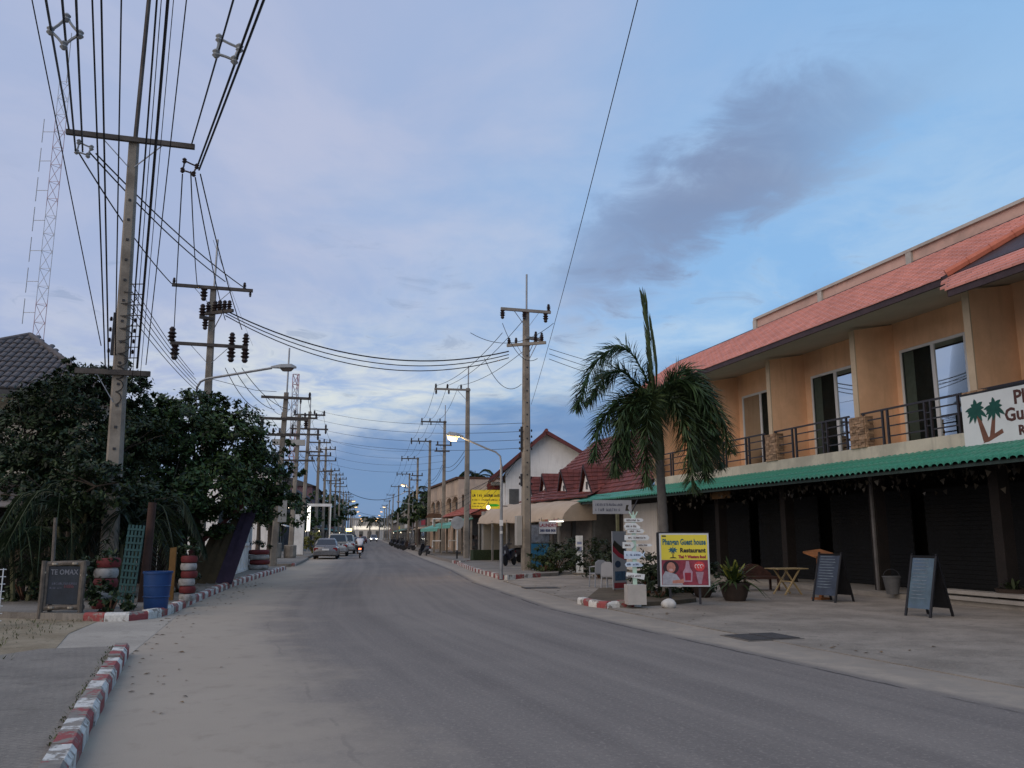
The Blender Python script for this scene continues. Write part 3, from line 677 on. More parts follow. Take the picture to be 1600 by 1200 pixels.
# ---- low restaurant with four dormers (same frontage line as the guest house)
rs = thing('dormer_restaurant', 'low restaurant with steep red tiled roof and four white fronted dormers', 'building', B0, BROT)
MB().box(17.2, 33.2, -4.4, -1.2, 0.0, 4.0).build('wall', mat('dim_render', (0.16,0.14,0.13), 0.9, 0.15, 0.8), rs)
MB().box(16.2, 20.0, -0.9, -0.55, 0.0, 3.1).build('side_wall', M_wall, rs)
stuff(tile_rows((15.6,0.3,3.72),(33.8,0.3,3.72),(15.6,-4.6,7.9),(33.8,-4.6,7.9), 17, 48).build('roof_tiles', M_red, rs))
MB().prism([(0.3,3.68),(0.3,3.58),(-4.6,7.7),(-4.6,7.85)], 15.6, 33.8, 'x').build('roof', M_fascia, rs)
MB().prism([(-4.6,7.85),(-4.6,3.6),(0.0,3.6),(0.0,3.8)], 33.0, 33.2, 'x').build('gable_wall', M_wall, rs)
MB().box(15.6, 33.8, 0.28, 0.36, 3.52, 3.74).build('fascia', mat('red_fascia', (0.13,0.035,0.03), 0.7), rs)
for i, k in enumerate((22.4, 26.0, 29.4, 32.3)):
    dm = MB().prism([(-0.72,3.80),(0.72,3.80),(0.0,5.12)], 0.36, 0.42, 'y').build('dormer', M_wall, rs, loc=(k, 0, 0))
    for s in (-1, 1):
        t = tile_rows((s*1.02,0.50,3.72),(s*1.02,-0.3,3.95),(0,0.62,5.32),(0,-1.75,5.32), 7, 6, 0.04)
        stuff(t.build('dormer_tiles', M_red, dm))
        MB().bar((s*1.0,0.52,3.68),(0,0.63,5.27),0.04,0.09).build('bargeboard', M_fascia, dm)
    MB().box(-0.14,0.14,0.421,0.435,4.0,4.4).build('vent', M_gdark, dm)
# ---- white gabled house
wh = thing('gabled_house', 'white two storey house with red gabled roof and small corner balcony', 'house', at(790, 800, 60.0).xy.to_3d(), R(3))
HW, HA = 8.3, 2.9                                                    # width to the right, ridge offset
MB().prism([(0.0,0),(HW,0),(HW,5.9),(HA,8.85),(0.0,6.15)], 0.0, 9.0, 'y').build('wall', M_wall, wh)
for (a, za, b, zb) in ((-1.15,5.55,HA,9.0), (HW+0.9,5.35,HA,9.0)):
    stuff(tile_rows((a,-0.75,za),(a,9.5,za),(b,-0.75,zb),(b,9.5,zb), 14, 22, 0.05).build('roof_tiles', M_red, wh))
    MB().bar((a,-0.72,za-.06),(b,-0.72,zb-.06),0.06,0.26).build('bargeboard', mat('red_barge', (0.12,0.03,0.028), 0.7, 0.2, 3), wh)
    MB().add([(a,-.74,za-.05),(a,9.4,za-.05),(b,9.4,zb-.05),(b,-.74,zb-.05)], [(0,1,2,3)]).build('roof_underside', M_soffit, wh)
MB().tube([(HA,-0.8,9.06),(HA,9.5,9.06)], 0.13, 8).build('ridge_cap', M_red, wh)
MB().box(-1.0, 0.0, 0.8, 5.0, 5.25, 5.45).build('balcony_ceiling', M_soffit, wh)
bal = MB().box(-1.2, 0.0, 0.6, 5.2, 2.75, 2.95).build('balcony', M_wall, wh)
for z in (3.35, 3.95): MB().bar((-1.15,0.65,z),(-1.15,5.1,z),0.06).build('rail', M_alu, bal); MB().bar((-1.15,0.65,z+.02),(0,0.65,z+.02),0.05).build('rail', M_alu, bal)
for k in range(4): MB().box(-1.17,-1.12,0.65+k*1.45,0.70+k*1.45,2.95,3.98).build('post', M_alu, bal)
MB().box(-0.05,-0.01,1.4,2.6,2.96,5.0).build('balcony_door', M_glass, wh); MB().box(-0.04,-0.005,1.25,1.38,2.96,5.1).build('door_frame', M_alu, wh)
MB().box(-0.25,-0.02,0.05,0.22,0.0,5.3).build('corner_column', M_wall, wh)
MB().box(0.25,0.95,-0.03,0.0,3.0,4.9).build('window', M_gdark, wh)
# ---- annex with the cream awning
A0, A1 = Vector((-1.9, 53.0, 0)), Vector((2.75, 42.4, 0)); aw = A1 - A0; AL = aw.length
ax = thing('shop_annex', 'single storey shop with curved cream awning below the white gabled house', 'shop', A0, math.atan2(aw.y, aw.x))
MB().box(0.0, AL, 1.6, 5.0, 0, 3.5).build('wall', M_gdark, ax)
MB().box(0.0, 0.35, -0.02, 1.6, 0, 3.1).build('side_wall', mat('grey_render', (0.33,0.31,0.27), 0.9, 0.15, 1), ax)
for k in range(5): MB().box(0.9+k*2.2, 2.5+k*2.2, 1.52, 1.598, 0.15, 2.5).build('shutter', mat('shop_shutter', (0.20,0.175,0.15), 0.8, 0.3, 1.5), ax)
prof = [(1.7,3.55),(0.9,3.42),(0.25,3.12),(-0.15,2.72),(-0.30,2.35)]
ag = MB(); rings = []
for x in [i*AL/22 for i in range(23)]: rings.append([(x, y, z + 0.025*math.sin(x*3.1)) for y, z in prof] + [(x, y+.03, z-.04 + 0.025*math.sin(x*3.1)) for y, z in prof[::-1]])
ag.loft(rings).build('awning', M_awn, ax, True)
MB().prism([(y, z-.02) for y, z in prof] + [(1.7,2.4)], AL+.005, AL+.03, 'x').build('awning_end', M_awn, ax)
for k in range(6): MB().box(AL-2.2+k*0.37, AL-1.86+k*0.37, -0.33, -0.29, 1.95+.03*k, 2.45).build('striped_curtain', (mat('curtain_tan', (0.32,0.22,0.12)), mat('curtain_red', (0.30,0.10,0.07)), mat('curtain_pale', (0.46,0.46,0.34)))[k % 3], ax)
for k in range(6): MB().box(0.1+k*2.2, 0.2+k*2.2, -0.28, -0.18, 0, 2.5).build('post', mat('grey_post', (0.22,0.205,0.18), 0.8), ax)
rt = tile_rows((3.5,1.0,3.55),(AL+.4,1.0,3.55),(3.5,4.6,5.2),(AL+.4,4.6,5.2), 8, 26, 0.05); stuff(rt.build('roof_tiles', M_red, ax))
hb = MB().box(0.4,0.9,-0.9,1.2,0.0,0.75); hb.build('hedge_box', mat('hedge', (0.03,0.045,0.02), 0.9, 0.5, 12, 0.9, 30), ax)
# fluorescent tube and laundry board
ft = thing('fluorescent_tube', 'lit white fluorescent tube under the edge of the awning', 'light', at(869, 815, 40.5), R(-70))
MB().bar((-0.9,0,0.06),(0.9,0,0.06),0.07,0.05).build('fitting', M_white, ft)
MB().tube([(-0.85,0,0),(0.85,0,0)], 0.026, 8).build('tube', mat('tube_glow', (1,1,1), emit=((1.0,0.93,0.80), 2.5)), ft)
lb = thing('laundry_board', 'small white board with red laundry lettering and a phone number', 'sign', at(856, 834, 39.5), R(4))
MB().box(-0.40,0.40,0,0.04,0,0.56).build('board', mat('sign_white', (0.62,0.62,0.62), 0.7, 0.05), lb)
M_redp, M_bluep = mat('red_print', (0.32,0.03,0.05), 0.7), mat('navy_print', (0.03,0.045,0.13), 0.7)
put('lettering', text_mesh('LAUNDRY', 0.215, M_redp, 0.003, 'CENTER', 0.006, 0.80), lb, (0,-0.004,0.32), UPR)
put('lettering', text_mesh('080 808 808', 0.17, M_bluep, 0.003, 'CENTER', 0.006, 0.85), lb, (0,-0.004,0.09), UPR)
MB().bar((0.3,0.02,0.56),(0.3,0.02,0.75),0.02).build('hanger', M_dark, lb); MB().bar((-0.3,0.02,0.56),(-0.3,0.02,0.75),0.02).build('hanger', M_dark, lb)
# ---- yellow sign with green arrow and its two bulbs
def stuff_l(b, m, parent): return stuff(b.build('lettering', m, parent))
def strokes(b, x0, x1, z, h, n, y, seed):
    random.seed(seed)
    w = (x1-x0)/n
    for k in range(n):
        if random.random() < 0.14: continue
        xa = x0 + k*w; t = h*0.16
        b.box(xa, xa+t, y, y+.003, z, z+h*random.uniform(.7,1)); 
        if random.random() < .75: b.box(xa+t, xa+w*.66, y, y+.003, z+h*random.choice((0,.42,.8)), z+h*random.choice((0,.42,.8))+t if False else z+h*.16)
        if random.random() < .7: b.box(xa+w*.62, xa+w*.62+t, y, y+.003, z, z+h*random.uniform(.5,1))
        if random.random() < .6: b.box(xa+t, xa+w*.62, y, y+.003, z+h*.8, z+h*.93)
YS = 44.0
ys = thing('yellow_sign', 'yellow street sign with dark script and a green arrow', 'sign', at(760, 795, YS), R(6))
MB().box(-0.80,0.80,0,0.07,0,0.98).build('board', mat('yellow_board', (0.72,0.60,0.03), 0.6, 0.08, 2), ys)
for s in (-1, 1): MB().box(s*0.82-.02,s*0.82+.02,-.01,.08,-0.02,1.0).build('frame', M_brown, ys)
bb = MB(); strokes(bb, -0.74, 0.74, 0.62, 0.15, 17, -.004, 4); stuff_l(bb, mat('sign_ink', (0.06,0.045,0.01), 0.7), ys)
bb = MB(); strokes(bb, -0.74, 0.72, 0.42, 0.09, 26, -.004, 9); stuff_l(bb, MATS['sign_ink'], ys)
for z_, n_, x_ in ((.24,14,-.1),(.10,12,-.15)): bb = MB(); strokes(bb, -0.74, x_, z_, 0.07, n_, -.004, n_); stuff_l(bb, MATS['sign_ink'], ys)
MB().add([(0.05,-.004,0.12),(0.55,-.004,0.12),(0.70,-.004,0.185),(0.55,-.004,0.25),(0.05,-.004,0.25)], [(0,1,2,3,4)]).build('arrow', mat('green_arrow', (0.02,0.38,0.03), 0.6), ys)
MB().bar((-0.8,0.05,1.0),(1.0,1.0,1.9),0.02).build('stay', M_dark, ys)
MB().bar((0.84,0.04,0.15),(1.15,0.5,0.15),0.04).build('bracket', M_dark, ys)
def bulb(name, label, p, power, r=0.11):
    t = thing(name, label, 'light', p)
    MB().lathe([(0.02,-r),(r*.7,-r*.7),(r,0),(r*.7,r*.7),(0.03,r)], 10).build('bulb', mat('warm_bulb', (1,1,1), emit=((1.0,0.74,0.34), 3.2)), t)
    MB().lathe([(0.035,r),(0.04,r+.08),(0.02,r+.10)], 8).build('socket', M_dark, t)
    MB().bar((0,0,r+.08),(0.0,0.45,r+.18),0.025).build('bracket', M_dark, t)
    l = bpy.data.lights.new('bulb_light', 'POINT'); l.energy = power; l.color = (1.0, 0.72, 0.36); l.shadow_soft_size = 0.15
    lo = bpy.data.objects.new('bulb_light', l); C.objects.link(lo); lo.parent = t; lo.location = (0, -0.22, 0.05)
bulb('bulb_lamp', 'glowing round bulb in front of the yellow sign', at(763, 793, YS-0.55), 16)
bulb('bulb_lamp', 'glowing round bulb under the balcony of the white house', at(803, 793, 52.5), 16)
rb = thing('red_board', 'dark red shop board above the yellow sign', 'sign', at(775, 767, 62), R(8))
MB().box(-0.65,0.65,0,0.06,0,0.52).build('board', mat('maroon_board', (0.16,0.03,0.025), 0.7), rb)
bb = MB(); strokes(bb, -0.3, 0.45, 0.17, 0.17, 6, -.004, 21); stuff_l(bb, mat('pale_red', (0.30,0.08,0.07), 0.7), rb)
MB().bar((0.6,0.05,0.25),(1.6,0.2,0.25),0.05).build('bracket', M_dark, rb)
# ---- beige flat roofed building with arched loggia
b0 = at(716, 800, 80.0); b1 = at(672, 800, 98.0); bv = Vector((b1.x-b0.x, b1.y-b0.y, 0)); BL = bv.length
bg_ = thing('beige_building', 'beige flat roofed two storey building with arched upper loggia', 'building', (b0.x, b0.y, 0), math.atan2(bv.y, bv.x))
MB().box(0, BL, -9, -1.0, 0, 7.0).build('wall', M_beige, bg_)
MB().box(-0.05, BL+.1, -9.05, 0.25, 6.95, 7.15).build('roof_slab', M_brown, bg_)
MB().box(0, BL, -1.0, 0.0, 5.45, 6.93).build('parapet', M_beige, bg_)
MB().box(0, BL, -1.0, 0.1, 3.1, 3.4).build('floor_slab', M_beige, bg_)
for k in range(6): x = k*(BL-.35)/5; MB().box(x, x+.35, -0.35, 0.0, 0, 5.45).build('pillar', M_beige, bg_)
for k in range(5):
    x0 = k*(BL-.35)/5+.35; x1 = (k+1)*(BL-.35)/5; cx, hw = (x0+x1)/2, (x1-x0)/2
    pts = [(x0,5.46)] + [(cx-hw*math.cos(math.pi*q/8), 4.75+0.62*math.sin(math.pi*q/8)) for q in range(9)] + [(x1,5.46)]
    MB().prism(pts[::-1], -0.30, -0.04, 'y').build('arch', M_beige, bg_)
    MB().box(x0+.4, x1-.4, -1.02, -0.98, 3.5, 5.0).build('window', M_gdark, bg_)
    for z in (3.75, 4.1): MB().bar((x0,-.1,z),(x1,-.1,z),0.05).build('rail', M_brown, bg_)
for k, (x, y) in enumerate(((2,-2),(4,-5),(9,-3),(13,-6),(6,-8))): MB().bar((x,y,7.1),(x,y,7.9),0.06).build('rebar', M_dark, bg_)
# ---- shop with orange-red roof and green awnings
o0 = at(738, 830, 63.0); o1 = at(690, 830, 77.0); ov = Vector((o1.x-o0.x, o1.y-o0.y, 0)); OL = ov.length
os_ = thing('awning_shop', 'open fronted shop with orange red roof and pale green awnings', 'shop', (o0.x, o0.y, 0), math.atan2(ov.y, ov.x))
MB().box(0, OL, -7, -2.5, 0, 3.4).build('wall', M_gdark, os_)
stuff(tile_rows((-0.5,0.2,3.2),(OL,0.2,3.2),(-0.5,-4.6,5.3),(OL,-4.6,5.3), 10, 30).build('roof_tiles', M_ored, os_))
MB().prism([(0.2,3.15),(-4.6,5.25),(-4.6,3.1)], -0.45, OL-.05, 'x').build('roof', mat('roof_side', (0.22,0.06,0.04), 0.8), os_)
for x0, x1, z in ((-0.2, 5.2, 2.95), (6.0, OL+1.5, 2.75)):
    MB().prism([(0.0,z),(1.7,z-.55),(1.7,z-.62),(0.0,z-.10)], x0, x1, 'x').build('awning', M_gawn, os_)
    MB().box(x0, x1, 1.70, 1.73, z-.80, z-.55).build('awning_valance', M_gawn, os_)
for k in range(5): MB().bar((k*OL/4,0.1,0),(k*OL/4,0.1,3.1),0.14).build('post', M_conc, os_)
for k in range(3): MB().box(0.5+k*1.5,1.7+k*1.5,-2.48,-2.40,2.0,2.5).build('shop_sign', mat('blue_sign', (0.03,0.06,0.22), 0.6), os_)
shelf = MB()
random.seed(31)
for k in range(40): x = random.uniform(0.3, OL-.5); z = random.choice((0.2,0.75,1.3)); w = random.uniform(.15,.4); shelf.box(x, x+w, -2.4+random.uniform(0,.8), -1.7, z, z+random.uniform(.15,.4))
stuff(shelf.build('shop_goods', mat('goods', (0.16,0.13,0.12), 0.7, 0.8, 2.0), os_))
# ---- dark stack of blue signs and cluttered shops farther down the right side
M_far = [mat('far_wall_a', (0.20,0.18,0.16), 0.9), mat('far_wall_b', (0.13,0.13,0.14), 0.9), mat('far_wall_c', (0.30,0.27,0.23), 0.9), mat('far_wall_d', (0.07,0.065,0.065), 0.9), mat('far_wall_e', (0.22,0.15,0.13), 0.9)]
def far_house(label, p, q, depth, hgt, wm, roof=None, storeys=2, lit=None, seed=1, name='shophouse'):
    """row house whose front runs from p (near) to q (far); the body lies to the left of that direction turned away from the road"""
    p, q = Vector((p[0], p[1], 0)), Vector((q[0], q[1], 0)); v = q - p; L = v.length; random.seed(seed)
    t = thing(name, label, 'building', p, math.atan2(v.y, v.x)); s = 1 if depth > 0 else -1
    y0, y1 = sorted((0, depth)); MB().box(0, L, y0, y1, 0, hgt).build('wall', wm, t)
    n = max(2, int(L/3.2)); e = -s*0.02
    for st in range(storeys):
        for k in range(n):
            x0 = (k+.18)*L/n; x1 = (k+.82)*L/n; z0 = st*3.1 + (0.1 if st == 0 else 0.9); z1 = st*3.1 + 2.5
            if z1 > hgt - .1: continue
            w = MB().box(x0, x1, min(e*4, 0.0 if s > 0 else -.001), max(0.001, e*4), z0, z1).build('window' if st else 'shopfront', M_glass if (k+st) % 3 else M_gdark, t)
            MB().box(x0-.08, x1+.08, min(e*6,0), max(e*6,0), z1, z1+.12).build('lintel', wm, w)
    if roof:
        c = (y0+y1)/2
        MB().prism([(y0-.6,hgt-.05),(y1+.6,hgt-.05),(c,hgt+1.6)], -.3, L+.3, 'x').build('roof', roof, t)
    else: MB().box(-.1, L+.1, y0-.15, y1+.15, hgt, hgt+.25).build('roof_slab', wm, t)
    a0, a1 = sorted((0, -s*1.5))
    MB().prism([(0,2.95),(-s*1.5,2.5),(-s*1.5,2.42),(0,2.85)], 0.2, L-.2, 'x').build('awning', random.choice((M_gawn, M_awn, M_gdark, M_wall)), t)
    sg = MB().box(L*.2, L*.5, min(-s*1.1,-s*1.2), max(-s*1.1,-s*1.2), 2.9, 3.5).build('shop_sign', random.choice((M_bluep, M_redp, M_white, MATS['yellow_board'])), t)
    if lit: MB().box(L*.1, L*.1+.7, min(-s*1.0,-s*1.06), max(-s*1.0,-s*1.06), 2.1, 2.3).build('lit_tube', mat('far_lit', (1,1,1), emit=((1.0,.85,.6), 5.0)), t)
    return t
def rp(Y, off): return (edge_r(Y) + off, Y)
def lp(Y, off): return (edge_l(Y) - off, Y)
far_house('dark cluttered shop row beside the motorbikes on the right', rp(100,3.2), rp(122,3.2), -9, 4.6, M_far[3], M_far[1], 1, True, 3)
far_house('dim blue grey shophouse behind the concrete poles on the right', rp(123,3.5), rp(140,3.5), -9, 7.2, M_far[1], None, 2, None, 4)
far_house('low brown shop with dark roof far down the right side', rp(141,3.0), rp(170,3.0), -9, 4.0, M_far[4], M_far[3], 1, True, 5)
far_house('pale distant shophouse near the end of the right side', rp(172,3.0), rp(215,3.0), -10, 6.6, M_far[2], None, 2, True, 6)
far_house('distant low row at the far right end of the street', rp(218,3.0), rp(300,3.0), -10, 5.0, M_far[0], M_far[1], 1, True, 7)

# ================================================================ THINGS IN FRONT OF THE GUEST HOUSE
M_pot = mat('dark_pot', (0.045, 0.030, 0.022), 0.7, 0.3, 5, 0.3, 30)
# ---- signpost with pointing boards on a concrete block
sp = thing('direction_signpost', 'pale green signpost with white pointing boards in a concrete block', 'signpost', G(993, 944, 0.09), R(4))
MB().box(-0.215,0.215,-0.2,0.2,0.0,0.44).build('concrete_base', mat('base_block', (0.42,0.39,0.35), 0.9, 0.12, 4, 0.3, 30), sp)
M_mint = mat('mint_paint', (0.46,0.62,0.50), 0.75, 0.1, 4); M_bw = mat('weathered_white', (0.68,0.70,0.68), 0.8, 0.12, 5, dirt=(0.45,0.47,0.45), damt=0.4, dscale=4); M_bb = mat('pale_blue_board', (0.52,0.62,0.72), 0.8, 0.12, 5)
MB().bar((0,0,0.43),(0.0,0,2.02),0.085).build('post', M_mint, sp)
for a in (-.10, .0, .10): MB().bar((0,0,1.92),(a,0,2.10),0.045,0.03,0.02,0.02).build('post_top', M_mint, sp)
boards = [(-.23,.23,1.86,1.94,0,M_bw,0),(-.24,.15,1.68,1.84,1,M_bw,1),(-.16,.24,1.60,1.70,2,M_bw,0),(-.23,.36,1.44,1.56,3,M_bw,0),(-.28,.0,1.26,1.40,0,M_bw,-1),
          (.04,.42,1.30,1.36,0,M_bw,0),(-.25,.24,1.02,1.20,4,M_bb,2),(-.24,.19,0.84,0.95,5,M_bb,1),(-.22,.22,0.58,0.69,6,M_bw,3)]
for x0, x1, z0, z1, ti, m_, shp in boards:
    h = z1 - z0; zm = (z0+z1)/2
    if shp == 1: pl = [(x0,zm),(x0+.05,z1),(x1-.12,z1),(x1,zm-.02),(x1-.04,z0),(x0+.03,z0)]
    elif shp == 2: pl = [(x0,z0),(x0,z1),(x1-.12,z1-.02),(x1-.06,zm+.02),(x1,z1-.01),(x1-.03,zm),(x1,z0+.02),(x1-.07,zm-.02),(x1-.14,z0)]
    elif shp == 3: pl = [(x0,z0+.05),(x0+.02,z1+.03),(x1,z1-.02),(x1-.02,z0-.03)]
    else: pl = [(x0,z0),(x0,z1),(x1-.05,z1),(x1,zm),(x1-.05,z0)]
    bd = MB().prism(pl, -0.075, -0.052, 'y').build('pointing_board', m_, sp)
    t = MB(); strokes(t, x0+.05, x1-.10, zm-.022, 0.045, max(3, int((x1-x0)/.04)), -.0785, 40+ti); stuff_l(t, M_bluep if m_ is M_bb else mat('board_ink', (0.13,0.09,0.08), 0.8), bd)
# ---- lit-box style restaurant sign on a post
gs = thing('restaurant_sign', 'yellow guest house and restaurant sign with a photo panel below', 'sign', G(1072, 941, 0.09) , R(-3))
W2 = 0.585
MB().box(-W2,W2,0,0.16,0.36,1.60).build('case', mat('sign_case', (0.55,0.57,0.58), 0.5, 0.06, 3), gs)
MB().box(-W2-.02,W2+.02,0.02,0.18,1.60,1.63).build('top_trim', M_black, gs); MB().box(-W2-.05,-W2,0.02,0.18,0.36,1.62).build('side_trim', M_black, gs)
MB().box(-W2+.04,W2-.04,-.006,0.0,0.98,1.565).build('yellow_panel', mat('yellow_panel', (0.74,0.62,0.06), 0.55, 0.05, 2), gs)
M_teal = mat('teal_print', (0.015,0.12,0.17), 0.6); M_ink = mat('dark_print', (0.035,0.03,0.02), 0.6)
for txt, x, z, s, mm, al, xs in (('Phangan Guest house', 0.0, 1.335, 0.19, M_teal, 'CENTER', 0.62), ('Restaurant', 0.50, 1.155, 0.145, M_ink, 'RIGHT', 0.95), ('Thai & Western food', 0.50, 1.02, 0.095, M_redp, 'RIGHT', 0.78), ('HOTEL', -0.52, 1.525, 0.03, M_ink, 'LEFT', 1.0)):
    put('lettering', text_mesh(txt, s, mm, 0.002, al, 0.006, xs), gs, (x, -.009, z), UPR)
pg = MB()
for k in range(9):
    t = R(k*40+10); c = Vector((-0.27, 1.21)); d = Vector((math.cos(t), math.sin(t)*.75)); nn = Vector((-d.y, d.x)); e = c + d*0.12 + Vector((0,-.01))
    pg.add([(c.x,-.0085-.0002*k,c.y),(c.x+d.x*.06+nn.x*.02,-.0085-.0002*k,c.y+d.y*.06+nn.y*.02),(e.x,-.0085-.0002*k,e.y),(c.x+d.x*.06-nn.x*.02,-.0085-.0002*k,c.y+d.y*.06-nn.y*.02)], [(0,1,2,3)])
put('palm_emblem', pg.raw('palm_emblem', M_teal), gs)
MB().add([(-.285,-.0082,1.03),(-.255,-.0082,1.03),(-.26,-.0082,1.2),(-.275,-.0082,1.2)], [(0,1,2,3)]).build('palm_emblem', M_brown, gs)
MB().add([(-.36,-.0084,1.015),(-.18,-.0084,1.015),(-.22,-.0084,1.04),(-.32,-.0084,1.04)], [(0,1,2,3)]).build('palm_emblem', M_ink, gs)
MB().box(-W2+.04,W2-.04,-.006,0.0,0.395,0.975).build('photo_panel', mat('photo_maroon', (0.24,0.035,0.055), 0.5, 0.45, 6), gs)
def disc(name, cx, cz, rx, rz, m_, y, n=14, parent=None): return MB().add([(cx+rx*math.cos(6.2832*k/n), y, cz+rz*math.sin(6.2832*k/n)) for k in range(n)], [tuple(range(n))]).build(name, m_, parent or gs)
ph = lambda n, c: mat('photo_'+n, c, 0.5, 0.2, 12)
disc('printed_hair', -.33, .80, .19, .165, ph('hair', (0.035,0.015,0.02)), -.0075)
MB().add([(x,-.0078,z) for x, z in ((-.53,.40),(-.05,.40),(-.12,.52),(-.2,.64),(-.33,.68),(-.46,.72),(-.53,.60))], [tuple(range(7))]).build('printed_shirt', ph('shirt', (0.36,0.36,0.40)), gs)
disc('printed_face', -.325, .80, .105, .125, ph('skin', (0.46,0.20,0.15)), -.0085)
disc('printed_mouth', -.325, .745, .05, .03, ph('mouth', (0.55,0.35,0.33)), -.009, 10)
MB().add([(x,-.009,z) for x, z in ((-.30,.43),(-.05,.44),(.02,.50),(.06,.55),(.0,.57),(-.1,.52),(-.3,.50))], [tuple(range(7))]).build('printed_arm', ph('skin', (0,0,0)), gs)
MB().add([(x,-.0095,z) for x, z in ((-.03,.47),(.16,.47),(.18,.70),(.12,.80),(.10,.95),(.03,.95),(.01,.80),(-.05,.70))], [tuple(range(8))]).build('printed_glass', ph('glass', (0.40,0.24,0.30)), gs)
MB().add([(x,-.0098,z) for x, z in ((.0,.50),(.13,.50),(.14,.68),(-.01,.68))], [(0,1,2,3)]).build('printed_drink', ph('drink', (0.30,0.02,0.04)), gs)
disc('printed_badge', .345, .83, .125, .115, ph('badge', (0.62,0.06,0.06)), -.0085, 18)
bb = MB()
for k in range(3): bb.tube([(.27+k*.065+.032*math.cos(q*.9), -.010, .83+.045*math.sin(q*.9)) for q in range(6)], .009, 4)
bb.build('printed_badge_mark', ph('mark', (0.75,0.70,0.68)), gs)
MB().add([(x,-.0085,z) for x, z in ((.25,.70),(.44,.70),(.38,.42),(.31,.42))], [(0,1,2,3)]).build('printed_cup', ph('cup', (0.34,0.22,0.27)), gs)
for x in (-.35, .35): MB().bar((x,0.10,-0.05),(x,0.10,0.37),0.05).build('leg', M_dark, gs)
# ---- boards, stand, table, pots
def aframe(label, p, rot, h, w, face, marks, tilt):
    t = thing('chalk_board', label, 'board', p, rot); sp_ = 0.36
    for s in (1, -1):
        panel = MB()
        f = lambda x, z, o=0: (x, s*(-(sp_*(1 - z/h)) - o), z)
        panel.loft([[f(-w/2,.16), f(w/2,.16), f(w/2,h), f(-w/2,h)], [f(-w/2,.16,-.03), f(w/2,.16,-.03), f(w/2,h,-.03), f(-w/2,h,-.03)]])
        panel.build('panel', M_black if s < 0 else face, t)
        for x in (-w/2-.02, w/2+.02): MB().bar(f(x,0.0), f(x,h+.03), 0.045, 0.035).build('leg', M_black, t)
    q = MB(); random.seed(marks)
    for k in range(12):
        z = h*(0.93 - 0.058*k); x = -w/2+.05
        q.add([(x,-(sp_*(1-z/h))-.006,z),(x+random.uniform(.5,.9)*(w-.1),-(sp_*(1-z/h))-.006,z),(x+(w-.1)*.85,-(sp_*(1-(z+.018)/h))-.006,z+.018),(x,-(sp_*(1-(z+.018)/h))-.006,z+.018)], [(0,1,2,3)])
    q.build('chalk_writing', mat('chalk', (0.13,0.165,0.20), 0.9, 0.4, 10), t)
    return t
p = G(1452, 963); aframe('pale blue faced folding board standing alone near the right edge', (p.x, p.y, .006), R(-62), 1.22, 0.52, mat('blue_board', (0.075,0.120,0.155), 0.6, 0.35, 3, dirt=(0.07,0.11,0.17), damt=0.8, dscale=2.5), 61, 0)
p = G(1302, 940); aframe('dark folding chalkboard beside the wooden menu stand', (p.x, p.y, .006), R(-58), 1.18, 0.62, mat('slate_board', (0.032,0.045,0.072), 0.7, 0.3, 4), 67, 0)
p = G(1284, 937); ms = thing('menu_stand', 'orange brown wooden menu stand with sloping top', 'stand', (p.x, p.y, .006), R(28))
M_ow = mat('orange_wood', (0.26,0.10,0.03), 0.7, 0.3, 6)
MB().bar((0,0,0),(-.02,0,1.12),0.085).build('post', M_ow, ms); MB().box(-.2,.2,-.16,.16,0,.05).build('foot', M_ow, ms)
MB().loft([[(-.36,-.22,1.06),(.30,-.22,1.14),(.34,.26,1.24),(-.30,.26,1.18)],[(-.36,-.22,1.10),(.30,-.22,1.18),(.34,.26,1.28),(-.30,.26,1.22)]]).build('sloping_top', M_ow, ms)
p = G(1231, 929); tb = thing('folding_table', 'pale wooden folding table with crossed legs', 'table', (p.x, p.y, .006), R(18))
M_pw = mat('pale_wood', (0.34,0.25,0.12), 0.75, 0.25, 6)
for k in range(5): MB().box(-.50,.50,-.32+k*.13,-.20+k*.13,.70,.725).build('top_slat', M_pw, tb)
for y in (-.26, .26):
    MB().bar((-.28,y,0),(.24,y,.70),.05,.03).build('leg', M_pw, tb); MB().bar((.30,y+.035,0),(-.22,y+.035,.70),.05,.03).build('leg', M_pw, tb)
MB().bar((-.02,-.26,.36),(-.02,.29,.36),.03).build('stretcher', M_pw, tb)
# rattan bench with rounded back
p = G(1190, 924); rc = thing('rattan_bench', 'dark reddish rattan bench with rounded back beside the potted plant', 'bench', (p.x, p.y+.3, .006), R(14))
M_rat = mat('rattan', (0.065,0.028,0.018), 0.7, 0.4, 9, 0.6, 40)
bk = [(-.62+1.24*k/12, .32, .42+.36*math.sin(math.pi*(k+.6)/13.2)) for k in range(13)]
MB().prism([(-.62,.35)]+[(x, z) for x, y, z in bk]+[(.62,.35)], .28, .34, 'y').build('backrest', M_rat, rc)
MB().box(-.62,.62,-.25,.30,.34,.42).build('seat', M_rat, rc)
for x in (-.56,.56):
    for y in (-.2,.26): MB().bar((x,y,0),(x,y,.36),.06).build('leg', M_rat, rc)
    MB().tube([(x,-.22,.42),(x,-.22,.62),(x,.0,.66),(x,.3,.62)], .03, 6).build('armrest', M_rat, rc)
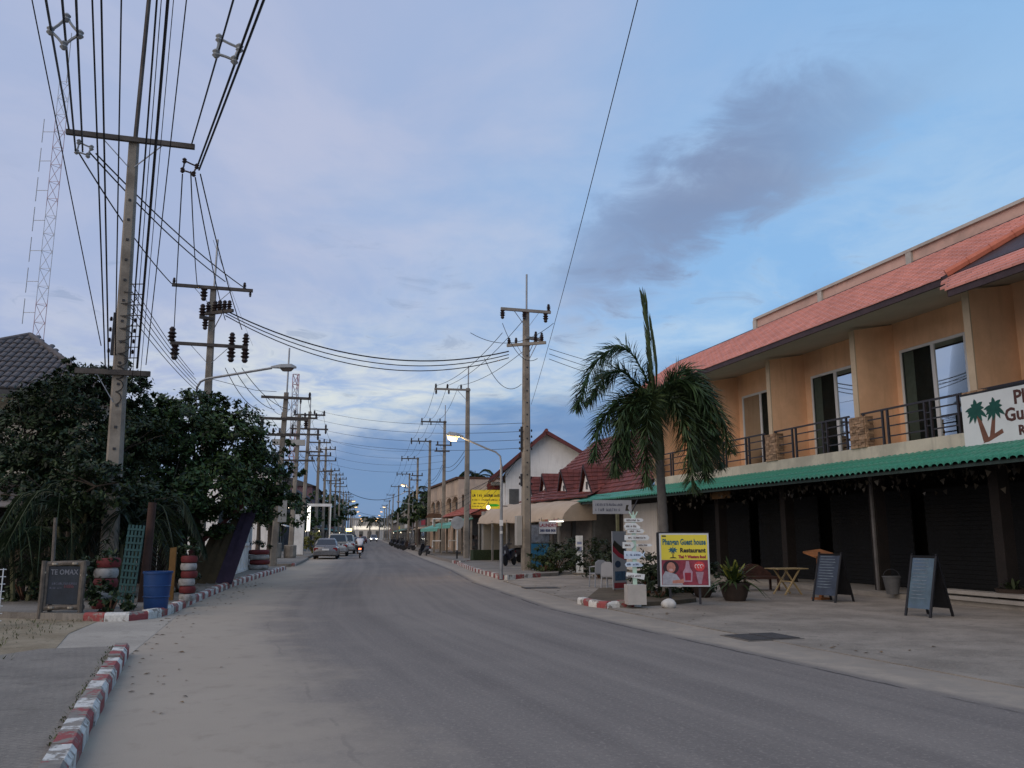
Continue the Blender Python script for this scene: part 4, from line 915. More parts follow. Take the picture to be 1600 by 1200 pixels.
# leaf clumps
def blade(b, p, d, L, w, droop, seg=4, twist=0.0):
    p = Vector(p); d = Vector(d).normalized(); side = d.cross(Vector((0,0,1)))
    if side.length < .05: side = Vector((1,0,0))
    side.normalize(); side = Matrix.Rotation(twist, 3, d) @ side; vs = []; fs = []
    for k in range(seg+1):
        t = k/seg; c = p + d*(L*t) + Vector((0,0,-droop*L*t*t)); ww = w*(0.35+0.65*math.sin(math.pi*min(1,.25+.75*t)))*(1 if k < seg else .12)
        vs += [c - side*ww/2, c + side*ww/2]
    fs = [(2*k, 2*k+1, 2*k+3, 2*k+2) for k in range(seg)]
    b.add(vs, fs)
def tuft(n, L, w, spread, droop, seed, z0=0.0):
    random.seed(seed); b = MB()
    for k in range(n):
        a = random.uniform(0, 6.283); e = R(random.uniform(90-spread, 88)); d = (math.cos(a)*math.cos(e), math.sin(a)*math.cos(e), math.sin(e))
        blade(b, (random.uniform(-.08,.08), random.uniform(-.08,.08), z0), d, L*random.uniform(.6,1.1), w, droop*random.uniform(.5,1.5))
    return b
p = G(1152, 940); pp = thing('potted_plant', 'large dark pot of broad leaves tipped yellow green', 'plant', (p.x, p.y+.2, .006))
MB().lathe([(.25,0),(.30,.10),(.37,.36),(.40,.40),(.40,.45),(.34,.45),(.33,.40)], 18).build('pot', M_pot, pp, True)
put('foliage', tuft(80, 1.0, .085, 74, .50, 71, .42).raw('foliage', leafmat('broad_leaf', (0.035,0.060,0.018))), pp)
put('young_leaves', tuft(26, .80, .10, 55, .30, 72, .48).raw('young_leaves', leafmat('yellow_leaf', (0.17,0.19,0.04))), pp)
for lab, x, y, s in (('small dark pot in the shade left of the big potted plant', 1100, 934, .8), ('dim round pot by the shop steps at the right edge', 1590, 950, 1.1)):
    p = G(x, y); q = thing('flower_pot', lab, 'pot', (p.x, p.y+.1, .006)); q.scale = (s, s, s)
    MB().lathe([(.22,0),(.30,.15),(.33,.34),(.35,.38),(.31,.38),(.29,.33)], 16).build('pot', M_pot, q, True)
    put('foliage', tuft(26, .5, .06, 60, .5, int(x), .34).raw('foliage', leafmat('dark_leaf', (0.025,0.038,0.018))), q)
p = G(1395, 928, .12); q = thing('bucket', 'grey bucket in the shade by the pale column', 'bucket', (p.x, p.y, .12)); MB().lathe([(.15,0),(.22,.42),(.235,.43),(.235,.46),(.2,.46)], 16).build('body', mat('bucket_grey', (0.10,0.10,0.10), 0.6), q, True); MB().tube([(.22*math.cos(t),0,.44+.2*math.sin(t)) for t in [k*math.pi/8 for k in range(9)]], .008, 5).build('handle', M_dark, q)
p = G(1044, 943, .1); bm = bmesh.new(); bmesh.ops.create_icosphere(bm, subdivisions=3, radius=.15)
random.seed(2)
for v in bm.verts: v.co = Vector((v.co.x*1.25, v.co.y, v.co.z*.8)) * (1 + .10*math.sin(v.co.x*23+1)*math.cos(v.co.y*19) + random.uniform(-.02,.02))
me = bpy.data.meshes.new('white_rock'); bm.to_mesh(me); bm.free(); me.materials.append(mat('rock_white', (0.55,0.53,0.49), 0.9, 0.15, 8)); me.shade_smooth()
tag(put('white_rock', me, None, (p.x, p.y-.05, .09)), 'small white rock on the ground below the restaurant sign', 'rock')
# shrubs
M_shrub = leafmat('shrub_leaf', (0.022, 0.036, 0.016)); M_shrub2 = leafmat('shrub_leaf_light', (0.055, 0.078, 0.028))
def crown(blobs, n, size, seed, clump=0.30, flat=0.6, inner=0.25):
    random.seed(seed); b = MB(); tot = sum(r[0]*r[2] for c, r in blobs); 
    for c, r in blobs:
        k = int(n * r[0]*r[2]/tot); m_ = max(6, int(k/45)); cl = []
        for i in range(m_):
            u = Vector((random.gauss(0,1), random.gauss(0,1), random.gauss(0,1)+.15)).normalized(); s = (1 - inner*random.random()**1.5)*random.uniform(.82, 1.08)
            cl.append((Vector(c) + Vector((u.x*r[0], u.y*r[1], u.z*r[2]))*s, u, min(r)*clump*random.uniform(.6,1.3)))
        for i in range(k):
            cc, u, cr = random.choice(cl); o = Vector((random.gauss(0,.5), random.gauss(0,.5), random.gauss(0,.5)*flat))*cr; p = cc + o
            nrm = (u*.8 + Vector((random.gauss(0,.6), random.gauss(0,.6), random.gauss(.45,.6)))).normalized(); a = nrm.orthogonal().normalized(); a = Matrix.Rotation(random.uniform(0,6.28), 3, nrm) @ a; bb = nrm.cross(a)
            L = size*random.uniform(.6,1.35); w = L*.42
            b.add([p - a*L*.5, p + bb*w*.5 - nrm*L*.06, p + a*L*.5 - nrm*L*.12, p - bb*w*.5 - nrm*L*.06], [(0,1,2,3)])
    return b
def shrub(label, p, r, n, size, seed, m_=None, group=None):
    t = thing('shrub', label, 'shrub', (p[0], p[1], 0.0), 0, group)
    st = MB(); random.seed(seed)
    for k in range(5): a = k*1.3; st.tube([(0,0,0),(r[0]*.35*math.cos(a), r[1]*.35*math.sin(a), r[2]*.9)], [.035,.015], 5)
    st.build('stems', M_brown, t)
    put('foliage', crown([((0,0,r[2]*.95), r), ((r[0]*.4,0,r[2]*.7), tuple(x*.7 for x in r)), ((-r[0]*.45,.1,r[2]*.7), tuple(x*.68 for x in r))], n, size, seed).raw('foliage', m_ or M_shrub), t)
p = G(1010, 935); shrub('dark shrub behind the direction signpost', (p.x+.15, p.y+.55), (.50,.5,.62), 1800, .12, 81)
p = G(1075, 935); shrub('dark shrub behind the yellow restaurant sign', (p.x+.2, p.y+.9), (.95,.6,.60), 2200, .12, 82)
p = G(1030, 940); shrub('low dark ground cover between signpost and restaurant sign', (p.x+.05, p.y+.15), (.42,.3,.28), 1100, .10, 87)
p = at(935, 870, 33.0); shrub('rounded dark bush beside the narrow white sign', (p.x, p.y), (.95,.8,.8), 2200, .13, 83)
p = at(868, 870, 37.0); shrub('leafy bush at the foot of the tall right hand pole', (p.x, p.y), (1.1,.8,.75), 2400, .14, 84, leafmat('shrub_mid', (0.032,0.05,0.018)))
p = at(900, 870, 38.5); shrub('dark hedge bush under the laundry board', (p.x, p.y), (1.2,.8,.85), 2400, .14, 85)
p = at(850, 880, 36.0); shrub('pale leafed young plant by the pole foot', (p.x, p.y), (.45,.4,.45), 500, .12, 86, M_shrub2)
# narrow white sign, banner, chairs, long sign on the neighbour
p = G(906, 897); nb = thing('narrow_board', 'tall narrow white board lettered downwards at the forecourt edge', 'sign', (p.x, p.y, .006), R(5))
MB().box(-.15,.15,0,.08,0,1.62).build('board', M_bw, nb); MB().box(-.3,.3,-.1,.25,0,.05).build('foot', M_conc, nb)
bb = MB(); random.seed(8)
for z in (.12,.34,.56): bb.box(-.06,.06,-.004,0,z,z+.03); bb.box(-.015,.015,-.004,0,z,z+.18)
stuff_l(bb, M_ink, nb)
bb = MB(); bb.box(-.10,.10,-.004,0,.95,1.15); bb.box(-.10,.10,-.004,0,1.25,1.36); stuff_l(bb, mat('faded_blue', (0.22,0.25,0.36), 0.8), nb)
p = at(969, 905, 24.5); bn_ = thing('standing_banner', 'upright pale banner with red wave and small pictures behind the signpost', 'banner', (p.x, p.y, .006), R(38))
MB().box(-.28,.28,0,.03,.12,1.75).build('cloth', mat('banner_white', (0.30,0.31,0.33), 0.8, 0.05), bn_)
MB().add([(x,-.003,z) for x, z in ((-.28,1.18),(-.05,1.02),(.28,.92),(.28,1.02),(-.02,1.14),(-.28,1.36))], [tuple(range(6))]).build('red_wave', M_redp, bn_)
MB().add([(x,-.004,z) for x, z in ((-.28,1.36),(-.02,1.14),(.28,1.02),(.28,1.2),(-.1,1.42),(-.2,1.5))], [tuple(range(6))]).build('dark_wave', M_ink, bn_)
disc('round_emblem', -.08, .82, .12, .10, mat('navy_emblem', (0.03,0.05,0.09), 0.7), -.003, 14, bn_)
MB().box(-.2,.22,-.004,0,.36,.62).build('picture', mat('sea_picture', (0.05,0.10,0.17), 0.6, 0.5, 8), bn_); MB().box(-.24,.24,-.004,0,.15,.30).build('picture', mat('red_picture', (0.26,0.04,0.05), 0.6, 0.4, 8), bn_)
for x in (-.2,.2): MB().bar((x,.02,0),(x,.02,.14),.03).build('leg', M_dark, bn_)
def plastic_chair(label, p, rot):
    t = thing('plastic_chair', label, 'chair', (p.x, p.y, .006), rot, 'white plastic chairs on the forecourt'); m_ = mat('dimmed_white_plastic', (0.30,0.31,0.33), 0.45, 0.05)  # white plastic lowered to grey so the chairs look shaded
    MB().box(-.22,.22,-.22,.20,.41,.44).build('seat', m_, t)
    MB().prism([(-.22,.44),(.22,.44),(.20,.78),(.08,.86),(-.08,.86),(-.20,.78)], .19, .22, 'y').build('backrest', m_, t)
    for x in (-.2,.2):
        for y in (-.2,.19): MB().bar((x*1.12,y*1.12,0),(x,y,.42),.035,.03).build('leg', m_, t)
        MB().tube([(x,-.2,.42),(x*1.1,-.2,.62),(x*1.1,.0,.64),(x,.2,.66)], .018, 5).build('armrest', m_, t)
plastic_chair('white plastic chair nearest the narrow white board', at(935, 900, 27.5), R(200)); plastic_chair('white plastic chair nearest the standing banner', at(954, 905, 25.5), R(150))
ls = thing('hanging_sign', 'long faded grey sign hung under the green canopy', 'sign', at(957, 803, 32.0), R(7))
MB().box(-.75,.75,0,.06,0,.52).build('board', mat('faded_sign', (0.34,0.35,0.37), 0.8, 0.1), ls)
bb = MB(); strokes(bb, -.66,.40,.30,.10,20,-.004,51); strokes(bb, -.66,.3,.10,.12,16,-.004,52); stuff_l(bb, mat('sign_slate', (0.13,0.14,0.17), 0.8), ls)
bb = MB(); bb.add([(.5,-.004,.12),(.66,-.004,.12),(.60,-.004,.22),(.64,-.004,.34),(.54,-.004,.34)], [(0,1,2,3,4)]); bb.build('emblem', M_ink, ls)
MB().bar((.75,.03,.05),(1.05,.2,.55),.03).build('bracket', M_dark, ls)

# ================================================================ FOXTAIL PALM
def frond(pts, n, L, wid, seed, plume=1.0, droop=0.5):
    """rachis through pts with leaflets set all round it"""
    random.seed(seed); b = MB(); P = [Vector(p) for p in pts]
    def pos(t):
        k = min(int(t*(len(P)-1)), len(P)-2); f = t*(len(P)-1) - k; i0 = max(k-1,0); i3 = min(k+2,len(P)-1)
        a, c, d, e_ = P[i0], P[k], P[k+1], P[i3]
        return 0.5*((2*c) + (d-a)*f + (2*a-5*c+4*d-e_)*f*f + (-a+3*c-3*d+e_)*f**3)
    path = [pos(k/12) for k in range(13)]; b.tube(path, [.032*(1-.85*k/12) for k in range(13)], 5)
    for k in range(n):
        t = .14 + .86*(k+random.random())/n; c = pos(min(t,1)); d = (pos(min(t+.02,1)) - pos(t-.02)).normalized()
        a = d.orthogonal().normalized(); ang = random.uniform(0, 6.283)
        o = Matrix.Rotation(ang, 3, d) @ a
        if plume < 1: sgn = 1 if k % 2 else -1; o = (d.cross(Vector((0,0,1))).normalized()*sgn + Vector((0,0,random.uniform(-.3,.35)))*plume).normalized()
        dr = (d*random.uniform(.45,.85) + o).normalized(); LL = L*random.uniform(.75,1.1)*(math.sin(math.pi*(.18+.74*t)))**.6
        side = dr.cross(o if abs(dr.dot(o)) < .9 else Vector((0,0,1))).normalized(); g = Vector((0,0,-droop*LL))
        p1 = c + dr*LL*.5 + g*.22; p2 = c + dr*LL + g; w = wid*.5
        b.add([c - side*w*.5, c + side*w*.5, p1 + side*w, p1 - side*w, p2 + side*w*.15], [(0,1,2,3),(3,2,4)])
    return b
pt = G(1034, 930, .1); fp = thing('foxtail_palm', 'foxtail palm with bushy drooping fronds and one upright spear in front of the guest house', 'tree', (pt.x+.16, pt.y, 0.08))
M_ptr = mat('palm_trunk', (0.15,0.135,0.12), 0.9, 0.25, 4, 0.5, 30); M_fr = leafmat('palm_leaf', (0.036,0.074,0.034), .6); M_fr2 = leafmat('palm_leaf_low', (0.036,0.062,0.026), .6)
tr = MB(); hz_ = [k*.12 for k in range(31)]
tr.tube([(-.03*z, 0, z) for z in hz_], [(.135 - .016*z*.5 + (.010 if k % 2 else 0)) for k, z in enumerate(hz_)], 12); tr.build('trunk', M_ptr, fp, True)
cy = -.11
MB().tube([(cy,0,3.55),(cy-.01,0,3.75),(cy-.03,0,4.3),(cy-.06,0,4.95),(cy-.07,0,5.25)], [.115,.16,.15,.105,.05], 12).build('crownshaft', mat('crownshaft', (0.085,0.11,0.06), 0.6, 0.2, 4), fp, True)
hx = Vector((cy-.06, 0, 5.05))
FR = [ # control points relative to the crown, (x right, y away, z up); kind
 ([(0,0,0),(-.25,-.05,.75),(-.75,-.1,1.55),(-1.45,-.15,1.35),(-1.95,-.2,.55),(-2.15,-.2,-.1)],1.0,0), ([(0,0,0),(-.30,.3,.5),(-.85,.5,1.05),(-1.3,.7,.9),(-1.75,.8,.2)],.9,0),
 ([(0,0,-.1),(-.5,-.2,.1),(-1.1,-.35,.02),(-1.55,-.4,-.6),(-1.75,-.4,-1.5)],1.0,0), ([(0,0,-.15),(-.45,-.5,.05),(-.95,-.8,-.25),(-1.2,-.9,-1.2),(-1.25,-.9,-1.9)],1.0,1),
 ([(0,0,-.1),(-.2,-.7,.05),(-.4,-1.1,-.5),(-.5,-1.2,-1.4),(-.5,-1.2,-2.2)],1.0,1), ([(0,0,0),(.35,-.1,.6),(.8,-.1,.95),(1.25,-.15,.5),(1.5,-.2,-.5),(1.55,-.2,-1.2)],1.0,0),
 ([(0,0,0),(.5,-.3,.45),(1.1,-.45,.35),(1.6,-.5,-.35),(1.85,-.5,-1.3)],1.0,1), ([(0,0,-.1),(.4,.3,.4),(1.0,.6,.3),(1.6,.8,-.5),(1.9,.8,-1.6)],1.0,0),
 ([(0,0,-.1),(.25,-.6,.1),(.5,-.95,-.45),(.65,-1.05,-1.4),(.7,-1.05,-2.3)],1.0,1), ([(0,0,-.1),(.45,-.4,.1),(.85,-.7,-.4),(1.05,-.8,-1.3),(1.1,-.8,-2.0)],1.0,1),
 ([(0,0,0),(.3,-.3,.5),(.75,-.5,.6),(1.15,-.6,.1),(1.35,-.65,-.8)],1.0,0), ([(0,0,-.05),(.45,.1,.3),(1.0,.15,.1),(1.35,.1,-.7),(1.45,.1,-1.7)],1.0,1), ([(0,0,-.1),(-.35,-.4,.2),(-.7,-.65,-.1),(-.9,-.75,-1.0),(-.9,-.75,-1.7)],1.0,0),
 ([(0,0,0),(.1,.7,.4),(.2,1.2,.0),(.25,1.4,-1.0)],.9,0), ([(0,0,0),(-.3,.7,.2),(-.6,1.1,-.4),(-.8,1.2,-1.4)],.9,0)]
for k, (pts, pl, kd) in enumerate(FR):
    o = put('frond', frond([hx + Vector(q) for q in pts], 480, .66, .036, 100+k, 1.0, .30).raw('frond', (M_fr, M_fr2)[kd]), fp)
sp_ = frond([hx, hx+Vector((-.03,0,1.0)), hx+Vector((-.10,0,2.2)), hx+Vector((-.26,0,3.4))], 200, .50, .05, 140, 1.0, -.2)
random.seed(141); spb = MB()
for k in range(170):
    t = k/170; base = hx + Vector((-.03*t-.20*t*t, 0, 3.0*t)); a = random.uniform(0,6.283); r = .11*(1-t*.75)
    d = Vector((math.cos(a)*.13-.07-.1*t, math.sin(a)*.13, 1)); blade(spb, base + Vector((math.cos(a)*r, math.sin(a)*r, 0)), d, .62*(1-.35*t), .055, .0, 2, a)
put('spear_leaf', spb.raw('spear_leaf', leafmat('spear_leaf', (0.055,0.085,0.035), .4)), fp)

# ================================================================ UTILITY POLES, LAMPS, WIRES
M_ins = mat('insulator', (0.035, 0.022, 0.020), 0.35, 0.2, 5); M_gins = mat('pale_spacer', (0.30, 0.31, 0.31), 0.6, 0.15, 6)
M_arm = mat('crossarm', (0.075, 0.065, 0.058), 0.9, 0.3, 4, dirt=(0.16,0.14,0.12), damt=0.4)
M_armc = mat('crossarm_concrete', (0.26, 0.235, 0.20), 0.9, 0.2, 3)
INS = MB().lathe([(.03,0),(.075,.02),(.04,.06),(.085,.09),(.045,.13),(.085,.16),(.045,.20),(.06,.24),(.03,.28)], 8).mesh('insulator', M_ins, True)
def pole(label, x, y, h, rot, arms=(), rods=0.0, base=0.17, top=0.10, lean=0.0, group='utility poles along the street', bolts=False, am=None, box=None, racks=()):
    """arms: (height, left reach, right reach, [(offset, up/down)], yaw)"""
    t = thing('utility_pole', label, 'utility pole', (x, y, 0), rot, group)
    def X(z): return lean*z
    s = MB(); n = 9; rings = []
    for k in range(n):
        z = -0.3 + (h+.3)*k/(n-1); r = base + (top-base)*k/(n-1); c = r*.32
        rings.append([(X(z)+a, b, z) for a, b in ((-r,-r+c),(-r+c,-r),(r-c,-r),(r,-r+c),(r,r-c),(r-c,r),(-r+c,r),(-r,r-c))])
    s.loft(rings); sh = s.build('shaft', M_conc, t)
    if bolts:
        for k in range(14): z = 3.2 + k*.55; MB().box(X(z)-.03, X(z)+.03, -base*.95+(base-top)*z/h-.03, -base*.9+(base-top)*z/h, z, z+.06).build('bolt_hole', M_dark, sh)
    if rods: MB().tube([(X(h)+.02, 0, h-.6), (X(h)+.02+.01*rods, 0, h+rods)], .065 if rods > 4 else .045, 6).build('top_rod', M_arm if rods > 4 else M_grey, t)
    for a in arms:
        z, l, r, ins = a[:4]; yaw = a[4] if len(a) > 4 else 0; r_ = top + (base-top)*(1-z/h) + .06
        d = Vector((math.cos(yaw), math.sin(yaw), 0)); o = Vector((X(z), -r_ if abs(yaw) < .8 else 0, z))
        ar = MB().bar(o - d*l, o + d*r, .11, .13).build('crossarm', am or M_arm, t)
        for sgn, e in ((-1, l), (1, r)):
            if e > .8: MB().bar(o + d*(sgn*min(e*.5,.75)) + Vector((0,0,-.05)), Vector((X(z)+sgn*.08, -r_+.05, z-.75)), .035, .02).build('brace', M_grey, t)
        for off, up in ins:
            put('insulator', INS, t, o + d*off + Vector((0, 0, .06 if up > 0 else -.06)), (0 if up > 0 else math.pi, 0, 0), (abs(up),)*3)
    for z, n in racks:
        rk = MB().box(X(z)-base-.05, X(z)-base+.04, -.05, .05, z, z+.28*n).build('wire_rack', M_dark, t)
        for k in range(n): put('spool', INS, t, (X(z)-base-.10, 0, z+.06+.28*k), None, (.55,.55,.4)); put('spool', INS, t, (X(z)+base+.06, 0, z+.06+.28*k), None, (.55,.55,.4))
    if box: MB().box(*box).build('meter_box', mat('meter_box', (0.40,0.38,0.34), 0.7, 0.1), t)
    return t
def wire(pts, r, label, group, sag=0.0, n=16):
    P = [Vector(p) for p in pts]; out = []
    if len(P) == 2:
        for k in range(n+1): t = k/n; q = lerp(P[0], P[1], t); q.z -= sag*4*t*(1-t); out.append(q)
    else: out = P
    o = MB().tube(out, r, 5).build('overhead_wire', M_wire, None)
    return tag(o, label, 'wire', group)
SR = R(16)
# ---- left row
p1 = at(206, 225, 21.0); P1 = Vector((p1.x+.35, 21.0, 0)); 
pole('nearest tall pole rising out of the hedge with one crossarm on the left', P1.x, P1.y, p1.z+.12, SR, [(p1.z, 1.62, 1.55, [], 0), (at(180,585,21).z, 1.0, 0.75, [], 0)], rods=4.2, base=.205, top=.12, lean=-.022, bolts=True, racks=((6.2,4),))
def arm1(off, z=p1.z): return Vector((P1.x - .022*z + off*math.cos(SR), P1.y + off*math.sin(SR), z))
cbl = MB()
for k in range(9):
    z = 7.7 - k*.33; r = .36 - .025*k; cbl.tube([(P1.x-.17+.05+r*math.sin(q*.55), P1.y-.2, z + .16*math.cos(q*.55)) for q in range(7)], .013, 4)
cb = thing('cable_coil', 'looped cable ends and step irons on the nearest left pole', 'cable', (P1.x, P1.y, 6)); o = MB(); o.v = [(a-P1.x, b-P1.y, c-6) for a, b, c in cbl.v]; o.f = cbl.f; stuff(o.build('loops', M_wire, cb))
for k in range(8): MB().bar((.02,-.2,.1+k*.28),(.40,-.22,.1+k*.28),.022).build('step_iron', M_dark, cb)
p2 = at(330, 452, 34.0); P2 = Vector((p2.x+.25, 34.0, 0))
z2b = at(325, 541, 34).z
pole('second pole on the left with two crossarms and hanging fuses', P2.x, P2.y, p2.z+.1, SR, [(p2.z, 1.62, 1.6, [(-1.55,.9),(1.25,1.0),(-.35,-1.9),(1.5,-.8)], 0), (z2b, 1.55, 1.5, [(-1.5,2.2),(-1.35,-2.3),(.85,1.9),(.85,-2.2),(1.4,1.9),(1.4,-2.2)], 0), (p2.z-1.1, .35, 1.1, [(-.2,1.6),(.15,1.6),(.4,1.6),(.65,1.5),(.9,1.4)], R(-38)), (p2.z-1.35, .5, .1, [(-.4,1.8),(-.25,-1.6)], R(25))], rods=2.1, base=.20, top=.12, lean=-.012)
# lamp arm bracketed to the second pole
def head(t, p, d, L, lit, m=None):
    d = Vector(d).normalized(); q = p + d*L; up = Vector((0,0,1)); s = d.cross(up).normalized()
    rg = lambda c, w, h: [c + s*w + up*0, c + s*w*.6 + up*h, c - s*w*.6 + up*h, c - s*w + up*0]
    MB().loft([rg(p - d*.05,.05,.07), rg(lerp(p,q,.35),.15,.15), rg(lerp(p,q,.8),.16,.16), rg(q,.09,.06)]).build('lamp_head', m or M_gins, t)
    c = lerp(p, q, .62) - up*.02
    if lit: MB().loft([[c + d*(L*.36*math.cos(k*.785)) + s*(.15*math.sin(k*.785)) for k in range(8)], [c - up*.15 + d*(L*.26*math.cos(k*.785)) + s*(.11*math.sin(k*.785)) for k in range(8)]]).build('lens', mat('sodium_glow', (1,1,1), emit=((1.0,0.56,0.17), 2.3)), t)
    else: MB().loft([[c + d*(L*.30*math.cos(k*.785)) + s*(.12*math.sin(k*.785)) for k in range(8)], [c - up*.12 + d*(L*.18*math.cos(k*.785)) + s*(.07*math.sin(k*.785)) for k in range(8)]]).build('lens', mat('dull_lens', (0.12,0.10,0.09), 0.3), t)
a0, a1, a2, a3 = at(306,640,33.6), at(308,605,33.6), at(322,592,33.6), at(425,575,33.8)
t = thing('street_lamp', 'unlit street lamp on a long arm from the second left pole', 'street lamp', (a0.x, a0.y, a0.z)); O = a0
MB().tube([a0-O, a1-O, lerp(a1,a2,.5)-O+Vector((-.05,0,.05)), a2-O, a3-O], .05, 8).build('arm', M_grey, t, True); head(t, a3-O, Vector((1,.15,.03)), .98, False)
MB().bar(a1-O-Vector((0,0,.5)), a1-O+Vector((.35,.3,-.5)), .05).build('bracket', M_dark, t)
p3 = at(430, 622, 43.0); X3 = G(418, 889).x
pole('third left pole with stacked crossarms and grey meter box near its foot', X3, 43.0, p3.z+.3, SR, [(p3.z, 1.25, 1.25, [(1.2,1.0),(.75,-.8)], 0), (at(430,655,43).z, 1.25, 1.2, [(-1.1,-1.5),(1.1,-1.5)], 0), (at(430,680,43).z, .75, .8, [(-.5,1.0),(.45,1.0)], 0)], rods=2.4, base=.19, top=.12, lean=.028, box=(.12,.55,-.25,-.05,2.3,3.7))
FL = [] # far left poles
for i, (X, Y, tx, ty) in enumerate(((G(453,873).x,60.2,468,647),(G(470,868).x,69.5,484,643))):
    z = at(tx, ty, Y).z
    pole(('fourth left pole carrying a pale equipment platform', 'fifth left pole just behind the platform pole')[i], X, Y, z, SR*.8, [(z-.3,1.3,1.3,[(-1.2,1.2),(0.4,1.2),(1.2,1.2)],0), (z-1.5,1.5,1.6,[(-1.3,1.3),(1.4,1.3),(1.4,-1.2)],0), (z-3.4,1.2,1.3,[(-1,.9),(1.1,.9)],0)], rods=1.2, base=.19, top=.12, lean=(at(tx,ty,Y).x-X)/z, box=(-1.6,.7,-.3,.1,z-2.3,z-1.9) if i == 0 else None)
    FL.append((at(tx,ty,Y).x, Y, z))
Y = 88; yi = 0
while Y < 330:
    x = edge_l(Y) - 1.3; z = 11.6 + .8*math.sin(yi*2.1)
    pole('distant concrete pole in the receding left hand row', x, Y, z, SR*.6, [(z-.3,1.2,1.2,[(-1.1,1.2),(.5,1.2),(1.1,1.2)],0), (z-1.7,1.1,1.3,[(-1,1.2),(1.2,1.2)],0)] + ([(z-3.0,1.0,1.0,[],0)] if yi % 2 else []), rods=.8 if yi % 3 else 0, base=.19, top=.12)
    FL.append((x, Y, z)); Y += 14 + yi*2.2; yi += 1
# ---- right row
R1 = G(822, 895); zR1 = at(823, 487, R1.y).z
pole('tall concrete pole with top crossarm and slanting lower arm on the right pavement', R1.x, R1.y, zR1+.08, SR, [(zR1, 1.28, 1.15, [(-1.2,-1.5),(1.05,1.2),(.9,-1.6),(-.15,-1.3)], 0), (zR1-1.6, 1.0, .9, [(-.9,1.1),(-.55,1.0),(.4,1.3),(.7,1.2)], R(-35)), (zR1-1.3, .1, .9, [(.5,1.1),(.85,1.1)], R(20))], rods=1.75, base=.205, top=.135, lean=.003, racks=((at(823,705,R1.y).z,4),(at(823,760,R1.y).z,2)), bolts=True, am=M_armc, box=(-.45,-.21,-.1,.25,1.2,2.5))
FRr = []
for i, (bx, by, tx, ty, l) in enumerate(((727,875,731,610,2.35),(695,863,695,660,2.4),(0,0,672,690,2.2),(0,0,653,717,2.3),(0,0,640,741,2.2))):
    Y = G(bx, by).y if bx else (93, 114, 140)[i-2]; q = at(tx, ty, Y)
    pole(('slender right hand pole with a one sided braced arm', 'right hand pole with stacked dark switchgear below its arm', 'right hand pole with plain arm behind the switchgear pole', 'small right hand pole with double arms near the beige building', 'far right hand pole beside the second lit lamp')[i], q.x, Y, q.z+.15, SR*.7,
         [(q.z, l, .15, [(-l+.1,1.1),(-l+.9,1.1),(-.5,1.1),(-l+.12,-1.1),(-l+1.0,-1.0)], 0)] + ([(q.z-2.3,.9,.7,[(-.7,1.2),(.6,1.2)],0),(q.z-2.9,1.0,.5,[(-.8,1.1)],0)] if i in (1,3,4) else []), rods=1.6 if i < 2 else 0, base=.19, top=.13, am=M_armc if i == 0 else M_arm)
    FRr.append((q.x, Y, q.z, l))
    if i == 1:
        for k in range(2): pass
    # diagonal brace of the one sided arm is part of the pole
Y = 168
while Y < 330: x = edge_r(Y)+1.0; pole('distant concrete pole in the receding right hand row', x, Y, 11.5, SR*.6, [(11.2,1.6,.4,[(-1.5,1.1),(.3,1.1)],0)], base=.18, top=.12); FRr.append((x,Y,11.2,1.6)); Y += 36
# ---- street lamps
def lamp(label, x, y, h, reach, az, lit=True, r=.055, hl=.75, power=0):
    t = thing('street_lamp', label, 'street lamp', (x, y, 0), 0, 'street lamps'); d = Vector((math.cos(az), math.sin(az), 0))
    MB().tube([(0,0,0),(0,0,h*.5),(0,0,h-.55)], [r*1.5,r*1.15,r], 8).build('post', M_grey, t, True)
    MB().tube([Vector((0,0,h-.56)), Vector((0,0,h-.2))+d*.04, Vector((0,0,h-.03))+d*.22, Vector((0,0,h+.12))+d*.6, Vector((0,0,h+.55))+d*reach], r*.8, 6).build('arm', M_grey, t, True)
    head(t, Vector((0,0,h+.56))+d*reach, d + Vector((0,0,.12)), hl, lit)
    if power:
        l = bpy.data.lights.new('lamp_light', 'POINT'); l.energy = power; l.color = (1.0,.66,.30); l.shadow_soft_size = .2
        lo = bpy.data.objects.new('lamp_light', l); C.objects.link(lo); lo.parent = t; lo.location = Vector((0,0,h+.32))+d*(reach+hl*.62)
    return t
L1 = G(783, 905); zl = at(787, 705, L1.y).z
l1 = lamp('lit street lamp on a thin post at the corner of the right pavement', L1.x, L1.y, zl, 1.55, R(176), True, .05, .62, 160)
MB().box(-.07,.07,-.075,-.06,2.0,2.22).build('sticker', M_white, l1); MB().box(-.05,.05,-.075,-.06,1.7,1.8).build('sticker', M_white, l1)
lamp('second lit street lamp on the right beside the small poles', at(644,850,113).x, 113, 7.7, .9, R(185), True, .07, .8, 140)
lamp('unlit street lamp with a long arm farther along the right side', at(640,850,125).x+1.2, 125, 5.9+.0, 2.6, R(176), False)
for i, Y in enumerate((200, 240, 285, 335, 390)): lamp('distant lit street lamp in the right hand row', edge_r(Y)+.6, Y, 7.6, 1.2, R(180), True, .09, 1.0)
for i, Y in enumerate((165, 200, 240, 290, 345, 400)): lamp('distant lit street lamp in the left hand row', edge_l(Y)-.6, Y, 7.6, 1.2, 0, True, .09, 1.0)
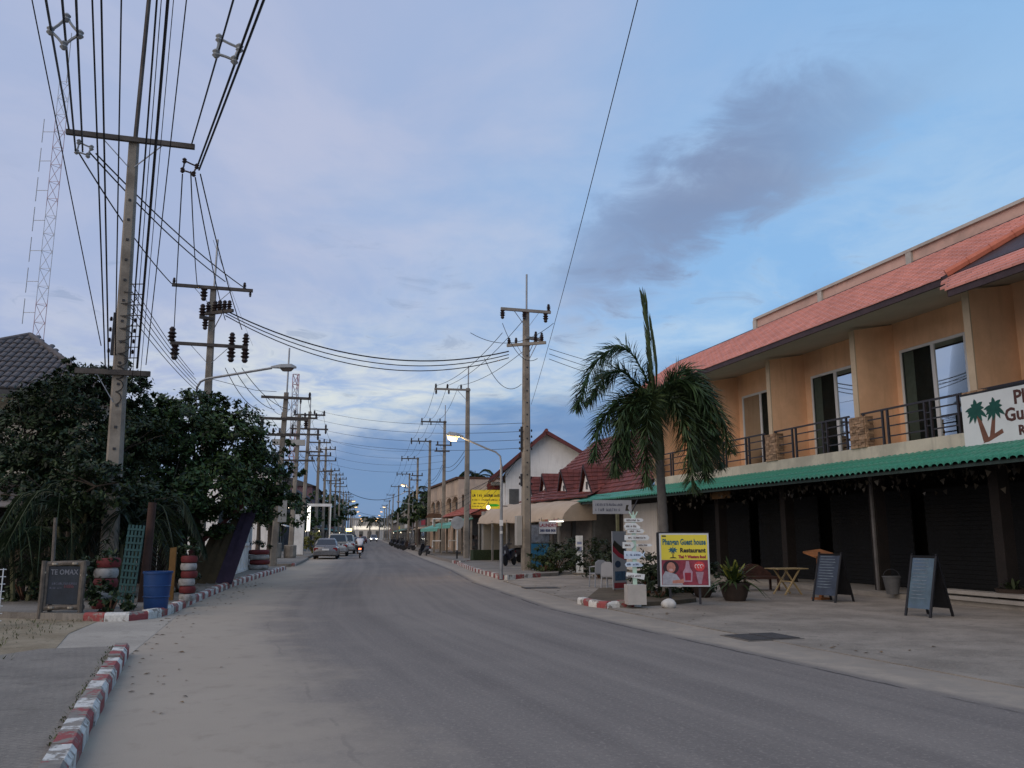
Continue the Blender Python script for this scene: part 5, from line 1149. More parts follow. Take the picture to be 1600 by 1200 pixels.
# ---- wires on the left
GW = 'overhead wires above the left pavement'
def near(px, Y=13.5): return at(px, 0, Y)
def span(px, end, r, label, Y=13.5, sag=.25):
    a = near(px, Y); e = Vector(end); d = (a - e); b = a + d*((a.y+6)/(e.y-a.y)); wire([b, e], r, label, GW, sag)
lw = 'thick black cable running overhead to the nearest left pole'; tw = 'thin overhead wire running to the lower rack of the nearest left pole'
for px, off in ((76,-1.55),(100,-1.35),(121,-1.18)): span(px, arm1(off)+Vector((0,-.15,.1 if off < -1.5 else -.45)), .024, {76:'leftmost',100:'middle',121:'rightmost'}[px]+' of three thick cables running to the left end of the nearest crossarm')
for px, off, dz_ in ((361,1.48,.1),(398,1.66,-.55),(407,1.72,-.6)): span(px, arm1(off)+Vector((0,-.15,dz_)), .026 if px > 390 else .02, {361:'leftmost',398:'middle',407:'rightmost'}[px]+' of three thick cables running to the right end of the nearest crossarm')
for px, ex, ey, r in ((52,158,540,.012),(145,165,590,.017),(159,170,590,.019),(190,180,560,.015),(245,203,560,.019),(252,206,600,.009),(262,214,575,.030),(271,218,600,.008),(291,228,570,.012)):
    span(px, at(ex, ey, 20.9), r, {52:'lone thin wire slanting left of the others towards the nearest pole',145:'first of two close wires hanging left of the nearest pole',159:'second of two close wires hanging left of the nearest pole',190:'wire hanging just left of the nearest pole top rod',245:'medium wire just right of the nearest pole top rod',252:'fine wire left of the thickest cable by the nearest pole',262:'thickest black cable dropping right of the nearest pole',271:'fine wire right of the thickest cable by the nearest pole',291:'rightmost thin wire dropping to the lower arm of the nearest pole'}[px], 13.0 if ey > 550 else 13.5, .1)
# ---- wires pole 1 -> pole 2
z = Vector((0,0,1))
for (ax_, ay), (bx_, by) in (((124,240),(268,443)),((140,238),(352,440)),((150,240),(385,452)),((285,272),(272,515)),((305,277),(352,500)),((313,272),(378,515)),((298,268),(308,445))):
    wire([at(ax_, ay, 20.9), at(bx_, by, 33.9)], .022 if ax_ < 200 else .018, (('left' if ax_ < 200 else 'right')+' side black cable between the first and second left poles'), 'cables between the two nearest left poles', .22)
for k in range(5): wire([at(199, 430+k*14, 21), at(303+k*3, 585+k*8, 34)], .012, 'thin wire dropping from the first left pole rack behind the trees', 'cables between the two nearest left poles', .15)
wire([at(333,375,34), at(395,540,62)], .008, 'fine earth wire from the second left pole top', 'cables between the two nearest left poles', .1)
# ---- the crossing of the street, and the row spans
for k in range(3): wire([at(352, 485+4*k, 33.7), at(795, 549+5*k, R1.y-.3)], .030 if k == 0 else .022, 'heavy cable sagging across the street between the two rows', 'cables crossing the street', 1.15+.1*k, 24)
for k in range(4): wire([at(818, 661+13*k, R1.y-.2), at(490, 640+14*k, 69)], .011, 'thin wire crossing the street to the left row', 'wires crossing the street', .5, 20)
for k in range(4): wire([at(697, 700+10*k, 78), at(515, 688+12*k, 95)], .012, 'thin wire crossing the street farther down', 'wires crossing the street', .7, 20)
for k in range(3): wire([at(858, 545+8*k, R1.y), at(1080, 598+14*k, 55)], .014, 'wire running from the tall right pole behind the palm', 'wires right of the tall pole', .2)
wire([at(990,0,10.5) + (at(990,0,10.5)-at(830,632,R1.y))*.25, at(830,632,R1.y)], .008, 'single thin wire climbing out of the top of the picture to the right pole', 'wires right of the tall pole', .35, 24)
for k, (ox_, oy) in enumerate(((785,520),(818,500),(845,525))):
    X, Y, zz, l = FRr[0]; wire([at(ox_, oy, R1.y), (X-2.2+.8*k, Y, zz+.35)], .015, 'cable sagging from the tall right pole to the slender pole', 'cables along the right row', .45)
for k in range(3):
    a_, b_ = ((785,505),(757,560),(735,520))[k], ((840,560),(815,600),(865,505))[k]
    wire([at(*a_, R1.y-.5), at((a_[0]+b_[0])/2, max(a_[1],b_[1])+8, R1.y-.45), at(*b_, R1.y-.4)] if False else [at(*a_, R1.y-.5), at(*b_, R1.y-.4)], .014, 'slack jumper cable looping below the tall right pole arm', 'cables along the right row', .7)
for i in range(len(FRr)-1):
    (xa,ya,za,la),(xb,yb,zb,lb_) = FRr[i], FRr[i+1]
    for k in range(3): wire([(xa-la+.1+.8*k, ya, za+.33), (xb-lb_+.1+.8*k, yb, zb+.33)], .014, 'cable strung along the right hand row of poles', 'cables along the right row', .5 + (yb-ya)*.004)
    for k in range(2): wire([(xa-.2, ya, za-4.6+.35*k), (xb-.2, yb, zb-4.6+.35*k)], .018, 'low service cable along the right hand row', 'cables along the right row', .6)
FL0 = [(X3+.3, 43.0, p3.z)] + FL
for i in range(len(FL0)-1):
    (xa,ya,za),(xb,yb,zb) = FL0[i], FL0[i+1]
    for k in range(3): wire([(xa-1.1+1.1*k, ya, za), (xb-1.1+1.1*k, yb, zb)], .013, ('cable strung between the %s left poles' % ('third and fourth','fourth and fifth','fifth and sixth')[i] if i < 3 else 'cable strung along the distant left hand row of poles'), 'cables along the left row', .35)
    for k in range(2): wire([(xa+.15, ya, za-3.4+.5*k), (xb+.15, yb, zb-3.6+.5*k)], .018, ('low service cable between the %s left poles' % ('third and fourth','fourth and fifth','fifth and sixth')[i] if i < 3 else 'low service cable along the distant left hand row'), 'cables along the left row', .5)
for k in range(3): wire([at(352+k*13, 575, 33.8), at(405+k*24, 640, 43)], .016, 'cable from the second left pole to the third', 'cables along the left row', .35)
wire([at(322,590,33.8), at(400,610,40), at(432,612,43)], .012, 'slack cable under the unlit lamp arm', 'cables along the left row')
wire([at(635,768,113), at(543,768,108)], .035, 'heavy cable drooping across the far end of the street', 'cables crossing the street', 1.1, 20)
wire([at(640,800,160), at(560,800,160)], .03, 'cable crossing the far end of the street', 'cables crossing the street', .8, 16)
for k in range(5): wire([at(818, 700+k*3, R1.y), at(745-k*18, 800, 44+k*3)], .009, 'thin service drop from the tall right pole', 'wires right of the tall pole', .25)
for k in range(3): wire([at(826, 765+k*5, R1.y), at(1000, 775+k*6, 40)], .008, 'thin wire from the tall right pole to the restaurant roof', 'wires right of the tall pole', .1)
# ---- cable spacers
def spacer(label, p, s, m, tri):
    t = thing('cable_spacer', label, 'cable spacer', p, R(10), 'cable spacers')
    pts = [Vector(q)*s for q in tri]
    fr = MB()
    for i in range(len(pts)): fr.tube([pts[i], lerp(pts[i], pts[(i+1) % len(pts)], .5)*.94, pts[(i+1) % len(pts)]], .028*s, 5)
    fr.build('frame', m, t)
    for q in pts: MB().lathe([(.03*s,-.09*s),(.075*s,-.04*s),(.045*s,0),(.075*s,.04*s),(.03*s,.09*s)], 8, q).build('clamp', m if m is M_gins else M_ins, t)
dia = [(0,0,.30),(.26,0,-.02),(0,0,-.28),(-.26,0,0)]; trg = [(-.18,0,.22),(.20,0,.06),(.12,0,-.2),(-.22,0,-.1)]
spacer('pale diamond cable spacer high above the left kerb', at(102,50,14.4), 1.0, M_gins, dia); spacer('pale bent cable spacer on the right hand cables overhead', at(357,78,15.2), 1.05, M_gins, trg)
spacer('pale cable spacer hanging at the left end of the nearest crossarm', at(132,233,20.6), .85, M_gins, trg); spacer('dark cable spacer hanging at the right end of the nearest crossarm', at(297,262,20.8), .85, M_ins, trg)
# ---- lattice masts
def mast(label, x, y, h, w, red, r=.06):
    t = thing('lattice_mast', label, 'mast', (x, y, 0)); n = int(h/(w*1.6)); cs = [(0, w*.58), (-w*.5, -w*.29), (w*.5, -w*.29)]
    for a in cs:
        MB().tube([(a[0],a[1],0),(a[0],a[1],h)], r, 4).build('leg', red, t)
    b = MB()
    for k in range(n):
        z0, z1 = h*k/n, h*(k+1)/n
        for i in range(3):
            p, q = cs[i], cs[(i+1) % 3]; b.bar((p[0],p[1],z0),(q[0],q[1],z1),r*1.1); b.bar((p[0],p[1],z1),(q[0],q[1],z1),r)
    stuff(b.build('bracing', red, t))
    return t
def bandmat(name, period):
    m = bpy.data.materials.new(name); m.use_nodes = True; nt = m.node_tree; b = nt.nodes['Principled BSDF']; tc = nt.nodes.new('ShaderNodeTexCoord'); sx = nt.nodes.new('ShaderNodeSeparateXYZ'); nt.links.new(tc.outputs['Object'], sx.inputs[0])
    a = nt.nodes.new('ShaderNodeMath'); a.operation = 'PINGPONG'; a.inputs[1].default_value = period; nt.links.new(sx.outputs[2], a.inputs[0])
    c = nt.nodes.new('ShaderNodeMath'); c.operation = 'GREATER_THAN'; c.inputs[1].default_value = period/2; nt.links.new(a.outputs[0], c.inputs[0])
    mx = nt.nodes.new('ShaderNodeMix'); mx.data_type = 'RGBA'; nt.links.new(c.outputs[0], mx.inputs[0]); mx.inputs[6].default_value = (.42,.27,.28,1); mx.inputs[7].default_value = (.50,.50,.52,1); nt.links.new(mx.outputs[2], b.inputs['Base Color']); return m
MBAND = bandmat('mast_bands', 11.0)
q = at(84, 320, 90); mt = mast('red and white lattice mast rising behind the grey roofed house', q.x, 90, at(104,130,90).z, 1.25, MBAND, .034)
mt.rotation_euler = (0, R(-0.0), 0)
for k in range(7):
    z = 26 + k*3.6; MB().bar((-.6,-.4,z),(-1.9,-.4,z),.05).build('antenna_arm', M_grey, mt); MB().tube([(-1.9,-.4,z-1.3),(-1.9,-.4,z+1.6)], .045, 5).build('antenna', M_grey, mt)
MB().tube([(0,0,mt_h := at(104,130,90).z),(0,0,mt_h+6.5)], .05, 5).build('top_spike', M_grey, mt)
q = at(458, 700, 210); mast('slim lattice mast far behind the left row of poles', q.x, 210, at(460,585,210).z, 1.6, MBAND, .11)

# ================================================================ LEFT SIDE
M_bark = mat('bark', (0.085, 0.065, 0.048), 0.9, 0.35, 5, 0.7, 25)
M_leaf = leafmat('ficus_leaf', (0.030, 0.060, 0.020), .85); M_leaf2 = leafmat('bush_leaf', (0.020, 0.037, 0.015), .75); M_lf3 = leafmat('tree_leaf_mid', (0.028, 0.044, 0.018), .55)
def tree(label, base, trunk_h, blobs, n, size, seed, m_, tr=.16, name='tree', cat='tree', clump=.3):
    t = thing(name, label, cat, (base[0], base[1], 0.1)); random.seed(seed)
    b = MB(); b.tube([(0,0,-.1),(.05,.02,trunk_h*.5),(0,.05,trunk_h)], [tr*1.25,tr,tr*.8], 9); b.build('trunk', M_bark, t, True)
    l = MB()
    for c, r in blobs:
        c = Vector(c); s = Vector((0,.05,trunk_h*.9)); l.tube([s, lerp(s,c,.5)+Vector((0,0,.15)), c], [tr*.5,tr*.33,tr*.14], 6)
    blobs = list(blobs)
    for c, r in list(blobs):
        for q in range(3):
            u = Vector((random.gauss(0,1), random.gauss(0,.6), abs(random.gauss(.2,.8)))).normalized(); e = Vector(c) + Vector((u.x*r[0], u.y*r[1], u.z*r[2]))*random.uniform(1.05,1.32); w = min(r)*random.uniform(.16,.34)
            blobs.append((tuple(e), (w*1.3, w*1.1, w))); l.tube([Vector(c), lerp(Vector(c), e, .6)+Vector((0,0,.05)), e + u*.12], [tr*.16, tr*.10, tr*.05], 5)
    l.build('limbs', M_bark, t)
    put('crown', crown(blobs, n, size, seed, clump).raw('crown', m_), t)
    return t
def rel(px, py, Y, base): q = at(px, py, Y); return (q.x-base[0], q.y-base[1], q.z-.1)
# big ficus over the pavement
bs = (at(300,880,27.5).x, 27.5)
tree('broad dark green tree spreading over the left pavement', bs, 2.6, [(rel(285,680,27,bs),(1.5,1.4,1.15)), (rel(365,690,27.5,bs),(1.15,1.1,1.2)), (rel(225,690,26,bs),(1.2,1.1,1.2)), (rel(330,760,26.5,bs),(1.5,1.3,1.0)), (rel(400,745,28,bs),(1.05,1.0,1.1)), (rel(265,770,25.5,bs),(1.3,1.1,.9)), (rel(395,790,28.5,bs),(.95,.9,.75)), (rel(300,640,28,bs),(1.1,1,.7)), (rel(320,815,27.2,bs),(1.0,.9,.6)), (rel(238,830,25.5,bs),(1.0,.8,.7))], 44000, .17, 201, M_leaf)
bs = (at(80,880,23.5).x, 23.5)
tree('dense dark tree in front of the grey roofed house', bs, 2.2, [(rel(95,640,24,bs),(1.25,1.2,.95)), (rel(140,600,24.5,bs),(.8,.8,.6)), (rel(40,680,23.5,bs),(1.0,1.0,1.0)), (rel(110,720,23,bs),(1.3,1.1,.9)), (rel(195,610,25,bs),(.75,.7,.65)), (rel(200,700,24.5,bs),(1.1,1.0,1.1)), (rel(30,745,22.5,bs),(.9,.9,.7)), (rel(150,760,20.3,bs),(.8,.6,.7)), (rel(90,790,21.5,bs),(1.2,.8,.7)), (rel(215,790,22.0,bs),(1.0,.7,.7))], 42000, .15, 202, M_leaf2)
bs = (at(420,860,46).x, 46.0)
tree('dark tree overhanging the meter pole farther along the left', bs, 2.4, [(rel(405,735,46,bs),(1.2,1.2,1.3)), (rel(440,800,47,bs),(1.4,1.2,1.2)), (rel(395,790,45,bs),(1.1,1.1,1.0))], 5200, .24, 203, M_leaf)
bs = (edge_l(64)-4.2, 64.0)
tree('small street tree behind the fourth left pole', bs, 2.6, [((0,0,4.0),(1.6,1.5,1.3)), ((1.1,0,3.0),(1.1,1.1,.9))], 2600, .3, 204, M_lf3)
for i, (Y, off, s) in enumerate(((84,3.2,1.0),(104,4.5,1.3),(128,4,1.4),(160,4,1.7),(205,5,2.2))):
    bs = (edge_l(Y)-off, Y); tree('distant dark tree among the poles on the left', bs, 2.5*s, [((0,0,3.6*s),(1.9*s,1.7*s,1.5*s)), ((1.0*s,.2,2.8*s),(1.3*s,1.2*s,1.0*s))], 1500, .42*s, 210+i, M_leaf)['group'] = 'distant trees on the left'
for i, (Y, off, s) in enumerate(((112,2.8,1.2),(150,4,1.6),(190,4,1.8))):
    bs = (edge_r(Y)+off, Y); tree('distant dark tree behind the poles on the right', bs, 2.6*s, [((0,0,3.8*s),(1.7*s,1.6*s,1.5*s)), ((-.8*s,.2,3.0*s),(1.2*s,1.2*s,1.0*s))], 1400, .42*s, 230+i, M_leaf)['group'] = 'distant trees on the right'
def coco(label, p, h, s, seed, group=None):
    t = thing('coconut_palm', label, 'tree', p, 0, group); random.seed(seed)
    MB().tube([(0,0,0),(.15*s,0,h*.5),(.1*s,0,h)], [.2*s,.14*s,.10*s], 7).build('trunk', M_ptr, t, True)
    for k in range(13):
        a = k*.4833*2+random.uniform(-.2,.2); u = random.uniform(.1,.9); d = Vector((math.cos(a), math.sin(a), 0)); c = Vector((.1*s,0,h))
        put('frond', frond([c, c+d*.8*s+Vector((0,0,u*s)), c+d*1.7*s+Vector((0,0,u*.9*s-.2)), c+d*2.4*s+Vector((0,0,u*.3*s-1.0*s))], 60, .75*s, .08*s, seed*20+k, .6, .5).raw('frond', M_leaf2), t)
q = at(743,745,105); coco('coconut palm crown showing above the beige building', (q.x,105,0), at(743,742,105).z-.3, 1.15, 301)
for i, (px, Y, ty, s) in enumerate(((577,420,815,2.6),(592,420,816,2.6),(622,300,812,2.4))): q = at(px, ty, Y); coco('far palm on the skyline at the end of the street', (q.x,Y,0), q.z, s, 310+i, 'far palms at the street end')
q = at(668,790,150); coco('shaggy palm beside the small right hand poles', (q.x,150,0), at(668,775,150).z, 1.8, 320)
# feathery garden palms at the front of the hedge
def areca(label, p, stems, h, L, seed, m_):
    t = thing('garden_palm', label, 'palm', (p.x, p.y, .1)); random.seed(seed)
    for k in range(stems):
        a = random.uniform(0,6.28); bx, by = .22*math.cos(a), .22*math.sin(a); hh = h*random.uniform(.75,1.05)
        MB().tube([(bx,by,-.1),(bx*1.5,by*1.5,hh*.6),(bx*2,by*2,hh)], [.055,.05,.04], 7).build('stem', mat('areca_stem', (0.11,0.105,0.05), 0.8, 0.3, 6), t, True)
        for j in range(7):
            a2 = random.uniform(0,6.28); d = Vector((math.cos(a2), math.sin(a2), 0)); c = Vector((bx*2,by*2,hh)); u = random.uniform(.35,1.0)*L
            put('frond', frond([c, c+d*.35*L+Vector((0,0,u*.55)), c+d*.75*L+Vector((0,0,u*.6)), c+d*1.1*L+Vector((0,0,u*.15-.25*L)), c+d*1.25*L+Vector((0,0,-.5*L))], 70, .46, .038, seed*50+k*8+j, .5, .6).raw('frond', m_), t)
M_ar = leafmat('areca_leaf', (0.024,0.040,0.018), .5)
areca('feathery garden palm standing left of the red and white tyres', at(112,900,20.8), 3, 2.0, 1.25, 401, M_ar)
areca('feathery garden palm arching over the teal trellis', at(186,900,21.6), 3, 1.7, 1.3, 402, leafmat('areca_leaf_dark', (0.016,0.028,0.014), .5))
areca('low garden palm at the left edge behind the chalkboard', at(38,900,19.8), 2, 1.3, 1.0, 403, M_ar)
# undergrowth
for lab, x, y, r, n in (('weedy bush behind the chalkboard', 95, 950, (.9,.5,.45), 1500), ('leafy weeds around the first tyre stack', 150, 972, (.42,.3,.42), 1100), ('dark bush between barrel and second tyre stack', 268, 935, (.6,.5,.55), 1100), ('dark bush at the left picture edge behind the sandy verge', 20, 950, (.9,.6,.6), 1500), ('dark undergrowth in the shade behind the blue barrel', 215, 915, (1.2,.7,.75), 1500), ('dark planting behind the leaning boards', 330, 895, (1.0,.7,.7), 1300)):
    p = G(x, y); shrub(lab, (p.x, p.y+(.5 if y < 1000 else -.1)), r, n, .12 if y < 1000 else .08, 500+x, M_leaf2 if y < 1000 else M_lf3)
random.seed(77); gr = MB()
for k in range(900):
    x, y = random.uniform(0, 1), random.uniform(0, 1); p = Vector((-9.6+2.2*x*(1-.3*y), 12.0+4.8*y, .01)) if k < 420 else Vector((-6.9 - 2.6*x, 11.2+random.gauss(0,.18)+.25*x, .02))
    a = random.uniform(0,6.28); blade(gr, p, (.5*math.cos(a), .5*math.sin(a), 1), random.uniform(.05,.16), .012, .5, 2)
for k in range(260):
    t = random.random(); p = lerp(Vector((-3.35,6.4,.13)), Vector((-5.54,12.0,.13)), t) + Vector((random.gauss(0,.03),0,0)); a = random.uniform(0,6.28); blade(gr, p, (.6*math.cos(a), .6*math.sin(a), 1), random.uniform(.03,.07), .012, .5, 2)
o = put('weeds', gr.raw('weeds', leafmat('weed', (0.07,0.085,0.03)))); stuff(tag(o, 'scattered weeds on the sandy verge and behind the near kerb', 'weeds'))
# ---- grey roofed house
hq = at(45, 530, 29.0); hs = thing('grey_roofed_house', 'house with grey pantiled hip roof behind the trees at left', 'house', (hq.x, hq.y, 0), R(10))
ez = at(20, 607, 28).z; az_ = at(45, 530, 32.4).z
MB().box(-6.6,2.4,0.5,6.8,0,ez).build('wall', mat('cream_wall', (0.44,0.40,0.32), 0.9, 0.1, 1), hs)
M_gt = mat('grey_pantile', (0.105,0.095,0.095), 0.85, 0.35, 3, 0.4, 30); M_fb = mat('grey_fascia', (0.07,0.07,0.07), 0.8)
ev0, ev1, rd = Vector((-7.2,-.6,ez)), Vector((2.9,-.6,ez)), Vector((-1.25,3.4,az_))
MB().add([ev0, ev1, rd, ev0 + Vector((0,8,0)), ev1 + Vector((0,8,0))], [(0,1,2),(1,4,2),(3,0,2),(4,3,2)]).build('roof', M_fb, hs)
MB().box(-7.2,2.9,-.66,-.60,ez-.25,ez+.02).build('fascia', M_fb, hs); MB().box(-7.2,2.9,-.6,.5,ez-.22,ez-.16).build('soffit', M_soffit, hs)
ptm = MB(); sgm = 5; ring = lambda y, r, zz: [(r*math.cos(math.pi*k/sgm), y, zz + r*.8*math.sin(math.pi*k/sgm)) for k in range(sgm+1)]
a_, b_ = ring(0,.13,.03), ring(.50,.115,.0); ptm.add(a_+b_, [(k,k+1,sgm+2+k,sgm+1+k) for k in range(sgm)]); ptm.add(a_, [tuple(range(sgm+1))]); ptme = ptm.mesh('roof_tile', M_gt)
slope = math.atan2(az_-ez, 4.0); nrows = int(math.hypot(4.0, az_-ez)/.44); rf = hs.children[1]
for r in range(nrows):
    f = r*.44*math.cos(slope)
    x = -4.4
    while x < 2.8:
        lim = lerp(ev1.x, rd.x, f/4.0); lim0 = lerp(ev0.x, rd.x, f/4.0)
        if lim0 + .1 < x < lim - .05: put('roof_tile', ptme, rf, (x, -.6+f, ez+.02+f*math.tan(slope)+random.uniform(0,.02)), (slope, 0, random.uniform(-.02,.02)))
        x += .265
MB().tube([ev1+Vector((0,0,.06)), rd+Vector((0,0,.1))], .12, 7).build('hip_cap', M_gt, rf); MB().tube([rd+Vector((0,0,.1)), ev0+Vector((0,0,.06))], .12, 7).build('hip_cap', M_gt, rf)
# small weathered roof at the left edge
q = at(15, 775, 21.5); hr = thing('plank_shelter', 'low shelter with weathered plank roof at the left edge', 'shelter', (q.x, q.y, 0), R(25))
for k in range(7): MB().bar((-1.6+k*.30,-.5,q.z-.30+.012*(k % 2)),(-1.3+k*.30,.9,q.z+.32),.27,.03).build('roof_plank', mat('weathered_plank', (0.20,0.175,0.16), 0.9, 0.35, 4, .4), hr)
for x in (-1.4,.3): MB().bar((x,.1,0),(x,.1,q.z),.10).build('post', M_wood, hr)
MB().box(-1.6,.5,.6,.7,0,q.z-.1).build('back_wall', M_void, hr)
# dark hut added behind the hedge as a backdrop, closing off sky below the crowns
q = at(215, 860, 27.0); ht = thing('backdrop_hut', 'dark timber backdrop hut added behind the hedge', 'hut', (q.x, 27.0, 0), R(12))
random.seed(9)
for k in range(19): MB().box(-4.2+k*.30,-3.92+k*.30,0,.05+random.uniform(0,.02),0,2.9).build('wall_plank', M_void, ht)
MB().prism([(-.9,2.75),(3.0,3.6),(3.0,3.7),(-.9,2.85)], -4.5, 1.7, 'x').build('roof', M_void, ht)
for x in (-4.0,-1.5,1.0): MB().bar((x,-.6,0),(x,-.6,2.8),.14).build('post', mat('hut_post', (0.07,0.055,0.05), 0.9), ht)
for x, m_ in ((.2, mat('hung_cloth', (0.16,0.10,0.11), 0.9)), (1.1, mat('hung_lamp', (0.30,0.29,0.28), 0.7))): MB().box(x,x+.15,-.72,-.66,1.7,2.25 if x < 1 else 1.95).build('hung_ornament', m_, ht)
def stuff_w(b, m, parent): return stuff(b.build('chalk_writing', m, parent))
# ---- chalkboard in a log frame
p = G(95, 968); cbd = thing('log_chalkboard', 'chalkboard in a rough log frame on legs at the lane corner', 'board', (p.x, p.y, .012), R(-4))
M_log = mat('pale_log', (0.13,0.11,0.09), 0.9, 0.4, 7, .6, 25); M_sl = mat('chalk_slate', (0.020,0.028,0.040), 0.75, 0.3, 3)
MB().box(-.33,.33,-.02,.02,.28,1.02).build('slate', M_sl, cbd)
for p_, q_ in (((-.45,0,1.06),(.47,0,1.08)),((-.45,0,.20),(.44,0,.23))): MB().tube([p_, lerp(Vector(p_),Vector(q_),.5)+Vector((0,0,.012)), q_], [.055,.048,.055], 8).build('log', M_log, cbd)
for x, z0 in ((-.41,.0),(.41,.0)): MB().tube([(x*1.02,-.05,z0-.05),(x,-.05,.5),(x*1.03,-.05,1.13)], [.05,.058,.05], 8).build('log_leg', M_log, cbd)
for x in (-.36,.36): MB().tube([(x,-.015,.20),(x,-.015,1.08)], .042, 8).build('log', M_log, cbd)
for x, z in ((-.41,.9),(.41,.85),(.41,.38),(-.2,1.07),(.22,1.08),(-.2,.22),(.2,.22)): MB().lathe([(.062,-.02),(.066,0),(.062,.02)], 8, (x,-.03,z)).build('binding', mat('twine', (0.34,0.30,0.24), 0.9), cbd)
put('chalk_writing', text_mesh('TE OMAX', .145, mat('chalk_dust', (0.17,0.185,0.22), 0.9, 0.4, 20), .002, 'CENTER', .002, .9), cbd, (0,-.024,.86), UPR)
t_ = MB(); strokes(t_, -.28,.28,.66,.05,14,-.023,91); stuff_w(t_, mat('faint_chalk', (0.085,0.095,0.13), 0.9), cbd)
t_ = MB(); strokes(t_, -.28,.0,.58,.04,9,-.023,92); stuff_w(t_, mat('faint_chalk', (0,0,0)), cbd)
t_ = MB(); strokes(t_, .02,.26,.60,.07,6,-.023,93); stuff_w(t_, mat('pink_chalk', (0.12,0.05,0.06), 0.9), cbd)
# ---- painted tyre stacks
M_tr, M_tw = mat('tyre_red', (0.15,0.022,0.022), 0.7, 0.25, 6, .3), mat('tyre_white', (0.38,0.36,0.33), 0.8, 0.2, 6, dirt=(0.12,0.11,0.09), damt=.7, dscale=5)  # both paints darkened to include the shade of the trees
def tyres(label, p, n, r, h, first, plant):
    t = thing('tyre_planter', label, 'planter', (p.x, p.y, .13), 0, 'stacks of painted tyres')
    for k in range(n):
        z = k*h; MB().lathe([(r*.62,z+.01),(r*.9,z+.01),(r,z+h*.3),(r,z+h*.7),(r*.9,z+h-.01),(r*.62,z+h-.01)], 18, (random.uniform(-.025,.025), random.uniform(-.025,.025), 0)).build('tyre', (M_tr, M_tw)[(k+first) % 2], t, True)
    put('foliage', crown([((0,0,n*h+.1),(r*1.1,r*1.1,.3)), ((-.3,-.2,n*h*.6),(r*.9,r*.9,.4))] if plant > 1 else [((0,0,n*h+.12),(r*1.1,r*1.1,.28))], 420, .11, int(p.x*10)+900, .4).raw('foliage', M_leaf2), t)
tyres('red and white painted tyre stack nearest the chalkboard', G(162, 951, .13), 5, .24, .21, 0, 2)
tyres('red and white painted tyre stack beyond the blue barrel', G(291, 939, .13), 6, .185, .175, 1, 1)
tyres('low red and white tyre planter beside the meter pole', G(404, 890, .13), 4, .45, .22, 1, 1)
# ---- blue barrel, plank, trellis, leaning boards, white cabinet
p = G(234, 953, .135); br = thing('blue_barrel', 'blue plastic barrel standing at the kerb corner', 'barrel', (p.x, p.y+.28, .135))
M_blue = mat('blue_plastic', (0.013,0.052,0.165), 0.5, 0.12, 4)  # barrel blue holds the tree shade in its base colour
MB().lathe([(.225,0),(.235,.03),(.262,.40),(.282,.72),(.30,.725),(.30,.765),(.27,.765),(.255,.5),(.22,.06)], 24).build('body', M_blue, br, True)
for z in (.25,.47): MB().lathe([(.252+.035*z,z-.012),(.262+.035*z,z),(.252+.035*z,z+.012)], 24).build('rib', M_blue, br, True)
p = G(240, 943, .135); pk = MB().loft([[(-.075,-.02,0),(.075,-.02,0),(.075,.02,0),(-.075,.02,0)],[(-.07,-.02,1.25),(.08,-.02,1.27),(.08,.02,1.27),(-.07,.02,1.25)]]).build('wooden_plank', mat('ochre_plank', (0.20,0.105,0.03), 0.8, 0.3, 5), None, False, (p.x, p.y+.9, .1)); tag(pk, 'ochre wooden plank standing behind the blue barrel', 'plank')
p = G(186, 944, .135); tl_ = thing('trellis', 'teal lattice trellis leaning beside the tyre stack', 'trellis', (p.x, p.y+.3, .13), R(8)); tl_.rotation_euler = (0, R(4), R(8))
M_tealw = mat('teal_wood', (0.032,0.085,0.085), 0.8, 0.25, 5)  # teal muted in the colour itself, standing in for hedge shade
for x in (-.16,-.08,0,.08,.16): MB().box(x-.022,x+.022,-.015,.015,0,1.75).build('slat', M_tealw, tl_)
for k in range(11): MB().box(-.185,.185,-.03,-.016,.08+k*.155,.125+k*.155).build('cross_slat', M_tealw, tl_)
p = G(203, 944, .135); tag(MB().tube([(0,0,0),(.03,0,1.1),(.05,0,2.3)], [.12,.10,.09], 9).build('wooden_post', mat('rust_post', (0.06,0.032,0.024), 0.9, 0.3, 5), None, True, (p.x+.02, p.y+.6, .1)), 'reddish brown wooden post beside the teal trellis', 'post')
p = G(31, 975); tag(MB().tube([(0,0,0),(-.02,0,.9),(-.06,0,2.0)], [.045,.04,.035], 7).build('wooden_post', M_log, None, True, (p.x, p.y+1.0, 0)), 'thin pale post at the left edge beside the chalkboard', 'post')
p = G(112, 930); tag(MB().tube([(0,0,0),(.02,0,1.2),(0,0,2.4)], [.13,.10,.08], 9).build('tree_stump', M_bark, None, True, (p.x-.5, p.y+.5, 0)), 'mossy bare trunk behind the log chalkboard', 'trunk')
q0 = G(330, 912, .135); lbs = thing('leaning_boards', 'ochre and purple boards leaning under a red beam', 'boards', (q0.x, q0.y, .13), R(12))
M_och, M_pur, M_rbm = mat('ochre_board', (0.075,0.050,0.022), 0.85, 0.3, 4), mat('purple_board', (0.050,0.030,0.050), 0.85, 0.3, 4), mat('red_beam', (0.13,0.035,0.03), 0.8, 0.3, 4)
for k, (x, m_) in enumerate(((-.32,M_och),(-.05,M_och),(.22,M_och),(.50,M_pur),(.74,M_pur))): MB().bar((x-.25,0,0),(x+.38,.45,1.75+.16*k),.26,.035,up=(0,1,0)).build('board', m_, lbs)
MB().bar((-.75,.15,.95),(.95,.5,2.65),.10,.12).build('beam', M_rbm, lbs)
c0, c1 = G(351, 902, .135), G(390, 889, .135); cv = c1 - c0; CL = cv.length
cab = thing('white_cabinet', 'white glazed cabinet front with panelled base beside the pavement', 'cabinet', (c0.x, c0.y, .13), math.atan2(cv.y, cv.x))
nC = 7; ch = 2.75
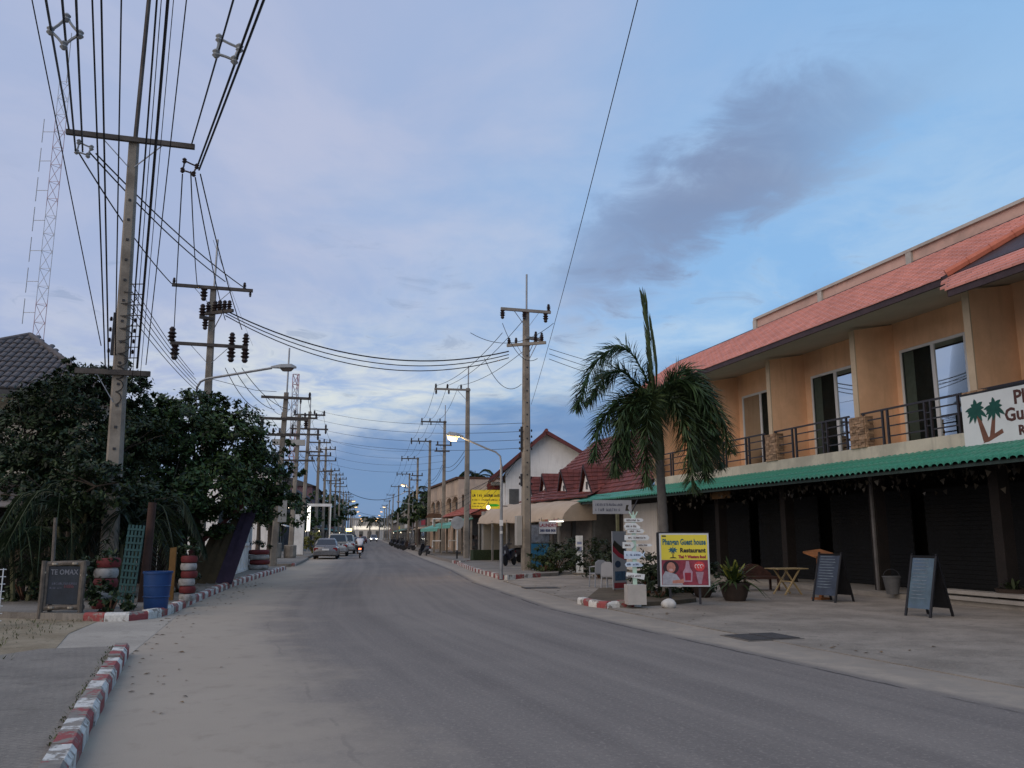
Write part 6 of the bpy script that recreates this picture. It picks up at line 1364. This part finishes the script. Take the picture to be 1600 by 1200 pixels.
MB().box(0,CL,.06,.35,0,ch).build('body', mat('cabinet_inside', (0.10,0.13,0.14), 0.8, .3, 2), cab)
for k in range(nC): x0 = k*CL/nC; MB().box(x0+.03,x0+CL/nC-.03,.015,.06,.12,1.05).build('base_panel', M_white, cab)
for k in range(nC): x0 = k*CL/nC; MB().box(x0+.08,x0+CL/nC-.06,.04,.058,1.25,ch-.1).build('pane', mat('sky_glass', (0.10,0.14,0.16), 0.08, .3, 3, spec=.9), cab)
for k in range(nC+1): x0 = k*CL/nC; MB().box(x0-.05,x0+.05,-.03,.055,0,ch).build('mullion', M_white, cab)
for z in (.05,1.12,ch-.05): MB().box(-.05,CL+.05,-.05,.06,z-.06,z+.06).build('rail', M_white, cab)
# white sparkling mesh at the left picture edge
q = at(3, 965, 15.5); wf = thing('wire_fence', 'bright wire mesh fence end at the left picture edge', 'fence', (q.x-.35, q.y, 0), R(20))
for k in range(6): MB().bar((-.3+k*.11,0,0),(-.3+k*.11,0,1.05),.018).build('upright', M_alu, wf)
for k in range(8): MB().bar((-.36,.01,.12+k*.13),(.30,.01,.12+k*.13),.014).build('wire', M_alu, wf)
# boxes, shrine-like white stand, lit shop items farther along
q = G(448, 872, .135); bx_ = thing('concrete_bin', 'pale concrete bins beyond the meter pole', 'bin', (q.x-.8, q.y, .13), R(12)); MB().lathe([(.38,0),(.42,.1),(.42,.95),(.38,1.0)], 12).build('body', M_conc, bx_); MB().lathe([(.38,0),(.42,.1),(.42,.8),(.38,.85)], 12, (.95,.4,0)).build('body', M_conc, bx_)
q = at(463, 850, 64); wb = thing('upright_panel', 'white upright panel between the fourth and fifth left poles', 'panel', (q.x,64,0), R(10)); MB().box(-.5,.5,0,.08,.2,3.2).build('board', M_white, wb); MB().box(-.55,.55,.01,.07,0,.2).build('foot', M_conc, wb)  # plain white panel standing on a foot
q = at(481, 840, 76); vb_ = thing('lit_column_sign', 'tall glowing white column sign above the pale green bush', 'sign', (q.x,76,0), R(10)); MB().box(-.14,.14,0,.1,2.0,4.2).build('lit_face', mat('sign_lit', (1,1,1), emit=((1.0,.95,.80), 1.6)), vb_); MB().box(-.2,2.0,.02,.3,4.2,4.45).build('canopy_beam', M_white, vb_); MB().bar((0,.05,0),(0,.05,2.0),.12).build('post', M_grey, vb_); MB().bar((1.9,.1,0),(1.9,.1,4.2),.12).build('post', M_white, vb_)
q = at(489, 855, 72); shrub('yellow green bush beside the parked cars', (q.x, q.y), (.85,.7,1.15), 1500, .22, 611, leafmat('lime_leaf', (0.16,0.17,0.045)))
for i, (px, py) in enumerate(((445,785),(453,791))): q = at(px, py, 58+3*i); fl = thing('flood_light', ('larger', 'smaller')[i]+' of two glowing floodlights in the dark leaves on the left', 'light', q); MB().lathe([(.05,-.12),(.22,-.05),(.24,0)], 10).build('shade', M_dark, fl); MB().lathe([(.20,-.13),(.22,-.12),(.05,-.10)], 10).build('lens', mat('cool_glow', (1,1,1), emit=((1.0,.95,.72), 5.0)), fl)
# white house and far rows on the left
far_house('white two storey house behind the left poles', lp(78,5.0), lp(92,5.0), 9, 7.6, M_wall, M_gdark, 2, None, 11)
far_house('dim grey shophouse behind the left row of poles', lp(94,4.0), lp(118,4.0), 9, 6.4, M_far[1], None, 2, None, 12)
far_house('maroon tinted shophouse behind the left row of poles', lp(120,4.0), lp(146,4.0), 9, 8.6, mat('far_wall_f', (0.17,0.10,0.11), .9), M_far[3], 2, True, 13)
far_house('long low dark row far along the left side', lp(148,4.0), lp(200,4.0), 9, 6.2, M_far[3], M_far[1], 2, True, 14)
far_house('pale distant row near the left end of the street', lp(204,4.0), lp(300,4.0), 10, 6.6, M_far[2], None, 2, True, 15)
q0, q1 = at(545, 840, 430), at(625, 840, 430)
eb = thing('end_building', 'pale building with lit frontage closing the far end of the street', 'building', (q0.x, 430, 0)); EL = q1.x-q0.x
MB().box(0,EL,0,12,0,9.5).build('wall', mat('end_wall', (0.52,0.50,0.46), .9), eb); MB().box(2,EL-4,-.3,0,4.4,6.2).build('lit_band', mat('band_lit', (1,1,1), emit=((1.0,.86,.58), .55)), eb); MB().box(-.5,EL+.5,-.5,12.5,9.5,10.2).build('roof_slab', M_far[2], eb)
for k in range(6): MB().box(1+k*EL/6.2,3+k*EL/6.2,-.1,0,.3,3.6).build('shopfront', M_gdark, eb)
q = at(540,822,250); sg_ = thing('lit_shop_sign', 'small yellow glowing shop sign far along the left', 'sign', (at(545,828,150).x,150,at(545,830,150).z)); MB().box(-.5,.5,0,.2,0,.5).build('lit_face', mat('yellow_lit', (1,1,1), emit=((1.0,.85,.25), 4.0)), sg_); MB().bar((0,.1,-.9),(0,.1,0),.08).build('post', M_dark, sg_)
# round sign disc on a post and square-armed posts on the right pavement
q = G(714, 873, .13); rs_ = thing('round_sign', 'blank grey back of a round road sign on a striped post', 'sign', (q.x, q.y, .13), R(8))
MB().tube([(0,0,0),(0,0,2.6)], .045, 8).build('post', M_white, rs_); MB().tube([(0,0,0),(0,0,.55)], .052, 8).build('post_foot', M_black, rs_)
MB().lathe([(.42,-.012),(.43,0),(.42,.012)], 22, (0,-.06,2.3), 'y').build('disc', mat('sign_back', (0.36,0.36,0.35), .6), rs_)
q = G(678, 864, .13); ps = thing('wayside_post', 'square wooden post with slanting cap on the right pavement', 'post', (q.x, q.y, .13)); MB().bar((0,0,0),(0,0,3.0),.16).build('post', M_conc, ps); MB().prism([(-.75,3.0),(.75,3.0),(.5,3.35),(-.5,3.35)], -.4,.4,'y').build('cap', M_brown, ps)
for i, px in enumerate((683, 708)):
    q = at(px, 840, 66+3*i); bk_ = thing('white_bracket', ('left', 'right')[i]+' white pipe bracket stand among the shop posts', 'bracket', (q.x, q.y, 0)); 
    for z in (1.2, 2.9): MB().tube([(-.35,0,z-.5),(-.35,0,z),(.35,0,z)], .05, 6).build('pipe', M_white, bk_)
    MB().bar((.35,0,0),(.35,0,3.1),.09).build('upright', M_conc, bk_)

# grass tuft at the left edge and fallen leaves on the ground
p = G(14, 1045); gt = put('grass_tuft', tuft(220, .26, .012, 55, .6, 711).raw('grass_tuft', leafmat('grass_blade', (0.075,0.095,0.035)))); gt.location = (p.x-.15, p.y, .02); gt.scale = (1.6,1.2,1); tag(gt, 'tuft of grass at the left picture edge beside the near pavement', 'grass')
random.seed(88); fl_ = MB()
for k in range(400):
    if k < 200: x, y, z = random.uniform(-9.5,-7.2)+.0, random.uniform(17.0,26), .14; x -= (y-17)*.14
    elif k < 330: y = random.uniform(8,30); x = edge_l(y) + abs(random.gauss(0,.5)) + .1; z = .006
    else: y = random.uniform(12,30); x = edge_r(y) + abs(random.gauss(0.3,1.3)) + .1; z = .012
    s_ = random.uniform(.02,.055); a = random.uniform(0,6.28); c_, d_ = math.cos(a)*s_, math.sin(a)*s_
    fl_.add([(x-c_,y-d_,z),(x+d_*.45,y-c_*.45,z+s_*.3),(x+c_,y+d_,z+.004),(x-d_*.45,y+c_*.45,z+s_*.2)], [(0,1,2,3)])
stuff(tag(put('fallen_leaves', fl_.raw('fallen_leaves', leafmat('dry_leaf', (0.11,0.075,0.035), .6))), 'dry fallen leaves scattered along the road edges', 'leaves'))

# ================================================================ VEHICLES AND RIDER (local: +y is the front, z up)
M_tyre = mat('tyre_rubber', (0.014,0.014,0.015), 0.85, .2, 5); M_rim = mat('wheel_rim', (0.35,0.36,0.37), 0.35, .1, 4, metal=.7)
M_tail = mat('tail_lens', (0.20,0.012,0.012), 0.2, .1, 4); M_plate = mat('plate_white', (0.62,0.62,0.60), 0.5, .05); M_cg = mat('car_glass', (0.02,0.025,0.03), 0.05, .1, 1, spec=.8)
def rrect(y, hw, z0, z1, c=.12, top=1.0):
    """rounded section across the car at station y; the top is narrowed by the factor top"""
    c = min(c, (z1-z0)*.45); ht = hw*top
    return [(-hw+c*.5,y,z0),(hw-c*.5,y,z0),(hw,y,z0+c),(hw,y,(z0+z1)/2),(ht,y,z1-c),(ht-c,y,z1),(-ht+c,y,z1),(-ht,y,z1-c),(-hw,y,(z0+z1)/2),(-hw,y,z0+c)]
def wheel(t, x, y, r, w=.2):
    wl_ = MB().lathe([(r*.62,-w/2),(r*.93,-w/2),(r,-w*.3),(r,w*.3),(r*.93,w/2),(r*.62,w/2)], 18, (x,y,r), 'x').build('wheel', M_tyre, t, True)
    MB().lathe([(r*.1,-w*.46),(r*.6,-w*.4),(r*.6,w*.4),(r*.1,w*.46)], 14, (x,y,r), 'x').build('rim', M_rim, wl_, True)
def car(label, p, az, colour, kind, group='cars parked along the left kerb', name=None, lights=False):
    t = thing(name or {'sedan':'parked_car','pickup':'pickup_truck','suv':'parked_car'}[kind], label, 'pickup truck' if kind == 'pickup' else 'car', (p[0], p[1], 0), R(-az), group)
    m = mat('car_paint_%d' % (hash(colour) % 997), colour, 0.28, .06, 1.5, metal=.35, coat=.6, dirt=tuple(x*.6 for x in colour), damt=.25)
    tall = kind != 'sedan'; hw = .87 if tall else .85; g = .30 if tall else .20; zb = 1.02 if tall else .88; zr = 1.76 if tall else 1.44
    MB().loft([rrect(-2.28,hw*.86,g+.20,zb-.22), rrect(-2.20,hw*.96,g+.06,zb-.05), rrect(-1.9,hw,g,zb), rrect(-.8,hw,g,zb+.02), rrect(.7,hw,g,zb+.02), rrect(1.5,hw*.98,g,zb-.06), rrect(2.1,hw*.93,g+.06,zb-.16), rrect(2.25,hw*.82,g+.18,zb-.30)]).build('body', m, t, True)
    ys = {'sedan': (-1.75,-1.05,.35,1.15), 'pickup': (-.55,-.38,.75,1.40), 'suv': (-2.15,-1.95,.55,1.35)}[kind]
    MB().loft([rrect(ys[0],hw*.90,zb-.12,zb+.02,.05,.95), rrect(ys[1],hw*.90,zb-.05,zr,.12,.80), rrect(ys[2],hw*.90,zb-.05,zr-.01,.12,.80), rrect(ys[3],hw*.90,zb-.12,zb-.02,.05,.95)]).build('cabin', m, t, True)
    def lp_(y, top): return lerp(.95, .80, top)
    za, zt = zb+.10, zr-.10
    fr = lambda f: lerp(ys[0], ys[1], f) - .02
    w0, w1 = hw*.90*.88, hw*.90*.74
    MB().add([(-w0,fr((za-zb)/(zr-zb))-.015,za),(w0,fr((za-zb)/(zr-zb))-.015,za),(w1,fr((zt-zb)/(zr-zb))-.015,zt),(-w1,fr((zt-zb)/(zr-zb))-.015,zt)], [(0,1,2,3)]).build('rear_window', M_cg, t)
    ff = lambda f: lerp(ys[3], ys[2], f) + .035
    MB().add([(-w0,ff(.15),za),(w0,ff(.15),za),(w1,ff(.85),zt),(-w1,ff(.85),zt)], [(0,1,2,3)]).build('windscreen', M_cg, t)
    for s in (-1, 1):
        for f0, f1 in ((.06,.50),(.54,.95)):
            ya, yb = lerp(ys[0]+.25,ys[3]-.2,f0), lerp(ys[0]+.25,ys[3]-.2,f1); yc, yd = lerp(ys[1]+.05,ys[2]-.02,f0), lerp(ys[1]+.05,ys[2]-.02,f1)
            MB().add([(s*(hw*.89+.012),ya,za-.02),(s*(hw*.89+.012),yb,za-.02),(s*(hw*.755+.012),yd,zt),(s*(hw*.755+.012),yc,zt)], [(0,1,2,3)]).build('side_window', M_cg, t)
        MB().box(*sorted((s*hw*.60, s*hw*.93)),-2.27,-2.12,zb-.30,zb-.10).build('tail_light', M_tail, t)
        MB().box(*sorted((s*hw*.55, s*hw*.86)),2.12,2.24,zb-.34,zb-.22).build('headlight', mat('headlight_on', (1,1,1), emit=((1,.97,.85), 30.0)) if lights else M_alu, t)
        MB().box(*sorted((s*hw*1.0, s*(hw+.16))),ys[3]-.35,ys[3]-.20,zb+.02,zb+.18).build('mirror', m, t)
        for y in (-1.38, 1.38): wheel(t, s*(hw-.10), y, .36 if tall else .31)
    MB().box(-.24,.24,-2.31,-2.27,zb-.28,zb-.16).build('number_plate', M_plate, t)
    MB().loft([rrect(-2.34,hw*.90,g+.10,g+.34,.06), rrect(-2.05,hw*.99,g+.06,g+.36,.06)]).build('rear_bumper', m if kind == 'sedan' else M_rim, t, True)
    if kind == 'pickup':
        MB().box(-hw*.9,hw*.9,-2.18,-.62,zb+.022,zb+.05).build('bed_cover', M_black, t); MB().box(-hw*.92,hw*.92,-2.2,-2.14,zb-.02,zb+.12).build('tailgate', m, t)
    if kind == 'suv': MB().box(-.6,.6,-2.0,.4,zr+.005,zr+.04).build('roof_rack', M_black, t)
    return t
AZS = -9.7
p = G(507, 874); car('grey sedan parked nearest on the left, seen from behind', (p.x-.35, p.y+2.3), AZS, (0.17,0.165,0.165), 'sedan')
p = G(516, 870); car('pale silver pickup parked in front of the grey sedan', (p.x-.15, p.y+3.3), AZS, (0.46,0.44,0.40), 'pickup')
p = G(527, 867); car('white topped van like car parked ahead of the pickup', (p.x-.4, p.y+5.5), AZS, (0.50,0.49,0.46), 'suv')
p = at(544, 858, 88); car('dark car standing farther ahead on the left', (p.x, 92), AZS, (0.035,0.037,0.045), 'sedan')
p = at(553, 850, 118); car('black pickup farthest in the parked left row', (p.x-.4, 118), AZS, (0.02,0.02,0.022), 'pickup')
p = at(584, 843, 210); car('distant oncoming vehicle with bright headlights', (p.x, 210), 180+AZS, (0.40,0.42,0.45), 'suv', None, 'oncoming_car', True)
p = at(567, 846, 175); car('small dark red car far off on the left lane', (p.x, 175), AZS, (0.10,0.02,0.02), 'sedan', None, 'distant_car')
def scooter(label, p, az, colour, name='parked_scooter', group='parked scooters', lean=R(8), tail=None):
    t = thing(name, label, 'scooter', p, 0, group); t.rotation_euler = (0, lean, R(-az))
    m = mat('scooter_paint_%d' % (hash(colour) % 997), colour, 0.35, .1, 3, coat=.5)
    for y in (-.62, .62):
        wl_ = MB().lathe([(.18,-.045),(.27,-.04),(.285,0),(.27,.04),(.18,.045)], 16, (0,y,.285), 'x').build('wheel', M_tyre, t, True); MB().lathe([(.02,-.03),(.17,-.015),(.17,.015),(.02,.03)], 10, (0,y,.285), 'x').build('rim', M_rim, wl_)
    sec = lambda y, hw, z0, z1: [(-hw*.7,y,z0),(hw*.7,y,z0),(hw,y,(z0+z1)/2),(hw*.6,y,z1),(-hw*.6,y,z1),(-hw,y,(z0+z1)/2)]
    MB().loft([sec(-.88,.05,.62,.74), sec(-.70,.13,.50,.76), sec(-.35,.15,.36,.74), sec(-.05,.12,.30,.52), sec(.20,.12,.27,.36)]).build('rear_body', m, t, True)
    MB().loft([sec(-.72,.11,.75,.82), sec(-.45,.14,.75,.83), sec(-.10,.10,.70,.78), sec(.02,.06,.66,.72)]).build('seat', M_black, t, True)
    MB().loft([[(-.17,.30,.30),(.17,.30,.30),(.15,.36,.30),(-.15,.36,.30)],[(-.20,.40,.65),(.20,.40,.65),(.17,.47,.65),(-.17,.47,.65)],[(-.12,.36,.98),(.12,.36,.98),(.10,.46,.98),(-.10,.46,.98)]]).build('front_shield', m, t, True)
    MB().loft([sec(.40,.09,.48,.54), sec(.62,.08,.57,.62), sec(.88,.05,.48,.53)]).build('front_mudguard', m, t, True)
    MB().tube([(0,.62,.30),(0,.46,.70),(0,.38,1.0)], .03, 6).build('fork', M_grey, t)
    MB().tube([(-.33,.22,1.04),(-.18,.34,1.05),(0,.37,1.02),(.18,.34,1.05),(.33,.22,1.04)], .018, 6).build('handlebar', M_black, t)
    for s in (-1, 1): MB().tube([(s*.2,.34,1.05),(s*.26,.32,1.22)], .008, 4).build('mirror_stalk', M_black, t); MB().lathe([(.05,-.01),(.055,0),(.05,.01)], 10, (s*.27,.32,1.25), 'y').build('mirror', M_black, t)
    MB().lathe([(.03,.0),(.075,-.02),(.06,-.06)], 10, (0,.44,.90), 'y').build('headlamp', M_alu, t)
    MB().box(-.09,.09,-.90,-.84,.64,.72).build('tail_light', tail or M_tail, t); MB().box(-.10,.10,-.93,-.91,.42,.56).build('number_plate', M_plate, t)
    MB().tube([(.12,-.2,.28),(.15,-.75,.36)], [.04,.05], 7).build('exhaust', M_rim, t)
    return t
q = G(660, 869); scooter('dark scooter parked alone at the right road edge', (q.x, q.y+.8, 0), AZS-25, (0.02,0.02,0.024), lean=R(10))
q = at(797, 880, 43.0); scooter('dark scooter parked under the cream awning behind the lamp post', (q.x, q.y, .13), 200, (0.015,0.018,0.03))
q = at(778, 880, 47.5); scooter('second scooter in the shade behind the lamp post', (q.x+.8, q.y, .13), 225, (0.05,0.05,0.06))
cols = [(0.02,0.02,0.025),(0.05,0.02,0.02),(0.03,0.035,0.05),(0.10,0.10,0.11),(0.02,0.025,0.02),(0.06,0.06,0.07)]
for i in range(16):
    Y = 92 + i*3.4; sc_ = scooter('dark scooter in the long row parked along the right kerb', (edge_r(Y)-.55+.25*math.sin(i*1.7), Y, 0), AZS-55+10*math.sin(i), cols[i % 6], lean=R(7), group='scooters in the row along the right kerb')
q = at(820, 885, 38.6); vm = thing('vending_machine', 'blue vending machine behind the tall right hand pole', 'machine', (q.x+.75, 39.8, .1), R(8)); MB().box(-.45,.45,0,.7,0,1.15).build('body', mat('blue_machine', (0.03,0.16,0.28), .5, .1), vm); MB().box(-.42,.42,-.02,0,1.2,2.0).build('poster', mat('poster_grey', (0.20,0.22,0.25), .7, .5, 6), vm); MB().box(-.45,.45,.02,.7,1.15,2.05).build('upper_case', M_gdark, vm)
# ---- rider and moving motorbike
q = G(559.5, 872.5); MO = Vector((q.x, q.y+.65, 0))
mb = scooter('red lit scooter ridden away down the middle of the street', MO, AZS, (0.10,0.02,0.02), 'ridden_scooter', None, 0.0, mat('tail_on', (1,.1,.05), emit=((1.0,.16,.06), 6.0)))
def skin_figure(name, joints, edges, m, parent=None, loc=None, rot=None, sub=2):
    me = bpy.data.meshes.new(name); me.from_pydata([j[0] for j in joints], edges, []); o = put(name, me, parent, loc, rot)
    me.materials.append(m); sk = o.modifiers.new('skin', 'SKIN'); sk.use_smooth_shade = True
    for i, j in enumerate(joints): v = me.skin_vertices[0].data[i]; v.radius = j[1] if isinstance(j[1], tuple) else (j[1], j[1]); v.use_root = (i == 0)
    ss = o.modifiers.new('sub', 'SUBSURF'); ss.levels = 1; ss.render_levels = sub
    return o
rd_ = thing('person', 'rider in a white shirt and dark trousers on the moving scooter', 'person', MO, R(-AZS))
J = [((0,-.22,.84),(.15,.12)),((0,-.20,1.02),(.155,.11)),((0,-.12,1.24),(.175,.12)),((0,-.06,1.37),(.10,.09)),((0,-.03,1.45),.055),
     ((-.19,-.08,1.33),.07),((-.30,.08,1.12),.055),((-.31,.24,1.05),.045),((.19,-.08,1.33),.07),((.30,.08,1.12),.055),((.31,.24,1.05),.045),
     ((-.12,-.12,.82),.10),((-.22,.24,.76),.085),((-.18,.20,.36),.055),((-.18,.32,.31),.045),((.12,-.12,.82),.10),((.22,.24,.76),.085),((.18,.20,.36),.055),((.18,.32,.31),.045)]
E_ = [(0,1),(1,2),(2,3),(3,4),(2,5),(5,6),(6,7),(2,8),(8,9),(9,10),(0,11),(11,12),(12,13),(13,14),(0,15),(15,16),(16,17),(17,18)]
M_skin = mat('skin', (0.30,0.17,0.11), 0.6, .1, 5)
body = skin_figure('body', J, E_, M_skin, rd_)
shj = [(p_, tuple(x*1.13+.012 for x in r_) if isinstance(r_, tuple) else r_*1.25+.01) for p_, r_ in (J[0],J[1],J[2],J[3],J[5],J[8])] + [((-.26,.02,1.20),.085),((.26,.02,1.20),.085)]
skin_figure('shirt', shj, [(0,1),(1,2),(2,3),(2,4),(4,6),(2,5),(5,7)], mat('white_shirt', (0.70,0.70,0.72), .85, .06, 6), rd_)
skin_figure('trousers', [((0,-.22,.80),(.165,.125)),((-.12,-.12,.82),.115),((-.22,.24,.76),.10),((-.18,.20,.40),.07),((.12,-.12,.82),.115),((.22,.24,.76),.10),((.18,.20,.40),.07)], [(0,1),(1,2),(2,3),(0,4),(4,5),(5,6)], mat('dark_trousers', (0.03,0.032,0.045), .9), rd_)
hd = MB().lathe([(.03,-.12),(.065,-.105),(.088,-.05),(.098,.02),(.085,.09),(.05,.13),(.01,.14)], 16, (0,-.01,1.59)).build('head', M_skin, rd_, True)
MB().lathe([(.112,0),(.116,.05),(.095,.12),(.05,.155),(.01,.16)], 16, (0,-.015,1.58)).build('hair', mat('hair', (0.03,0.022,0.02), .8), hd, True)
for s in (-1, 1): MB().lathe([(.012,-.02),(.02,0),(.012,.02)], 8, (s*.10,-.005,1.585), 'z').build('ear', M_skin, hd)
MB().lathe([(.018,-.02),(.014,.0),(.004,.03)], 8, (0,.095,1.575)).build('nose', M_skin, hd)
for s in (-1, 1): MB().lathe([(.004,-.012),(.014,0),(.004,.012)], 8, (s*.036,.082,1.605)).build('eye', M_plate, hd)
MB().box(-.028,.028,.083,.092,1.525,1.533).build('mouth', mat('lips', (0.2,.07,.06), .6), hd)
for s in (-1, 1):                                                    # hands closed round the grips
    hnd = MB().loft([[(s*.31+dx_,.24+dy_,z_) for dx_, z_ in ((-.035,1.03),(.035,1.03),(.04,1.065),(-.04,1.065))] for dy_ in (-.01,.05,.09)]).build('hand', M_skin, rd_, True)
    for k in range(4): x_ = s*.31 + (k-1.5)*.02; MB().tube([(x_,.31,1.06),(x_,.345,1.05),(x_,.345,1.02),(x_,.31,1.01)], [.011,.0105,.010,.008], 6).build('finger', M_skin, hnd, True)
    MB().tube([(s*.31-s*.04,.26,1.04),(s*.31-s*.055,.30,1.03),(s*.31-s*.045,.33,1.015)], [.012,.011,.009], 6).build('thumb', M_skin, hnd, True)
